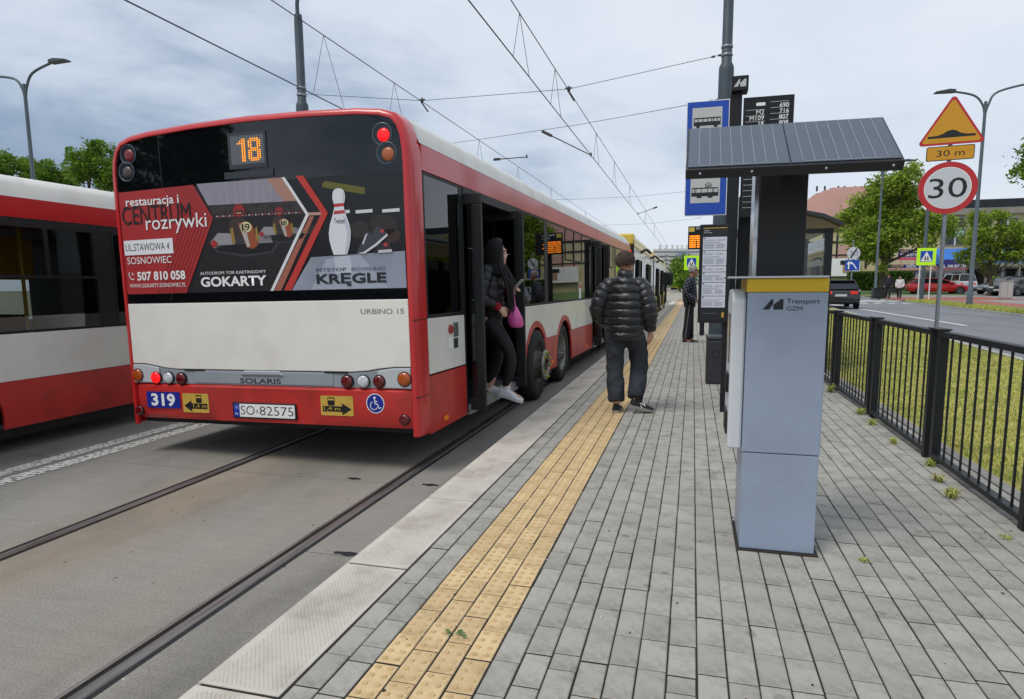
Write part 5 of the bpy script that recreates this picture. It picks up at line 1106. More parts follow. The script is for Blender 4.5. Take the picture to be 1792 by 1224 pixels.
for k, (fx, tx, ty, Y, sp, lab) in enumerate((
        (10, 20, 250, 34, [(-40, 290, 40), (0, 285, 36), (30, 290, 30), (45, 300, 24), (-20, 310, 40), (20, 320, 40)], 'rounded green tree behind the passing bus at the left picture edge'),
        (80, 80, 268, 37, [(65, 295, 26), (90, 300, 26), (75, 318, 34), (110, 315, 26), (95, 330, 34)], 'lower green tree right of the left street lamp'),
        (165, 172, 244, 33, [(155, 280, 24), (180, 262, 24), (172, 290, 28), (200, 280, 30), (140, 305, 24), (185, 318, 34), (215, 300, 30), (165, 255, 12)], 'bright green tree partly hidden by the red bus corner'))):
    tree_px((fx, 430), (tx, ty), Y, sp, 9000, .11, LM2, lab, .2, 30+k)
c_ = thing('conifer', 'thin small conifer top between the trees on the left', 'tree', tuple(at(121, 430, 45))); b = MB(); P = at(121, 258, 45)-at(121, 430, 45); b.cyl((0, 0, 0), (P.x, P.y, P.z), .1, 6, .01); b.obj('trunk', BARK, c_)
b = MB(); R = random.Random(5)
for _ in range(900):
    t_ = R.uniform(.45, 1)**.8; w_ = (1.03-t_)*3.0*(.6+.4*(int(t_*14) % 2)); a = R.uniform(0, 6.28); p = P*t_+V((cos(a)*w_*R.random(), sin(a)*w_*R.random(), -.1*w_)); b.add([p, p+V((cos(a)*.22, sin(a)*.22, -.02)), p+V((cos(a)*.1, sin(a)*.1, .08))], [(0, 1, 2)])
b.obj('crown', LM2, c_)
# trees behind the viewer that the rear window mirrors
for k, (x, y, h, lab) in enumerate(((-18.2, -6.6, 8.8, 'broad dark tree mirrored in the rear window of the red bus'), (-15.6, -7.6, 8.0, 'second dark tree mirrored in the bus rear window beside the first'))):
    R = random.Random(70+k); tree((x, y, -.3), h, rand_clumps(R, (0, 0, h*.66), (1.5, 1.5, h*.27), 12, .85), 9000, .12, LM3, lab, .25, 71+k)
for k, (px, Y) in enumerate(((1190, 150), (1160, 165), (1205, 140))):
    p = at(px, 505, Y); R = random.Random(90+k); tree((p.x, Y, 0), (9, 7, 6)[k], rand_clumps(R, (0, 0, (5, 4, 3.6)[k]), (2.8, 2.8, 2.8), 9, 1.4), 2500, .3, LM2, ['distant green tree right of the yellow bus front', 'distant green tree half hidden by the yellow bus', 'distant green tree beside the platform crossing sign'][k], .2, 91+k)
# hedge
hg = MB(); R = random.Random(8); p0, p1 = at(1487, 500, 75), at(1560, 500, 75)
for _ in range(9000):
    x = R.uniform(p0.x, p1.x+2); y = 75+R.uniform(0, 1.6); z = .8+R.uniform(0, 1.75); n_ = V((R.gauss(0, 1), R.gauss(0, 1), R.gauss(0, 1))).normalized(); u = n_.orthogonal().normalized()*.13; v = n_.cross(u)*.6; q = V((x, y, z)); hg.add([q-u, q-v, q+u, q+v], [(0, 1, 2, 3)])
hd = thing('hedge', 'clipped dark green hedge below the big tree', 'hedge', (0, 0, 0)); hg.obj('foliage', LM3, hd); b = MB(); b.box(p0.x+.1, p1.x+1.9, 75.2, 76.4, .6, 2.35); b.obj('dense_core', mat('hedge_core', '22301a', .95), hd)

# ------------------------------------------------------------------ street lamps
LP = mat('lamp_post_grey', '4f5b62', .45, var=.15, scale=3)
def street_lamp(x, y, z, h, arms, label):
    t = thing('street_lamp', label, 'street lamp', (x, y, z), group='double-arm street lamps'); b = MB(); b.lathe([(.14, -.1), (.13, .8), (.1, .85), (.065, h)], 14); b.obj('post', LP, t, smooth=40)
    for s, L_, up in arms:
        b = MB(); b.tube(spline([(0, 0, h-.7), (s*.12, 0, h-.15), (s*.5, 0, h+up*.55), (s*L_, 0, h+up)], 5), .05, 8); b.obj('arm', LP, t, smooth=60)
        b = MB(); X = s*L_; b.prism([(X-s*.05, h+up-.05), (X+s*.85, h+up-.03), (X+s*.8, h+up+.04), (X+s*.2, h+up+.12), (X-s*.05, h+up+.08)], 'y', -.15, .15); b.obj('lamp_head', mat('lamp_head_grey', '3d4449', .4), t, bevel=.02, fix=True)
    return t
p = at(1695, 537, 37); street_lamp(13.04, 37, .19, 9.6, ((-1, 1.35, .55), (1, 2.2, .75)), 'double-arm street lamp beside the speed limit sign')
street_lamp(13.8, 57.6, .3, 9.7, ((-1, 1.3, .4), (1, 1.4, .55)), 'double-arm street lamp in front of the big green tree')
p = at(57, 300, 22); street_lamp(p.x, 22, -.2, 9.9, ((1, 1.55, .7), (-1, 1.6, .45)), 'double-arm street lamp behind the passing bus on the left')
pp = at(1612, 527, 47.5); t = thing('signal_pole', 'plain grey pole behind the yellow crossing sign', 'pole', (pp.x, 47.5, pp.z)); b = MB(); b.lathe([(.13, -.1), (.12, 1.5), (.08, 7.2)], 12); b.obj('post', LP, t, smooth=40); b = MB(); b.lathe([(.16, -.05), (.16, .12), (.13, .14)], 12); b.obj('base_collar', LP, t)
# small roadside things
p = at(1759, 525, 49); cbx = thing('utility_cabinet', 'pale grey utility cabinet standing on the pavement by the dark cars', 'cabinet', (p.x, 49, .27)); b = MB(); b.box(-.32, .32, -.2, .2, .1, 1.16); k = b.obj('body', mat('cabinet_pale', 'a9a9a4', .6, var=.1), cbx, bevel=.015)
b = MB(); b.box(-.3, .3, -.18, .18, 0, .1); b.obj('plinth', m_edge, cbx); b = MB(); b.box(-.35, .35, -.23, .23, 1.16, 1.2); b.obj('roof', mat('cabinet_roof', '9b9b97', .6), cbx); flat(rect(-.005, .005, .15, 1.1), -.2015, DARK, k, 'door_gap')
p = at(1537, 523, 52); bb_ = thing('litter_bin', 'dark box litter bin beside the far street lamp', 'litter bin', (p.x, 52, .28)); b = MB(); b.box(-.4, .4, -.3, .3, .05, .72); b.obj('body', DARK, bb_, bevel=.02); b = MB(); b.box(-.42, .42, -.32, .32, .73, .77); b.obj('lid', BLACK, bb_); b = MB(); b.box(-.45, .45, -.25, .25, 0, .05); b.obj('foot', BLACK, bb_)
p = at(1489, 505, 58); ls_ = thing('lane_sign', 'blue lane arrow sign under a crossed-out 30 sign on a grey pole', 'road sign', (p.x, 58, .3)); q = at(1478, 474, 58); z0 = q.z-.3; s = at(1503, 474, 58).x-q.x; b = MB(); b.cyl((0, .03, -.1), (0, .03, z0+2.4), .05, 8); b.obj('pole', STEEL, ls_)
k = plate(rect(-s/2, s/2, z0, z0+.85), -.02, 'blue_board', SB, ls_)
for x, sl_ in ((-s*.25, 0), (s*.2, -.22)):
    b = MB(); b.sheet([(x-.05-sl_*.5, z0+.12), (x+.05-sl_*.5, z0+.12), (x+.05+sl_*.6, z0+.5), (x-.05+sl_*.6, z0+.5)], -.024); b.sheet([(x-.15+sl_, z0+.5), (x+.15+sl_, z0+.5), (x+sl_*1.5, z0+.74)], -.0242); stuff(b.obj('arrow', PRINTW, k))
k = plate(disc(.05, z0+1.36, .48, 24), -.02, 'end_of_limit_plate', SGW, ls_); text('30', (-.28, .38, z0+1.15, z0+1.55), -.0215, mat('faded_grey', '8c9096', .5), k, bold=.02); flat([(-.2, z0+1.0), (-.1, z0+.94), (.32, z0+1.7), (.22, z0+1.76)], -.023, PRINTK, k, 'black_bar')

# ------------------------------------------------------------------ cars
CGL = mat('car_glass', '10151a', .05, spec=.7); TYRE = mat('car_tyre', '161617', .8); ALLOY = mat('alloy_rim', '70757a', .35, .6); CPL = mat('plate_white', 'b9bcbf', .5)
def car(label, loc, rz, col, L_=4.35, W_=1.8, H=1.47, kind='hatch', z=0.):
    t = thing('parked_car' if 'driving' not in label else 'car', label, 'car', (loc[0], loc[1], z), rz); m = mat('car_'+col, col, .25, coat=.8, var=.05)
    hatch = kind == 'hatch'; s = L_/4.35
    prof = [(-.02, .42, .80), (.03, .30, .9), (.25, .24, .98), (.8, .22, 1.0), (2.3, .22, .95), (3.05, .22, .92), (3.6, .22, .84), (4.1, .25, .72), (4.3, .32, .6), (4.35, .42, .52)]
    if kind == 'van': prof = [(-.02, .45, .95), (.03, .32, 1.05), (.25, .26, 1.1), (.8, .24, 1.1), (2.6, .24, 1.05), (3.4, .24, 1.0), (3.9, .25, .92), (4.2, .28, .78), (4.33, .35, .62), (4.35, .42, .55)]
    rings = []
    for y, z0, z1 in prof:
        k = 1-.12*max(0, (y-3.5)/.85)-.06*max(0, (.3-y)/.3); w_ = W_/2*k; zm = z0+(z1-z0)*.55
        rings.append([(-w_*.9, y*s, z0), (w_*.9, y*s, z0), (w_*.985, y*s, z0+(zm-z0)*.4), (w_, y*s, zm), (w_*.97, y*s, z1-.05), (w_*.86, y*s, z1), (-w_*.86, y*s, z1), (-w_*.97, y*s, z1-.05), (-w_, y*s, zm), (-w_*.985, y*s, z0+(zm-z0)*.4)])
    b = MB(); b.loft(rings, cap=True); body = b.obj('body', m, t, smooth=38)
    yr0, yr1, yf1, yf0 = (.1, .55, 2.15, 3.15) if kind != 'van' else (.06, .25, 2.5, 3.3)
    zb = .97 if kind != 'van' else 1.07; wb, wt = W_/2*.86, W_/2*.68
    g_ = [(yr0, zb, wb*.98), (yr1, H-.06, wt), (yf1, H-.04, wt), (yf0, zb-.05, wb*.95)]
    vs = [(-g_[0][2], g_[0][0]*s, zb), (g_[0][2], g_[0][0]*s, zb), (g_[1][2], g_[1][0]*s, H-.06), (-g_[1][2], g_[1][0]*s, H-.06), (-g_[3][2], g_[3][0]*s, zb-.05), (g_[3][2], g_[3][0]*s, zb-.05), (g_[2][2], g_[2][0]*s, H-.04), (-g_[2][2], g_[2][0]*s, H-.04)]
    b = MB(); b.add(vs, [(0, 1, 2, 3), (5, 4, 7, 6), (1, 5, 6, 2), (4, 0, 3, 7), (3, 2, 6, 7)]); b.obj('windows', CGL, t)
    b = MB(); b.box(-wt-.02, wt+.02, (yr1-.12)*s, (yf1+.06)*s, H-.065, H); b.obj('roof', m, t, bevel=.03)
    for sx in (-1, 1):
        for ya_, yb_ in ((yr0+.02, yr1), (1.45, 1.45), (yf0, yf1)):
            b = MB(); b.bar((sx*(wb*.985), ya_*s, zb-.01), (sx*(wt+.012), yb_*s, H-.04), .05, .06); b.obj('window_pillar', m, t)
        for yw in (.78, 3.42):
            M = Matrix.Translation((sx*(W_/2-.1), yw*s, .315)) @ Matrix.Rotation(sx*pi/2, 4, 'Y'); b = MB(); b.lathe([(.39, .045), (.39, .088), (.36, .092)], 22, M, cap=False); b.lathe([(.39, .088), (.0, .086)], 22, M, cap=False); b.obj('wheel_arch', TYRE, t)
            b = MB(); b.lathe([(.21, -.1), (.31, -.1), (.32, -.06), (.32, .08), (.29, .11), (.22, .112)], 22, M, cap=False); w_ = b.obj('wheel', TYRE, t, smooth=50); b = MB(); b.lathe([(.22, .108), (.2, .09), (.05, .1), (0, .105)], 22, M, cap=False); b.obj('rim', ALLOY, w_)
            for k in range(5): a = 2*pi*k/5; b = MB(); b.add([M @ V((.05*cos(a+.6), .05*sin(a+.6), .107)), M @ V((.19*cos(a+.35), .19*sin(a+.35), .107)), M @ V((.19*cos(a+.9), .19*sin(a+.9), .107))], [(0, 1, 2)]); b.obj('rim_gap', TYRE, w_)
        b = MB(); b.box(sx*W_/2*.62-.16, sx*W_/2*.62+.16, -.035*s, .03, .72, .87); b.obj('tail_lamp', mat('car_tail_red', 'b02018', .3, emit=.5 if 'brake' in label else .1), t, bevel=.02)
        b = MB(); b.box(sx*W_/2*.6-.17, sx*W_/2*.6+.17, (4.1)*s, 4.32*s, .58, .7); b.obj('headlamp', CLEARL, t, bevel=.03)
        b = MB(); b.box(sx*(W_/2+.02)-.09, sx*(W_/2+.02)+.09, 2.75*s, 2.9*s, .95, 1.07); b.obj('wing_mirror', m, t, bevel=.02)
        b = MB(); b.box(sx*(W_/2+.001)-.004, sx*(W_/2+.001)+.004, 1.44*s, 1.452*s, .35, .9); b.obj('door_gap', PLASTIC, t)
    b = MB(); b.box(-.26, .26, -.035*s, -.02*s, .62, .73) if kind != 'van' else b.box(-.26, .26, -.04*s, -.02*s, .7, .81); b.obj('number_plate', CPL, t)
    b = MB(); b.box(-.26, .26, 4.345*s, 4.37*s, .4, .5); b.obj('number_plate', CPL, t); b = MB(); b.box(-W_*.42, W_*.42, -.03*s, .02, .3, .42); b.obj('rear_bumper', PLASTIC, t, bevel=.02)
    return t
ck = car('black estate car driving away, brake lights on, seen past the ticket machine', (6.95, 35.2), rad(-3), '0c0e11', 4.6, 1.82, 1.42, z=.11); 
p = at(1583, 514, 66); car('red hatchback parked side-on before the window shop', (p.x+.2, 66.3), rad(-93), 'b40f1a', 4.9, 1.85, 1.42, z=.35)
p = at(1693, 509, 74); car('white van-like car parked with its rear to the street', (p.x, 74, ), rad(12), 'b9bcc0', 4.2, 1.9, 1.75, 'van', z=.45)
p = at(1775, 519, 57); car('dark grey car with bright windscreen parked nose-on near the cabinet', (p.x+3.2, 60.5), rad(118), '23262b', 4.3, 1.85, 1.5, z=.33)
p = at(1735, 513, 64); car('silver and black car parked behind the dark grey one', (p.x+3.6, 67), rad(112), '33383d', 4.3, 1.8, 1.5, z=.36)

# ------------------------------------------------------------------ buildings
def block(name, label, px0, px1, py0, pz0, Y, depth, m, cat='building'):
    a, c_ = at(px0, py0, Y), at(px1, py0, Y); t = thing(name, label, cat, (a.x, Y, 0)); return t, c_.x-a.x, a.z
PINK = mat('pink_render', 'c39a92', .9, var=.08, scale=.5); BEIGE = mat('beige_render', 'c2b592', .9, var=.12, scale=.5); CONC = mat('grey_parapet', '8a867c', .9, var=.25, scale=.6)
WGL = mat('dark_window', '20262c', .08, spec=.6); WFR = mat('white_frame', 'c4c6c6', .5)
def wbox(t, Y, px0, px1, py0, py1, m, name, th=.1, off=0.):
    a, c_ = at(px0, py1, Y), at(px1, py0, Y); o = t.location; b = MB(); b.box(a.x-o.x, c_.x-o.x, Y-off-th-o.y, Y-off-o.y, a.z, c_.z); return b.obj(name, m, t)
Y = 104; pk = thing('pink_building', 'tall pink building with stepped roofline behind the tree', 'building', (12, Y, 0))
pts = [(1404, 372), (1418, 347), (1428, 345), (1429, 338), (1441, 337), (1442, 333), (1453, 332), (1454, 329), (1512, 326), (1600, 324)]
poly = [(at(x, y, Y).x-12, at(x, y, Y).z) for x, y in pts]; poly = [(poly[0][0], 0)]+poly+[(poly[-1][0], 0)]; b = MB(); b.prism(poly, 'y', 0, 14); b.obj('wall', PINK, pk, fix=True)
for x in (1432, 1446, 1470, 1481, 1500): wbox(pk, Y, x, x+3, 323, 332, DARK, 'roof_vent', .5, -2)
Y = 88; lw = thing('beige_building', 'low beige hall with pink panels and thin grid lines beside the shelter', 'building', (12, Y, 0))
wbox(lw, Y, 1300, 1580, 400, 506, BEIGE, 'wall', 12, -12); wbox(lw, Y, 1465, 1490, 430, 450, PINK, 'pink_panel', .05); wbox(lw, Y, 1430, 1465, 445, 470, PINK, 'pink_panel', .05); wbox(lw, Y, 1520, 1545, 425, 440, PINK, 'pink_panel', .05)
for x in (1440, 1464, 1492, 1516, 1545): wbox(lw, Y, x, x+.8, 400, 470, DARK, 'grid_bar', .08)
for y in (403, 423, 446): wbox(lw, Y, 1400, 1580, y, y+.8, DARK, 'grid_bar', .09)
bl = thing('billboard', 'white billboard with a dark printed hand on the beige hall', 'billboard', (12, 87.7, 0)); wbox(bl, 87.7, 1428, 1506, 452, 484, PRINTW, 'board', .1); wbox(bl, 87.7, 1470, 1486, 456, 464, DARK, 'printed_sleeve', .02, .1); wbox(bl, 87.7, 1474, 1490, 464, 478, mat('print_skin', 'a9866c', .7), 'printed_hand', .02, .1); wbox(bl, 87.7, 1426, 1508, 484, 486, DARK, 'frame', .12)
for x in (1432, 1500): wbox(bl, 87.6, x, x+1, 486, 503, DARK, 'leg', .1)
Y = 84; sp3 = thing('shop_building', 'two-storey beige shop building with grey parapet, ribbon windows and shop fronts', 'building', (20, Y, 0))
wbox(sp3, Y, 1560, 2100, 352, 508, BEIGE, 'wall', 14, -14); wbox(sp3, Y, 1640, 2110, 352, 378, CONC, 'parapet', .5); wbox(sp3, Y, 1640, 2112, 351, 353, DARK, 'roof_edge', .54)
for k in range(7):
    x = 1652+46*k; w_ = wbox(sp3, Y, x, x+38, 381, 430, WFR, 'window', .12)
    for i, (a, c_) in enumerate(((0, 18.3), (19.2, 37.6))):
        wbox(sp3, Y, x+a+.5, x+c_-.3, 382, 401, WGL, 'pane', .02, .13); wbox(sp3, Y, x+a+.5, x+c_-.3, 402.5, 429, WGL, 'pane', .02, .13)
wbox(sp3, Y, 1655, 1686, 399, 414, mat('banner_mint', '9fbfae', .7), 'banner', .05, .2); 
def wtext(t, Y, body, px0, px1, py0, py1, m, off, bold=.02, name='lettering'):
    a, c_ = at(px0, py1, Y), at(px1, py0, Y); o = t.location; return text(body, (a.x-o.x, c_.x-o.x, a.z, c_.z), -off, m, t, name, bold)
wtext(sp3, Y, 'WYNAJMĘ', 1661, 1682, 401, 406, PRINTK, .27); wtext(sp3, Y, '728 597 003', 1660, 1684, 408, 413, PRINTK, .27)
aw = MB(); a, c_ = at(1636, 436, Y), at(1990, 458, Y); aw.prism([(-.1, a.z), (-1.9, c_.z+.35), (-1.9, c_.z), (-.1, c_.z)], 'x', a.x-20, c_.x-20); aw.obj('awning', mat('awning_blue', '3a74c8', .7, var=.1), sp3, fix=True)
NAVY = mat('sign_navy', '2c2570', .5); PINKS = mat('sign_pink', 'cf4f70', .5)
wbox(sp3, Y, 1640, 1690, 455, 464, NAVY, 'shop_sign', .2, 2.0); wbox(sp3, Y, 1672, 1700, 452, 461, WFR, 'shop_sign', .1, 2.25); wtext(sp3, Y, 'Salon', 1676, 1698, 454, 459, NAVY, 2.38)
wbox(sp3, Y, 1690, 2000, 468, 508, mat('arcade_dark', '17150f', .8), 'arcade', .05, .02); wbox(sp3, Y, 1700, 2000, 458, 468, CONC, 'arcade_beam', .3, 1.6)
for x in (1712, 1740, 1768, 1796): wbox(sp3, Y, x, x+1.5, 468, 508, CONC, 'arcade_column', .4, 1.5)
for x in (1722, 1746, 1775): wbox(sp3, Y, x, x+14, 474, 490, mat('shop_display', '5b6a86', .5), 'shop_window', .05, .1)
Y2 = 78; kx = thing('window_shop', 'low window shop kiosk with purple sign bands and pink strips', 'shop', (20, Y2, 0)); wbox(kx, Y2, 1556, 1690, 472, 509, mat('kiosk_wall', '8f8f90', .8), 'wall', 4, -4.2)
wbox(kx, Y2, 1551, 1690, 462, 470, NAVY, 'sign_band', .2, .2); wbox(kx, Y2, 1551, 1690, 470, 473, PINKS, 'sign_strip', .2, .22); wtext(kx, Y2, 'INSTAL', 1584, 1601, 463.5, 469, PRINTW, .42); wtext(kx, Y2, 'OKNA', 1605, 1638, 462.6, 469.4, mat('sign_gold', 'c9a75a', .5), .42); wtext(kx, Y2, 'TEL. 508 057 559', 1642, 1688, 463.5, 469, PRINTW, .42); wtext(kx, Y2, 'ROLETY', 1560, 1580, 464, 469, mat('sign_gold', 'c9a75a', .5), .42); wtext(kx, Y2, 'PARAPETY   ROLETY   BRAMY   DRZWI', 1556, 1686, 470.8, 472.6, PRINTW, .43)
wbox(kx, Y2, 1570, 1606, 437, 451, NAVY, 'roof_sign', .2, .2); wbox(kx, Y2, 1570, 1606, 451, 456, PINKS, 'roof_sign_strip', .2, .2); wtext(kx, Y2, 'INSTAL OKNA', 1574, 1604, 438.5, 442.5, mat('sign_gold', 'c9a75a', .5), .42); wtext(kx, Y2, 'TEL. 508 057 559', 1573, 1605, 444, 449.5, PRINTW, .42)
for x in (1575, 1600): wbox(kx, Y2, x, x+1, 452, 472, DARK, 'sign_leg', .1, .1)
for x in (1560, 1580, 1600, 1622, 1650, 1668): wbox(kx, Y2, x, x+15, 477, 505, WGL if x not in (1600, 1650) else mat('poster_grey', 'a7a7ac', .6), 'shop_window', .08, .02)
wbox(kx, Y2, 1664, 1676, 486, 500, mat('poster_blue', '3a63b0', .5), 'poster', .05, .15); wbox(kx, Y2, 1566, 1572, 475, 500, PINKS, 'poster', .05, .15)
# far apartment block
Y = 250; ap = thing('apartment_block', 'far white and blue panel apartment block at the end of the street', 'building', (0, Y, 0)); APW = mat('panel_white', 'c6c6c2', .9, var=.1, scale=.2); APB = mat('panel_blue', '7c9ac8', .9)
wbox(ap, Y, 1141, 1250, 434, 508, APW, 'wall', 14, -14); wbox(ap, Y, 1186, 1202, 440, 508, APB, 'blue_wall', .4, 0)
for x in (1152, 1163, 1174, 1183, 1191, 1200, 1212): wbox(ap, Y, x, x+4, 428, 434.5, APW, 'roof_house', 3, -6)
wm = MB(); wm.box(-.42, .42, -.1, .0, -.36, .36); wme = wm.mesh('window', mat('far_window', '7d838a', .4)); 
for r_ in range(9):
    for c_ in range(20):
        p = at(1146+4.6*c_, 441+7.0*r_, Y); blue = 1185 < 1146+4.6*c_ < 1202; link('window', wme, ap, (p.x, -.42 if blue else -.02, p.z))
bm2 = MB(); bm2.box(-1.2, 1.2, -.9, 0, -.5, .3); bme2 = bm2.mesh('balcony', mat('balcony_grey', 'aeb0ae', .9))
for r_ in range(8):
    for px in (1158, 1176, 1208): p = at(px, 446+7.0*r_, Y); link('balcony', bme2, ap, (p.x, -.02, p.z))

# ------------------------------------------------------------------ yellow articulated bus in front of the red one, and a distant one
YB = mat('bus_yellow', 'd6b83c', .35, coat=.4, var=.08); YW = mat('bus_pale', 'cfd1cc', .35, coat=.3)
ab = thing('articulated_bus', 'yellow and white articulated bus waiting ahead of the red bus', 'bus', (-1.72, 20.4, ROAD))
def asec(y0, y1, doors, wheels):
    W2 = 2.55
    b = MB(); b.box(-W2, -.0, y0, y1, .3, .98); b.obj('lower_body', YB, ab, bevel=.02); b = MB(); b.box(-W2+.02, -.02, y0, y1, 2.36, 2.68); b.obj('upper_body', YW, ab, bevel=.02); b = MB(); b.box(-W2+.03, -.03, y0, y1, 2.682, 2.86); b.obj('roof_edge', YB, ab, bevel=.05)
    b = MB(); b.box(-W2+.25, -.1, y0+.3, y1-.3, 2.861, 3.08); b.obj('roof_unit', YB, ab, bevel=.06)
    b = MB(); b.box(-W2+.04, -.02, y0+.02, y1-.02, .981, 2.359); b.obj('window_band', mat('bus_black_glass', '12161a', .05, spec=.7), ab)
    y = y0+1.2
    while y < y1-.6: b = MB(); b.box(-.019, -.012, y, y+.09, .99, 2.35); b.obj('window_pillar', SEAL, ab); y += 1.5
    for d in doors: b = MB(); b.box(-.2, .006, d, d+1.25, .34, 2.355); b.obj('door', PLASTIC, ab); b = MB(); b.box(.006, .05, d-.02, d+.04, .4, 2.34); b.obj('door_leaf', SEAL, ab); b = MB(); b.box(.006, .05, d+1.22, d+1.28, .4, 2.34); b.obj('door_leaf', SEAL, ab)
    for w_ in wheels:
        M = Matrix.Translation((-.06, w_, .48)) @ Matrix.Rotation(pi/2, 4, 'Y'); b = MB(); b.lathe([(.58, .062), (.66, .066), (.66, .02)], 26, M, cap=False); b.obj('arch_trim', YB, ab); b = MB(); b.lathe([(.58, .064), (0, .064)], 26, M, cap=False); b.obj('wheel_housing', SEAL, ab)
        b = MB(); b.lathe([(.28, .02), (.46, .03), (.48, .08), (.46, .1), (.3, .1), (.28, .07), (.0, .07)], 26, M, cap=False); b.obj('wheel', DIRT, ab, smooth=50)
asec(0, 9.6, (1.2, 6.0), (4.0,)); asec(11.0, 25.2, (13.2, 18.0, 23.3), (15.8, 21.8))
b = MB()
for k in range(12): b.box(-2.5, -.03, 9.62+.115*k, 9.69+.115*k, .35, 2.84)
for k in range(11): b.box(-2.46, -.08, 9.69+.115*k, 9.735+.115*k, .38, 2.8)
stuff(b.obj('bellows', mat('bellows_grey', '8a8d90', .8), ab))
b = MB(); b.box(-2.53, -.02, -.06, .0, .35, 2.9); rw = b.obj('rear_wall', SEAL, ab, bevel=.02); b = MB(); b.box(-2.4, -.03, -.09, .5, 2.75, 3.09); b.obj('rear_roof', YB, ab, bevel=.05)
b = MB(); b.box(-.22, -.1, -.09, -.05, 2.45, 2.6); b.obj('tail_lamp', REDON, ab)
for y in (2.5, 7.8, 12.5): b = MB(); b.tube(spline([(-.02, y, 2.62), (.16, y, 2.72), (.3, y+.25, 2.62)], 4), .045, 8); b.obj('camera_pod', PLASTIC, ab, smooth=60)
b = MB(); b.tube(spline([(-.02, 25.2, 2.6), (.22, 25.4, 2.5), (.28, 25.4, 2.0)], 4), .03, 8); b.obj('mirror_arm', PLASTIC, ab, smooth=60); b = MB(); b.box(.02, .42, 25.3, 25.45, 1.55, 2.35); b.obj('wing_mirror', PLASTIC, ab, bevel=.06)
p = at(1182, 508, 170); fb = thing('distant_bus', 'small distant yellow bus coming towards the stop', 'bus', (p.x, 170, .05)); b = MB(); b.box(-1.05, 1.05, 0, 11, .3, 2.9); b.obj('body', YB, fb, bevel=.1); b = MB(); b.box(-1.0, 1.0, -.06, .0, 1.0, 2.3); b.obj('windscreen', WGL, fb); b = MB(); b.box(-1.15, 1.15, -.03, .3, .05, .6); b.obj('bumper', PLASTIC, fb)
for x in (-.8, .8): b = MB(); b.cyl((x-.12, 1.5, .4), (x+.12, 1.5, .4), .42, 14); b.obj('wheel', TYRE, fb)
# ------------------------------------------------------------------ people
SKIN = mat('skin', 'c08f78', .55, var=.12, scale=14, spec=.35); SKIN2 = mat('skin_pale', 'c9a08c', .55, var=.1, scale=14, spec=.35); SKIN3 = mat('skin_old', 'b8846c', .55, var=.15, scale=18, spec=.35)
def yawM(a): return Matrix.Rotation(a, 4, 'Z')
def remesh(o, vs, sm=6, f=.5):
    m = o.modifiers.new('remesh', 'REMESH'); m.mode = 'VOXEL'; m.voxel_size = vs; m.use_smooth_shade = True
    s = o.modifiers.new('smooth', 'SMOOTH'); s.iterations = sm; s.factor = f; return o
def hand(b, w_, d, n, side, curl=.5, s=1.):
    """palm, four unequal bent fingers and a thumb; d points along the palm, n out of its back"""
    d, n = V(d).normalized(), V(n).normalized(); n = (n-d*n.dot(d)).normalized(); x = d.cross(n)*side; w_ = V(w_)
    b.tube([w_-d*.02, w_+d*.025*s, w_+d*.06*s, w_+d*.085*s], [(.024*s, .019*s), (.032*s, .017*s), (.04*s, .016*s), (.039*s, .012*s)], 10, up=tuple(n))
    for k, (L_, o) in enumerate(((.068, -.028), (.078, -.0095), (.072, .0095), (.056, .028))):
        p = w_+d*(.082-.006*abs(k-1.3))*s+x*o*s; a = 0; q = [p-d*.015]; dd = d.copy()
        for j, f in enumerate((.45, .32, .23)):
            a += curl*(.55, .75, .6)[j]; dd = d*cos(a)-n*sin(a); q.append(q[-1]+dd*L_*f*s*(1.25 if j == 0 else 1))
        b.tube(spline([tuple(v) for v in q], 3), [.0088*s]*7+[.008*s]*2+[.006*s], 8)
    p = w_+d*.02*s-x*.024*s; q = [p, p+(d*.6-x*.7-n*.25)*.032*s, p+(d*.95-x*.75-n*.5)*.06*s, p+(d*1.0-x*.5-n*.75*(.5+curl))*.078*s]; b.tube(spline([tuple(v) for v in q], 3), [.0125*s]*5+[.0105*s]*3+[.0085*s, .006*s], 8)
def head(b, c, yaw, tilt=0., s=1.):
    M = Matrix.Translation(c) @ yawM(yaw) @ Matrix.Rotation(tilt, 4, 'X') @ Matrix.Scale(s, 4)
    b.ball((0, -.012, .03), (.075, .094, .09), 18, 12, M); b.ball((0, .018, -.03), (.06, .075, .08), 16, 10, M); b.ball((0, .05, -.085), (.033, .035, .03), 12, 8, M)
    b.tube([M @ V(p) for p in ((0, .078, .035), (0, .089, .012), (0, .098, -.012), (0, .086, -.024))], [.008*s, .009*s, .012*s, .009*s], 8)
    b.ball((0, .078, -.052), (.024, .016, .008), 10, 6, M); b.ball((0, .074, -.063), (.022, .015, .008), 10, 6, M); b.ball((0, .077, .045), (.058, .022, .012), 12, 6, M)
    for sx in (-1, 1): b.ball((sx*.074, -.012, -.012), (.012, .022, .034), 10, 8, M); b.ball((sx*.035, .06, -.035), (.026, .026, .026), 10, 6, M)
    return M
def face_parts(person, M, brow='2a211c', s=1.):
    for sx in (-1, 1):
        b = MB(); b.ball((sx*.03, .079, .018), (.014, .008, .008), 10, 6, M); e_ = b.obj('eye', mat('eye_white', 'c9c4be', .3), person, smooth=180); b = MB(); b.ball((sx*.03, .0855, .018), (.006, .003, .006), 8, 6, M); b.obj('iris', mat('iris_dark', '2b1d14', .2), e_)
        b = MB(); b.tube([M @ V(p) for p in ((sx*.014, .093, .038), (sx*.034, .088, .045), (sx*.052, .076, .04))], [.004, .005, .003], 6); b.obj('eyebrow', mat('brow_'+brow, brow, .9), person, smooth=60)
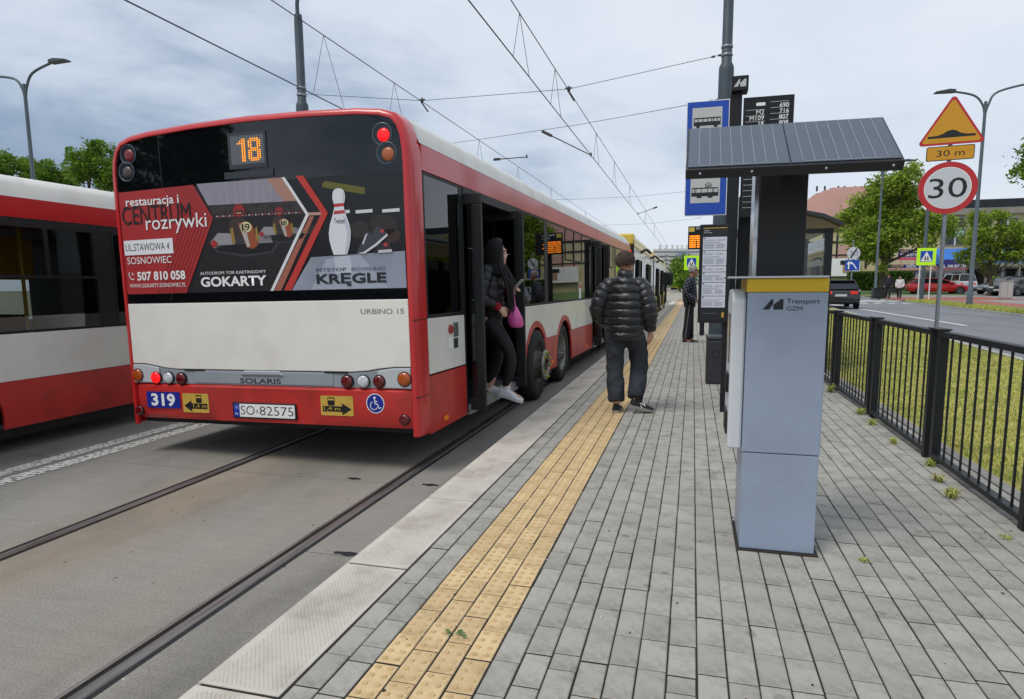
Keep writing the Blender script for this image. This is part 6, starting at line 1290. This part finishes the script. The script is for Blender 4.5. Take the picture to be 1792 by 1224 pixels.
def hair_tufts(person, M, n, L_, m, zmin=-.03, front=.05, seed=1, wd=.012, puff=1.0):
    R = random.Random(seed); b = MB(); b.ball((0, -.016, .036), (.078*puff, .094*puff, .088*puff), 18, 12, M)
    for _ in range(n):
        u, v = R.uniform(0, 2*pi), R.uniform(-.35, 1.5); p = V((cos(u)*cos(v)*.078*puff, -.016+sin(u)*cos(v)*.096*puff, .036+sin(v)*.09*puff))
        if p.z < zmin+(.09 if p.y > front else 0) or (p.y > front+.02 and p.z < .085): continue
        nr = V((p.x, p.y+.016, p.z-.036)).normalized(); dn_ = (V((R.gauss(0, .35), -.25+R.gauss(0, .3), -1))); dn_ = (dn_-nr*dn_.dot(nr)).normalized(); q = [p+nr*.0, p+nr*.012+dn_*L_*.5, p+nr*.004+dn_*L_*R.uniform(.7, 1.1)]
        b.tube([M @ w_ for w_ in q], [wd*.6, wd*.55, wd*.12], 5)
    return b.obj('hair', m, person, smooth=60)
def limb(b, pts, rad_, n=12, up=None, k=5): 
    P = spline(pts, k); m_ = len(P)-1; R_ = []
    for i in range(len(P)):
        t_ = i/m_*(len(rad_)-1); j = min(int(t_), len(rad_)-2); f = t_-j
        a, c = rad_[j], rad_[j+1]
        R_.append(tuple(a[q]*(1-f)+c[q]*f for q in (0, 1)) if isinstance(a, tuple) else a*(1-f)+c*f)
    b.tube(P, R_, n, up=up); return P
def quilt(b, pts, rad_, pitch, depth, n=20, up=None, per=7):
    """quilted tube: bulging bands parted by tight seams"""
    P = spline(pts, 24); L_ = [0.]
    for a, c in zip(P, P[1:]): L_.append(L_[-1]+(c-a).length)
    tot = L_[-1]; nb = max(2, round(tot/pitch)); Q = []; R_ = []
    for i in range(nb*per+1):
        t_ = i/(nb*per); s = t_*tot; j = max(k for k in range(len(L_)) if L_[k] <= s+1e-9); j = min(j, len(P)-2); f = (s-L_[j])/max(L_[j+1]-L_[j], 1e-9); Q.append(P[j]+(P[j+1]-P[j])*f)
        u = t_*(len(rad_)-1); k = min(int(u), len(rad_)-2); g_ = u-k; a, c = rad_[k], rad_[k+1]; w_ = depth*(abs(sin(pi*t_*nb))**.5-.6)
        R_.append((a[0]*(1-g_)+c[0]*g_+w_, a[1]*(1-g_)+c[1]*g_+w_))
    o = len(b.v); b.tube(Q, R_, n, up=up)
    R = random.Random(len(b.v))
    for i in range(o, len(b.v)): v = b.v[i]; b.v[i] = (v[0]+R.gauss(0, depth*.14), v[1]+R.gauss(0, depth*.14), v[2]+R.gauss(0, depth*.2))
def shoe(person, ank, toe, m, sole, name='shoe', wd=.043, stripes=None, L_=.27, h=.1, sz=.028):
    """ank: ankle point; toe: point the toe reaches, both at sole height"""
    a, t_ = V(ank), V(toe); d = (t_-a); pitch = d.normalized(); side = pitch.cross(V((0, 0, 1))).normalized(); up = side.cross(pitch); heel = a-pitch*.065; L_ = (t_-heel).length
    M = Matrix(((side.x, pitch.x, up.x, heel.x), (side.y, pitch.y, up.y, heel.y), (side.z, pitch.z, up.z, heel.z), (0, 0, 0, 1)))
    outl = [(0, .55), (.03, .85), (.12, .95), (.3, .82), (.5, .9), (.7, 1.08), (.85, .98), (.95, .65), (1, .2)]
    def ring(z, k): return [M @ V((wd*w_*k, L_*y, z)) for y, w_ in outl]+[M @ V((-wd*w_*k, L_*y, z)) for y, w_ in outl[::-1]]
    b = MB(); b.loft([ring(0, .97), ring(.006, 1.03), ring(sz, 1.02)], cap=True); so_ = b.obj('sole', sole, None, smooth=40)
    b = MB(); rings = []
    for f, z0 in ((1.0, sz-.002), (1.0, sz+.014), (.93, sz+.03), (.7, sz+.045), (.35, sz+.055)):
        rr = []
        for sgn, seq in ((1, outl), (-1, outl[::-1])):
            for y, w_ in seq:
                hi = (h-.01) if y < .34 else max(.05, h-.01-(y-.34)*.105); rr.append(M @ V((sgn*wd*w_*f, L_*(y*.985+.004), sz+(z0-sz)/.055*(hi-sz))))
        rings.append(rr)
    b.loft(rings, cap=True); b.tube([M @ V((0, .07, h*.7)), M @ V((0, .065, h+.012))], [(.036, .046), (.034, .045)], 12, up=tuple(pitch)); s_ = b.obj(name, m, person, smooth=50); so_.parent = s_
    if stripes:
        for k in range(3):
            y = L_*(.42+.09*k)
            for sg_ in (-1, 1): b = MB(); q = [M @ V((sg_*(wd*.93), y, sz+.002)), M @ V((sg_*(wd*.93), y+.012, sz+.002)), M @ V((sg_*wd*.66, y-.018, sz+.05)), M @ V((sg_*wd*.66, y-.03, sz+.05))]; b.add(q, [(0, 1, 2, 3)]); b.obj('stripe', stripes, s_)
    b = MB()
    for k in range(4): y = L_*(.4+.07*k); b.tube([M @ V((-wd*.35, y, h-.022-.014*k)), M @ V((0, y+.004, h-.013-.014*k)), M @ V((wd*.35, y, h-.022-.014*k))], .003, 5)
    stuff(b.obj('lace', sole if not stripes else PLASTIC, s_)); return s_
def body(name_label, base, J, head_yaw, body_yaw, skin, s=1., vox=.008, tilt=0., lh=None, rh=None):
    """continuous skin figure; returns the mesh object and the head matrix. J holds joints relative to base"""
    b = MB(); f = tuple(yawM(body_yaw) @ V((0, 1, 0))); j = {k: V(v) for k, v in J.items()}
    M = head(b, j['head'], head_yaw, tilt, s)
    limb(b, [j['chest'], j['neck'], j['head']-V((0, 0, .06))+yawM(head_yaw).to_3x3() @ V((0, -.015, 0))], [.07*s, .055*s, .052*s], 12)
    limb(b, [j['pelvis'], j['waist'], j['chest'], j['neck']-V((0, 0, .03))], [(.145*s, .1*s), (.125*s, .09*s), (.15*s, .1*s), (.07*s, .06*s)], 16, up=f)
    for sd in 'LR':
        limb(b, [j['chest']+V((0, 0, .08)), j['sh'+sd], j['el'+sd], j['wr'+sd]], [.06*s, .05*s, .038*s, .027*s], 10); limb(b, [j['pelvis'], j['hip'+sd], j['kn'+sd], j['an'+sd]], [.09*s, .08*s, .055*s, .038*s], 10)
        t_ = V(j['to'+sd]); a = V(j['an'+sd]); limb(b, [a, a+(t_-a)*.5, t_+V((0, 0, .02))], [.038*s, .035*s, .02*s], 8)
    for sd, h in (('L', lh), ('R', rh)):
        if h: hand(b, j['wr'+sd], h[0], h[1], -1 if sd == 'L' else 1, h[2], s)
        else: dd = (j['wr'+sd]-j['el'+sd]).normalized(); hand(b, j['wr'+sd], dd, dd.cross(V((0, 1, .2))), -1 if sd == 'L' else 1, .5, s)
    o = b.obj('person', skin); o.location = base; remesh(o, vox, 4); tag(o, name_label, 'person'); return o, M, j, f

# ---- man in the puffer jacket, walking away
J = dict(head=(.005, .03, 1.565), neck=(0, 0, 1.44), chest=(-.005, -.01, 1.24), waist=(0, 0, 1.02), pelvis=(0, .0, .9), shL=(-.185, .0, 1.33), shR=(.18, -.01, 1.33), elL=(-.28, -.03, 1.09), wrL=(-.2, .17, .92), elR=(.255, -.06, 1.09), wrR=(.265, .03, .86),
         hipL=(-.09, 0, .86), hipR=(.09, 0, .86), knL=(-.1, .06, .48), anL=(-.07, -.02, .09), toL=(-.075, .16, .0), knR=(.15, .14, .5), anR=(.13, -.0, .13), toR=(.27, .07, .03))
man, M, j, f = body('young man in black puffer jacket and grey jeans walking along the tactile strip', (-.685, 6.98, 0), J, rad(-28), rad(-18), SKIN, rh=((.02, .1, -1), (.6, -.5, 0), .45))
hair_tufts(man, M, 1000, .042, mat('hair_brown', '45332a', .65, isl=.4), zmin=-.06, front=.06, seed=4, wd=.0085, puff=1.0)
PUF = mat('puffer_black', '0d0f14', .36, var=.25, scale=10, sheen=.2, bump=.3, bscale=28); b = MB()
quilt(b, [(0, .0, .79), (0, -.005, .95), (-.002, -.012, 1.15), (-.003, -.015, 1.3), (-.002, -.01, 1.375), (0, -.005, 1.43)], [(.192, .155), (.21, .165), (.22, .165), (.212, .15), (.18, .12), (.098, .088)], .08, .019, 44, up=f)
for sd, w_ in (('L', (.2, .17)), ('R', (.2, .17))): quilt(b, [tuple(j['sh'+sd]*.62+V((0, 0, .515))), tuple(j['sh'+sd]), tuple(j['el'+sd]), tuple(j['wr'+sd]-(j['wr'+sd]-j['el'+sd]).normalized()*.02)], [(.07, .07), (.088, .088), (.08, .08), (.056, .056)], .075, .013, 28)
b.tube([(0, .0, 1.40), (.0, .005, 1.45), (.005, .01, 1.50)], [(.085, .08), (.083, .08), (.078, .076)], 18, up=f); o = b.obj('jacket', PUF, man, smooth=180); tx = bpy.data.textures.new('crumple', 'CLOUDS'); tx.noise_scale = .05; dm = o.modifiers.new('crumple', 'DISPLACE'); dm.texture = tx; dm.strength = .015; dm.mid_level = .5
JEAN = mat('grey_jeans', '2b2f37', .85, var=.45, scale=7, bump=.3, bscale=140, dark='181a20'); b = MB()
limb(b, [(0, 0, .96), (0, 0, .84), (0, 0, .8)], [(.17, .13), (.18, .14), (.15, .12)], 18, up=f)
for sd, tw in (('L', 0), ('R', .02)): limb(b, [tuple(j['hip'+sd]+V((0, 0, .02))), tuple(j['kn'+sd]+V((0, -.01, .06))), tuple(j['kn'+sd]*.5+j['an'+sd]*.5), tuple(j['an'+sd]+V((0, 0, .03)))], [(.118, .118), (.1, .105), (.088, .095), (.092, .1), (.085, .095)], 18)
o = b.obj('trousers', JEAN, man); remesh(o, .011, 3)
tx = bpy.data.textures.new('folds', 'CLOUDS'); tx.noise_scale = .09; dm = o.modifiers.new('folds', 'DISPLACE'); dm.texture = tx; dm.strength = .03; dm.mid_level = .5
BSH = mat('black_suede', '15151a', .8); shoe(man, (-.07, -.0, .0), (-.062, .2, .0), BSH, mat('gum_sole', '8d8a84', .7), stripes=PRINTW); shoe(man, (.135, -.01, .05), (.31, .04, .004), BSH, mat('gum_sole', '8d8a84', .7), stripes=PRINTW)

# ---- woman stepping out of the bus
WB = V((-2.07, 6.72, .16))
J = dict(head=(.09, -.02, 1.515), neck=(.035, 0, 1.385), chest=(.0, .0, 1.2), waist=(-.01, 0, .98), pelvis=(0, 0, .87), shL=(.03, .165, 1.335), shR=(.005, -.165, 1.335), elL=(.07, .24, 1.08), wrL=(.2, .1, 1.135), elR=(-.02, -.25, 1.08), wrR=(.135, -.14, .965),
         hipL=(0, .085, .83), hipR=(0, -.085, .83), knL=(.05, .09, .45), anL=(-.06, .1, .09), toL=(.1, .12, .0), knR=(.235, -.09, .47), anR=(.185, -.1, .085), toR=(.36, -.12, .0))
wom, M, j, f = body('woman in black hooded jacket stepping from the bus door, looking right', tuple(WB), J, rad(-82), rad(-85), SKIN2, s=.96, vox=.007, lh=((.9, -.35, .45), (-.3, .25, .9), .95), rh=((.75, .1, -.75), (.3, -.75, .5), .8))
face_parts(wom, M)
BLK = mat('black_nylon', '0f1014', .42, var=.2, scale=9, bump=.2, bscale=40); KNIT = mat('black_knit', '0c0c0f', .85, var=.2, scale=30)
b = MB(); quilt(b, [(0, 0, .93), (-.005, 0, 1.08), (0, 0, 1.25), (.03, .0, 1.375)], [(.165, .135), (.175, .145), (.175, .14), (.095, .09)], .1, .014, 22, up=f)
for sd in 'LR': quilt(b, [tuple(j['sh'+sd]*.75+V((0, 0, .33))), tuple(j['sh'+sd]), tuple(j['el'+sd]), tuple(j['wr'+sd]-(j['wr'+sd]-j['el'+sd]).normalized()*.055)], [(.075, .075), (.08, .08), (.068, .068), (.05, .05)], .09, .01, 14)
b.obj('jacket', BLK, wom, smooth=180)
b = MB()       # hood: open shell round the head
HM = Matrix.Translation(j['head']) @ yawM(rad(-82)); n = 20; rings = []
for k, (yy, sc) in enumerate(((.05, 1.06), (.04, 1.2), (.0, 1.3), (-.05, 1.26), (-.105, 1.0), (-.14, .5))):
    rings.append([HM @ V((.088*sc*cos(2*pi*i/n), yy-(.02 if sin(2*pi*i/n) < 0 else 0), .012+.125*sc*sin(2*pi*i/n)-(.03 if sin(2*pi*i/n) < -.3 else 0))) for i in range(n)])
b.loft(rings); b.add(rings[-1], [tuple(range(n))]); b.tube([HM @ V(p) for p in ((0, -.02, -.1), (0, -.03, -.15), (-.0, -.04, -.2))], [(.1, .1), (.11, .1), (.13, .12)], 16); b.obj('hood', KNIT, wom, smooth=180)
R = random.Random(3); b = MB()
for _ in range(120):
    sx = R.choice((-1, 1)); x0, y0 = sx*R.uniform(.05, .085), R.uniform(.025, .062); z0 = R.uniform(.0, .09); L_ = R.uniform(.3, .5)
    b.tube([HM @ V(p) for p in ((x0*.5, y0*.9, z0+.02), (x0, y0, z0-.06), (x0*1.05, y0+.005, z0-.16), (x0*(1.1+R.uniform(-.2, .2)), y0+R.uniform(.06, .12), z0-.16-L_*.5), (x0*(1.0+R.uniform(-.3, .3)), y0+R.uniform(.06, .13), z0-.16-L_))], [.007, .008, .008, .007, .002], 5)
b.obj('hair', mat('hair_black', '120f10', .5, isl=.3), wom, smooth=60)
for sd in 'LR':
    d = (j['wr'+sd]-j['el'+sd]).normalized(); b = MB(); b.tube([j['wr'+sd]-d*.075, j['wr'+sd]-d*.03, j['wr'+sd]+d*.005], [.047, .046, .038], 14); b.obj('red_cuff', mat('red_fleece', '8e1016', .85, var=.2, scale=30), wom, smooth=60)
b = MB(); b.tube([HM @ V(p) for p in ((-.07, -.035, -.16), (0, -.075, -.15), (.07, -.035, -.16))], .03, 8); b.obj('red_collar', mat('red_fleece', '8e1016', .85), wom, smooth=60)
LEG = mat('black_leggings', '0b0b0e', .7, var=.3, scale=12); b = MB(); limb(b, [(0, 0, .97), (0, 0, .85), (0, 0, .78)], [(.13, .11), (.155, .13), (.13, .11)], 16, up=f)
for sd in 'LR': limb(b, [tuple(j['hip'+sd]), tuple(j['kn'+sd]), tuple(j['an'+sd]+V((0, 0, .05)))], [.098, .084, .062, .06, .043], 14)
o = b.obj('leggings', LEG, wom); remesh(o, .01, 4)
b = MB(); b.tube([(.05, -.16, .99), (.14, -.08, .975), (.165, .02, .965), (.1, .12, .97)], [(.02, .02)]*4, 8); b.obj('belt_bag_strap', PLASTIC, wom, smooth=60); b = MB(); b.box(.09, .15, -.15, -.09, .955, 1.0); b.obj('belt_buckle', DARK, wom, bevel=.008)
b = MB(); b.tube(spline([(-.03, -.17, 1.4), (-.05, -.205, 1.33), (-.1, -.19, 1.25)], 4), .008, 6); b.obj('reflective_strap', PRINTW, wom, smooth=60)
WSH = mat('white_leather', 'cfcfd2', .45, var=.06, scale=8); WSO = mat('white_sole', 'c4c4c6', .6)
shoe(wom, (.165, -.1, .02), (.375, -.12, -.035), WSH, WSO, h=.115, wd=.046); shoe(wom, (-.07, .1, .01), (.14, .12, .01), WSH, WSO, h=.115, wd=.046)
b = MB(); d = V((.6, -.2, .55)).normalized(); MPh = Matrix.Translation(WB+V((.265, .055, 1.185))) @ d.to_track_quat('Z', 'Y').to_matrix().to_4x4(); b.box(-.034, .034, -.0045, .0045, -.04, .105, MPh); ph = b.obj('mobile_phone', mat('phone_silver', '8e9499', .25, .4), None, bevel=.003); tag(ph, 'silver mobile phone in the raised hand of the woman leaving the bus', 'phone')
# pink carrier bag
bg_ = thing('carrier_bag', 'bright pink thin plastic carrier bag hanging from the woman\'s hand', 'bag', (WB.x+.255, WB.y-.02, WB.z+.75)); PKB = mat('pink_plastic', 'd2559f', .3, var=.3, scale=16, bump=.6, bscale=26, coat=.3)
b = MB(); rings = []; n = 20
for z, rx, ry, ox in ((0, .02, .02, .03), (.006, .06, .04, .03), (.04, .082, .055, .025), (.1, .08, .055, .018), (.16, .06, .04, .01), (.2, .042, .028, .004), (.225, .034, .022, .0)):
    rings.append([(ox+rx*cos(2*pi*i/n)*(1+.06*sin(5*i+z*40)), ry*sin(2*pi*i/n)*(1+.08*sin(7*i+z*60)), z) for i in range(n)])
b.loft(rings, cap=True); b.obj('sack', PKB, bg_, smooth=180)
for sx in (-.018, .022):
    b = MB(); b.tube(spline([(sx-.004, 0, .21), (sx-.02, .02, .28), (sx-.04, .06, .37), (sx-.055, .09, .385)], 4), [(.013, .005)]*13, 8); b.obj('handle', PKB, bg_, smooth=60)

# ---- old man waiting
OB = (-.06, 15.8, 0); J = dict(head=(.07, -.02, 1.655), neck=(.02, 0, 1.5), chest=(-.01, 0, 1.3), waist=(0, 0, 1.08), pelvis=(0, 0, .95), shL=(.03, .2, 1.43), shR=(-.02, -.2, 1.43), elL=(-.03, .27, 1.17), wrL=(.13, .17, 1.02), elR=(-.1, -.27, 1.17), wrR=(.1, -.19, 1.0),
         hipL=(0, .09, .91), hipR=(0, -.09, .91), knL=(.02, .1, .5), anL=(.03, .1, .08), toL=(.2, .13, 0), knR=(-.04, -.1, .5), anR=(-.08, -.1, .08), toR=(.1, -.13, 0))
old, M, j, f = body('white-haired old man with glasses in dark checked jacket waiting on the platform', OB, J, rad(-80), rad(-78), SKIN3, vox=.011)
face_parts(old, M, 'a9a6a0'); hair_tufts(old, M, 220, .03, mat('hair_white', 'b4b0aa', .8, isl=.15), zmin=-.03, front=.02, seed=9, puff=.985)
b = MB()
for sx in (-1, 1): b.tube([M @ V(p) for p in ((sx*.014, .1, .018), (sx*.05, .096, .018), (sx*.075, .07, .02), (sx*.078, -.01, .01))], .004, 6); b.tube([M @ V((sx*.033+.02*cos(a), .1, .012+.016*sin(a))) for a in [2*pi*i/12 for i in range(13)]], .0025, 5)
stuff(b.obj('glasses', PLASTIC, old))
CHK = mat('checked_cloth', '14161e', .85)
t = CHK.node_tree; bb = t.nodes['Principled BSDF']; tc_ = N(t, 'ShaderNodeTexCoord'); br = N(t, 'ShaderNodeTexBrick', Scale=9.0, **{'Mortar Size': .035}); br.offset = 0; br.inputs['Color1'].default_value = (*s2l('171a24'), 1); br.inputs['Color2'].default_value = (*s2l('12141c'), 1); br.inputs['Mortar'].default_value = (*s2l('6d7284'), 1); br.inputs['Brick Width'].default_value = .6; br.inputs['Row Height'].default_value = .6
mp_ = N(t, 'ShaderNodeMapping'); mp_.inputs['Rotation'].default_value = (pi/2, 0, rad(20)); t.links.new(tc_.outputs['Object'], mp_.inputs[0]); t.links.new(mp_.outputs[0], br.inputs[0]); t.links.new(br.outputs[0], bb.inputs['Base Color'])
b = MB(); limb(b, [(0, 0, .93), (-.005, 0, 1.1), (-.01, 0, 1.3), (.01, 0, 1.46)], [(.19, .15), (.2, .165), (.205, .155), (.11, .1)], 20, up=f)
for sd in 'LR': limb(b, [tuple(j['sh'+sd]*.8+V((0, 0, .28))), tuple(j['sh'+sd]), tuple(j['el'+sd]), tuple(j['wr'+sd])], [.09, .088, .075, .06], 14)
b.tube([(0, 0, 1.43), (.02, 0, 1.48), (.035, 0, 1.53)], [(.09, .085), (.085, .08), (.07, .07)], 14, up=f); remesh(b.obj('jacket', CHK, old), .014, 3)
b = MB(); limb(b, [(0, 0, 1.0), (0, 0, .88), (0, 0, .82)], [(.16, .125), (.165, .135), (.14, .11)], 16, up=f)
for sd in 'LR': limb(b, [tuple(j['hip'+sd]), tuple(j['kn'+sd]), tuple(j['an'+sd]+V((0, 0, .02)))], [.105, .09, .082, .08, .075], 14)
remesh(b.obj('trousers', mat('dark_track_pants', '15161a', .8, var=.2, scale=9), old), .014, 3)
b = MB(); b.tube([(.0, -.185, .9), (-.04, -.19, .5), (-.08, -.175, .12)], .006, 5); b.obj('side_stripe', mat('stripe_grey', '8d8f94', .8), old)
shoe(old, (-.08, -.1, 0), (.12, -.13, 0), BSH, WSO); shoe(old, (.03, .1, 0), (.22, .13, 0), BSH, WSO)

# ---- two walkers across the road, and a passenger behind the bus window
def simple_person(label, base, yaw, top, legs, skin=SKIN, hairm=None, cap=None, s=1., bag=None, coatlen=.8, lean=0.):
    c, sn = cos(yaw), sin(yaw); r = lambda x, y, z: ((x*c-y*sn)*s, (x*sn+y*c)*s, z*s)
    J = {k: r(*v) for k, v in dict(head=(0, .02, 1.58), neck=(0, 0, 1.45), chest=(0, 0, 1.25), waist=(0, 0, 1.03), pelvis=(0, 0, .9), shL=(-.19, 0, 1.38), shR=(.19, 0, 1.38), elL=(-.25, -.04, 1.1), wrL=(-.22, .1, .9), elR=(.25, -.04, 1.1), wrR=(.22, .1, .9), hipL=(-.09, 0, .87), hipR=(.09, 0, .87), knL=(-.1, .14, .5), anL=(-.09, .2, .1), toL=(-.1, .36, .03), knR=(.1, .02, .48), anR=(.09, -.2, .12), toR=(.1, -.04, 0)).items()}
    o, M, j, f = body(label, base, J, yaw, yaw, skin, s, vox=.016); b = MB()
    limb(b, [r(0, 0, coatlen), r(0, 0, 1.1), r(0, 0, 1.28), r(0, 0, 1.44)], [(.2*s, .15*s), (.215*s, .17*s), (.21*s, .15*s), (.1*s, .09*s)], 16, up=f)
    for sd in 'LR': limb(b, [tuple(j['sh'+sd]*.8+V((0, 0, .27*s))), tuple(j['sh'+sd]), tuple(j['el'+sd]), tuple(j['wr'+sd])], [.085*s, .085*s, .072*s, .055*s], 12)
    remesh(b.obj('jacket', top, o), .018, 3); b = MB(); limb(b, [r(0, 0, .96), r(0, 0, .82)], [(.165*s, .13*s), (.15*s, .12*s)], 14, up=f)
    for sd in 'LR': limb(b, [tuple(j['hip'+sd]), tuple(j['kn'+sd]), tuple(j['an'+sd])], [.1*s, .085*s, .07*s, .065*s], 12)
    remesh(b.obj('trousers', legs, o), .018, 3); hair_tufts(o, M, 120, .05, hairm or mat('hair_dark', '201916', .8, isl=.2), zmin=-.06, front=.03, seed=3)
    for sd in 'LR': a, t_ = j['an'+sd].copy(), j['to'+sd].copy(); a.z = t_.z; shoe(o, tuple(a), tuple(a+(t_-a).normalized()*.17*s), BSH, PLASTIC, wd=.045)
    if cap: b = MB(); b.ball((0, -.012, .07), (.085, .1, .055), 14, 8, M); b.tube([M @ V((0, .07, .065)), M @ V((0, .14, .055))], [(.07, .008), (.05, .006)], 10); b.obj('cap', cap, o, smooth=60)
    return o, j
NAV = mat('navy_coat', '131722', .8, var=.2); BKT = mat('black_trousers', '121216', .8)
p = at(1553, 526, 49.4); simple_person('man in dark jacket and flat cap crossing beside the red car', (p.x, 49.4, .285), rad(165), NAV, BKT, cap=mat('cap_grey', '2b2b2d', .9), s=.98)
p = at(1573, 524.5, 50.6); wk, j = simple_person('woman in white jacket and black trousers walking with a dark bag', (p.x, 50.6, .29), rad(160), mat('white_jacket', 'c6c6c4', .7, var=.1), BKT, s=.9)
hb = thing('handbag', 'dark handbag carried by the woman in the white jacket', 'bag', (p.x-.35, 50.55, .29+.42)); b = MB(); b.box(-.16, .16, -.07, .07, 0, .26); b.obj('pouch', DARK, hb, bevel=.04); b = MB(); b.tube(spline([(-.1, 0, .25), (-.05, 0, .42), (.05, 0, .42), (.1, 0, .25)], 4), .012, 6); b.obj('handle', DARK, hb, smooth=60)
q = BM @ V((-.72, 10.05, .422)); ps, j = simple_person('long-haired passenger standing inside the red bus behind the second window', tuple(q), rad(-80), mat('dark_coat', '1a1a1e', .8), BKT, SKIN2, mat('hair_chestnut', '4b3526', .7, isl=.2), s=.97)
R = random.Random(5); b = MB(); HM = Matrix.Translation(j['head']) @ yawM(rad(-80))
for _ in range(90):
    x0 = R.choice((-1, 1))*R.uniform(.05, .085); y0 = R.uniform(-.1, .04); b.tube([HM @ V(v) for v in ((x0*.5, y0*.6, .1), (x0, y0, .0), (x0*1.1, y0, -.15), (x0*1.1, y0+.03, -.38))], [.012, .013, .012, .003], 5)
b.obj('long_hair', mat('hair_chestnut', '4b3526', .7, isl=.2), ps, smooth=60)
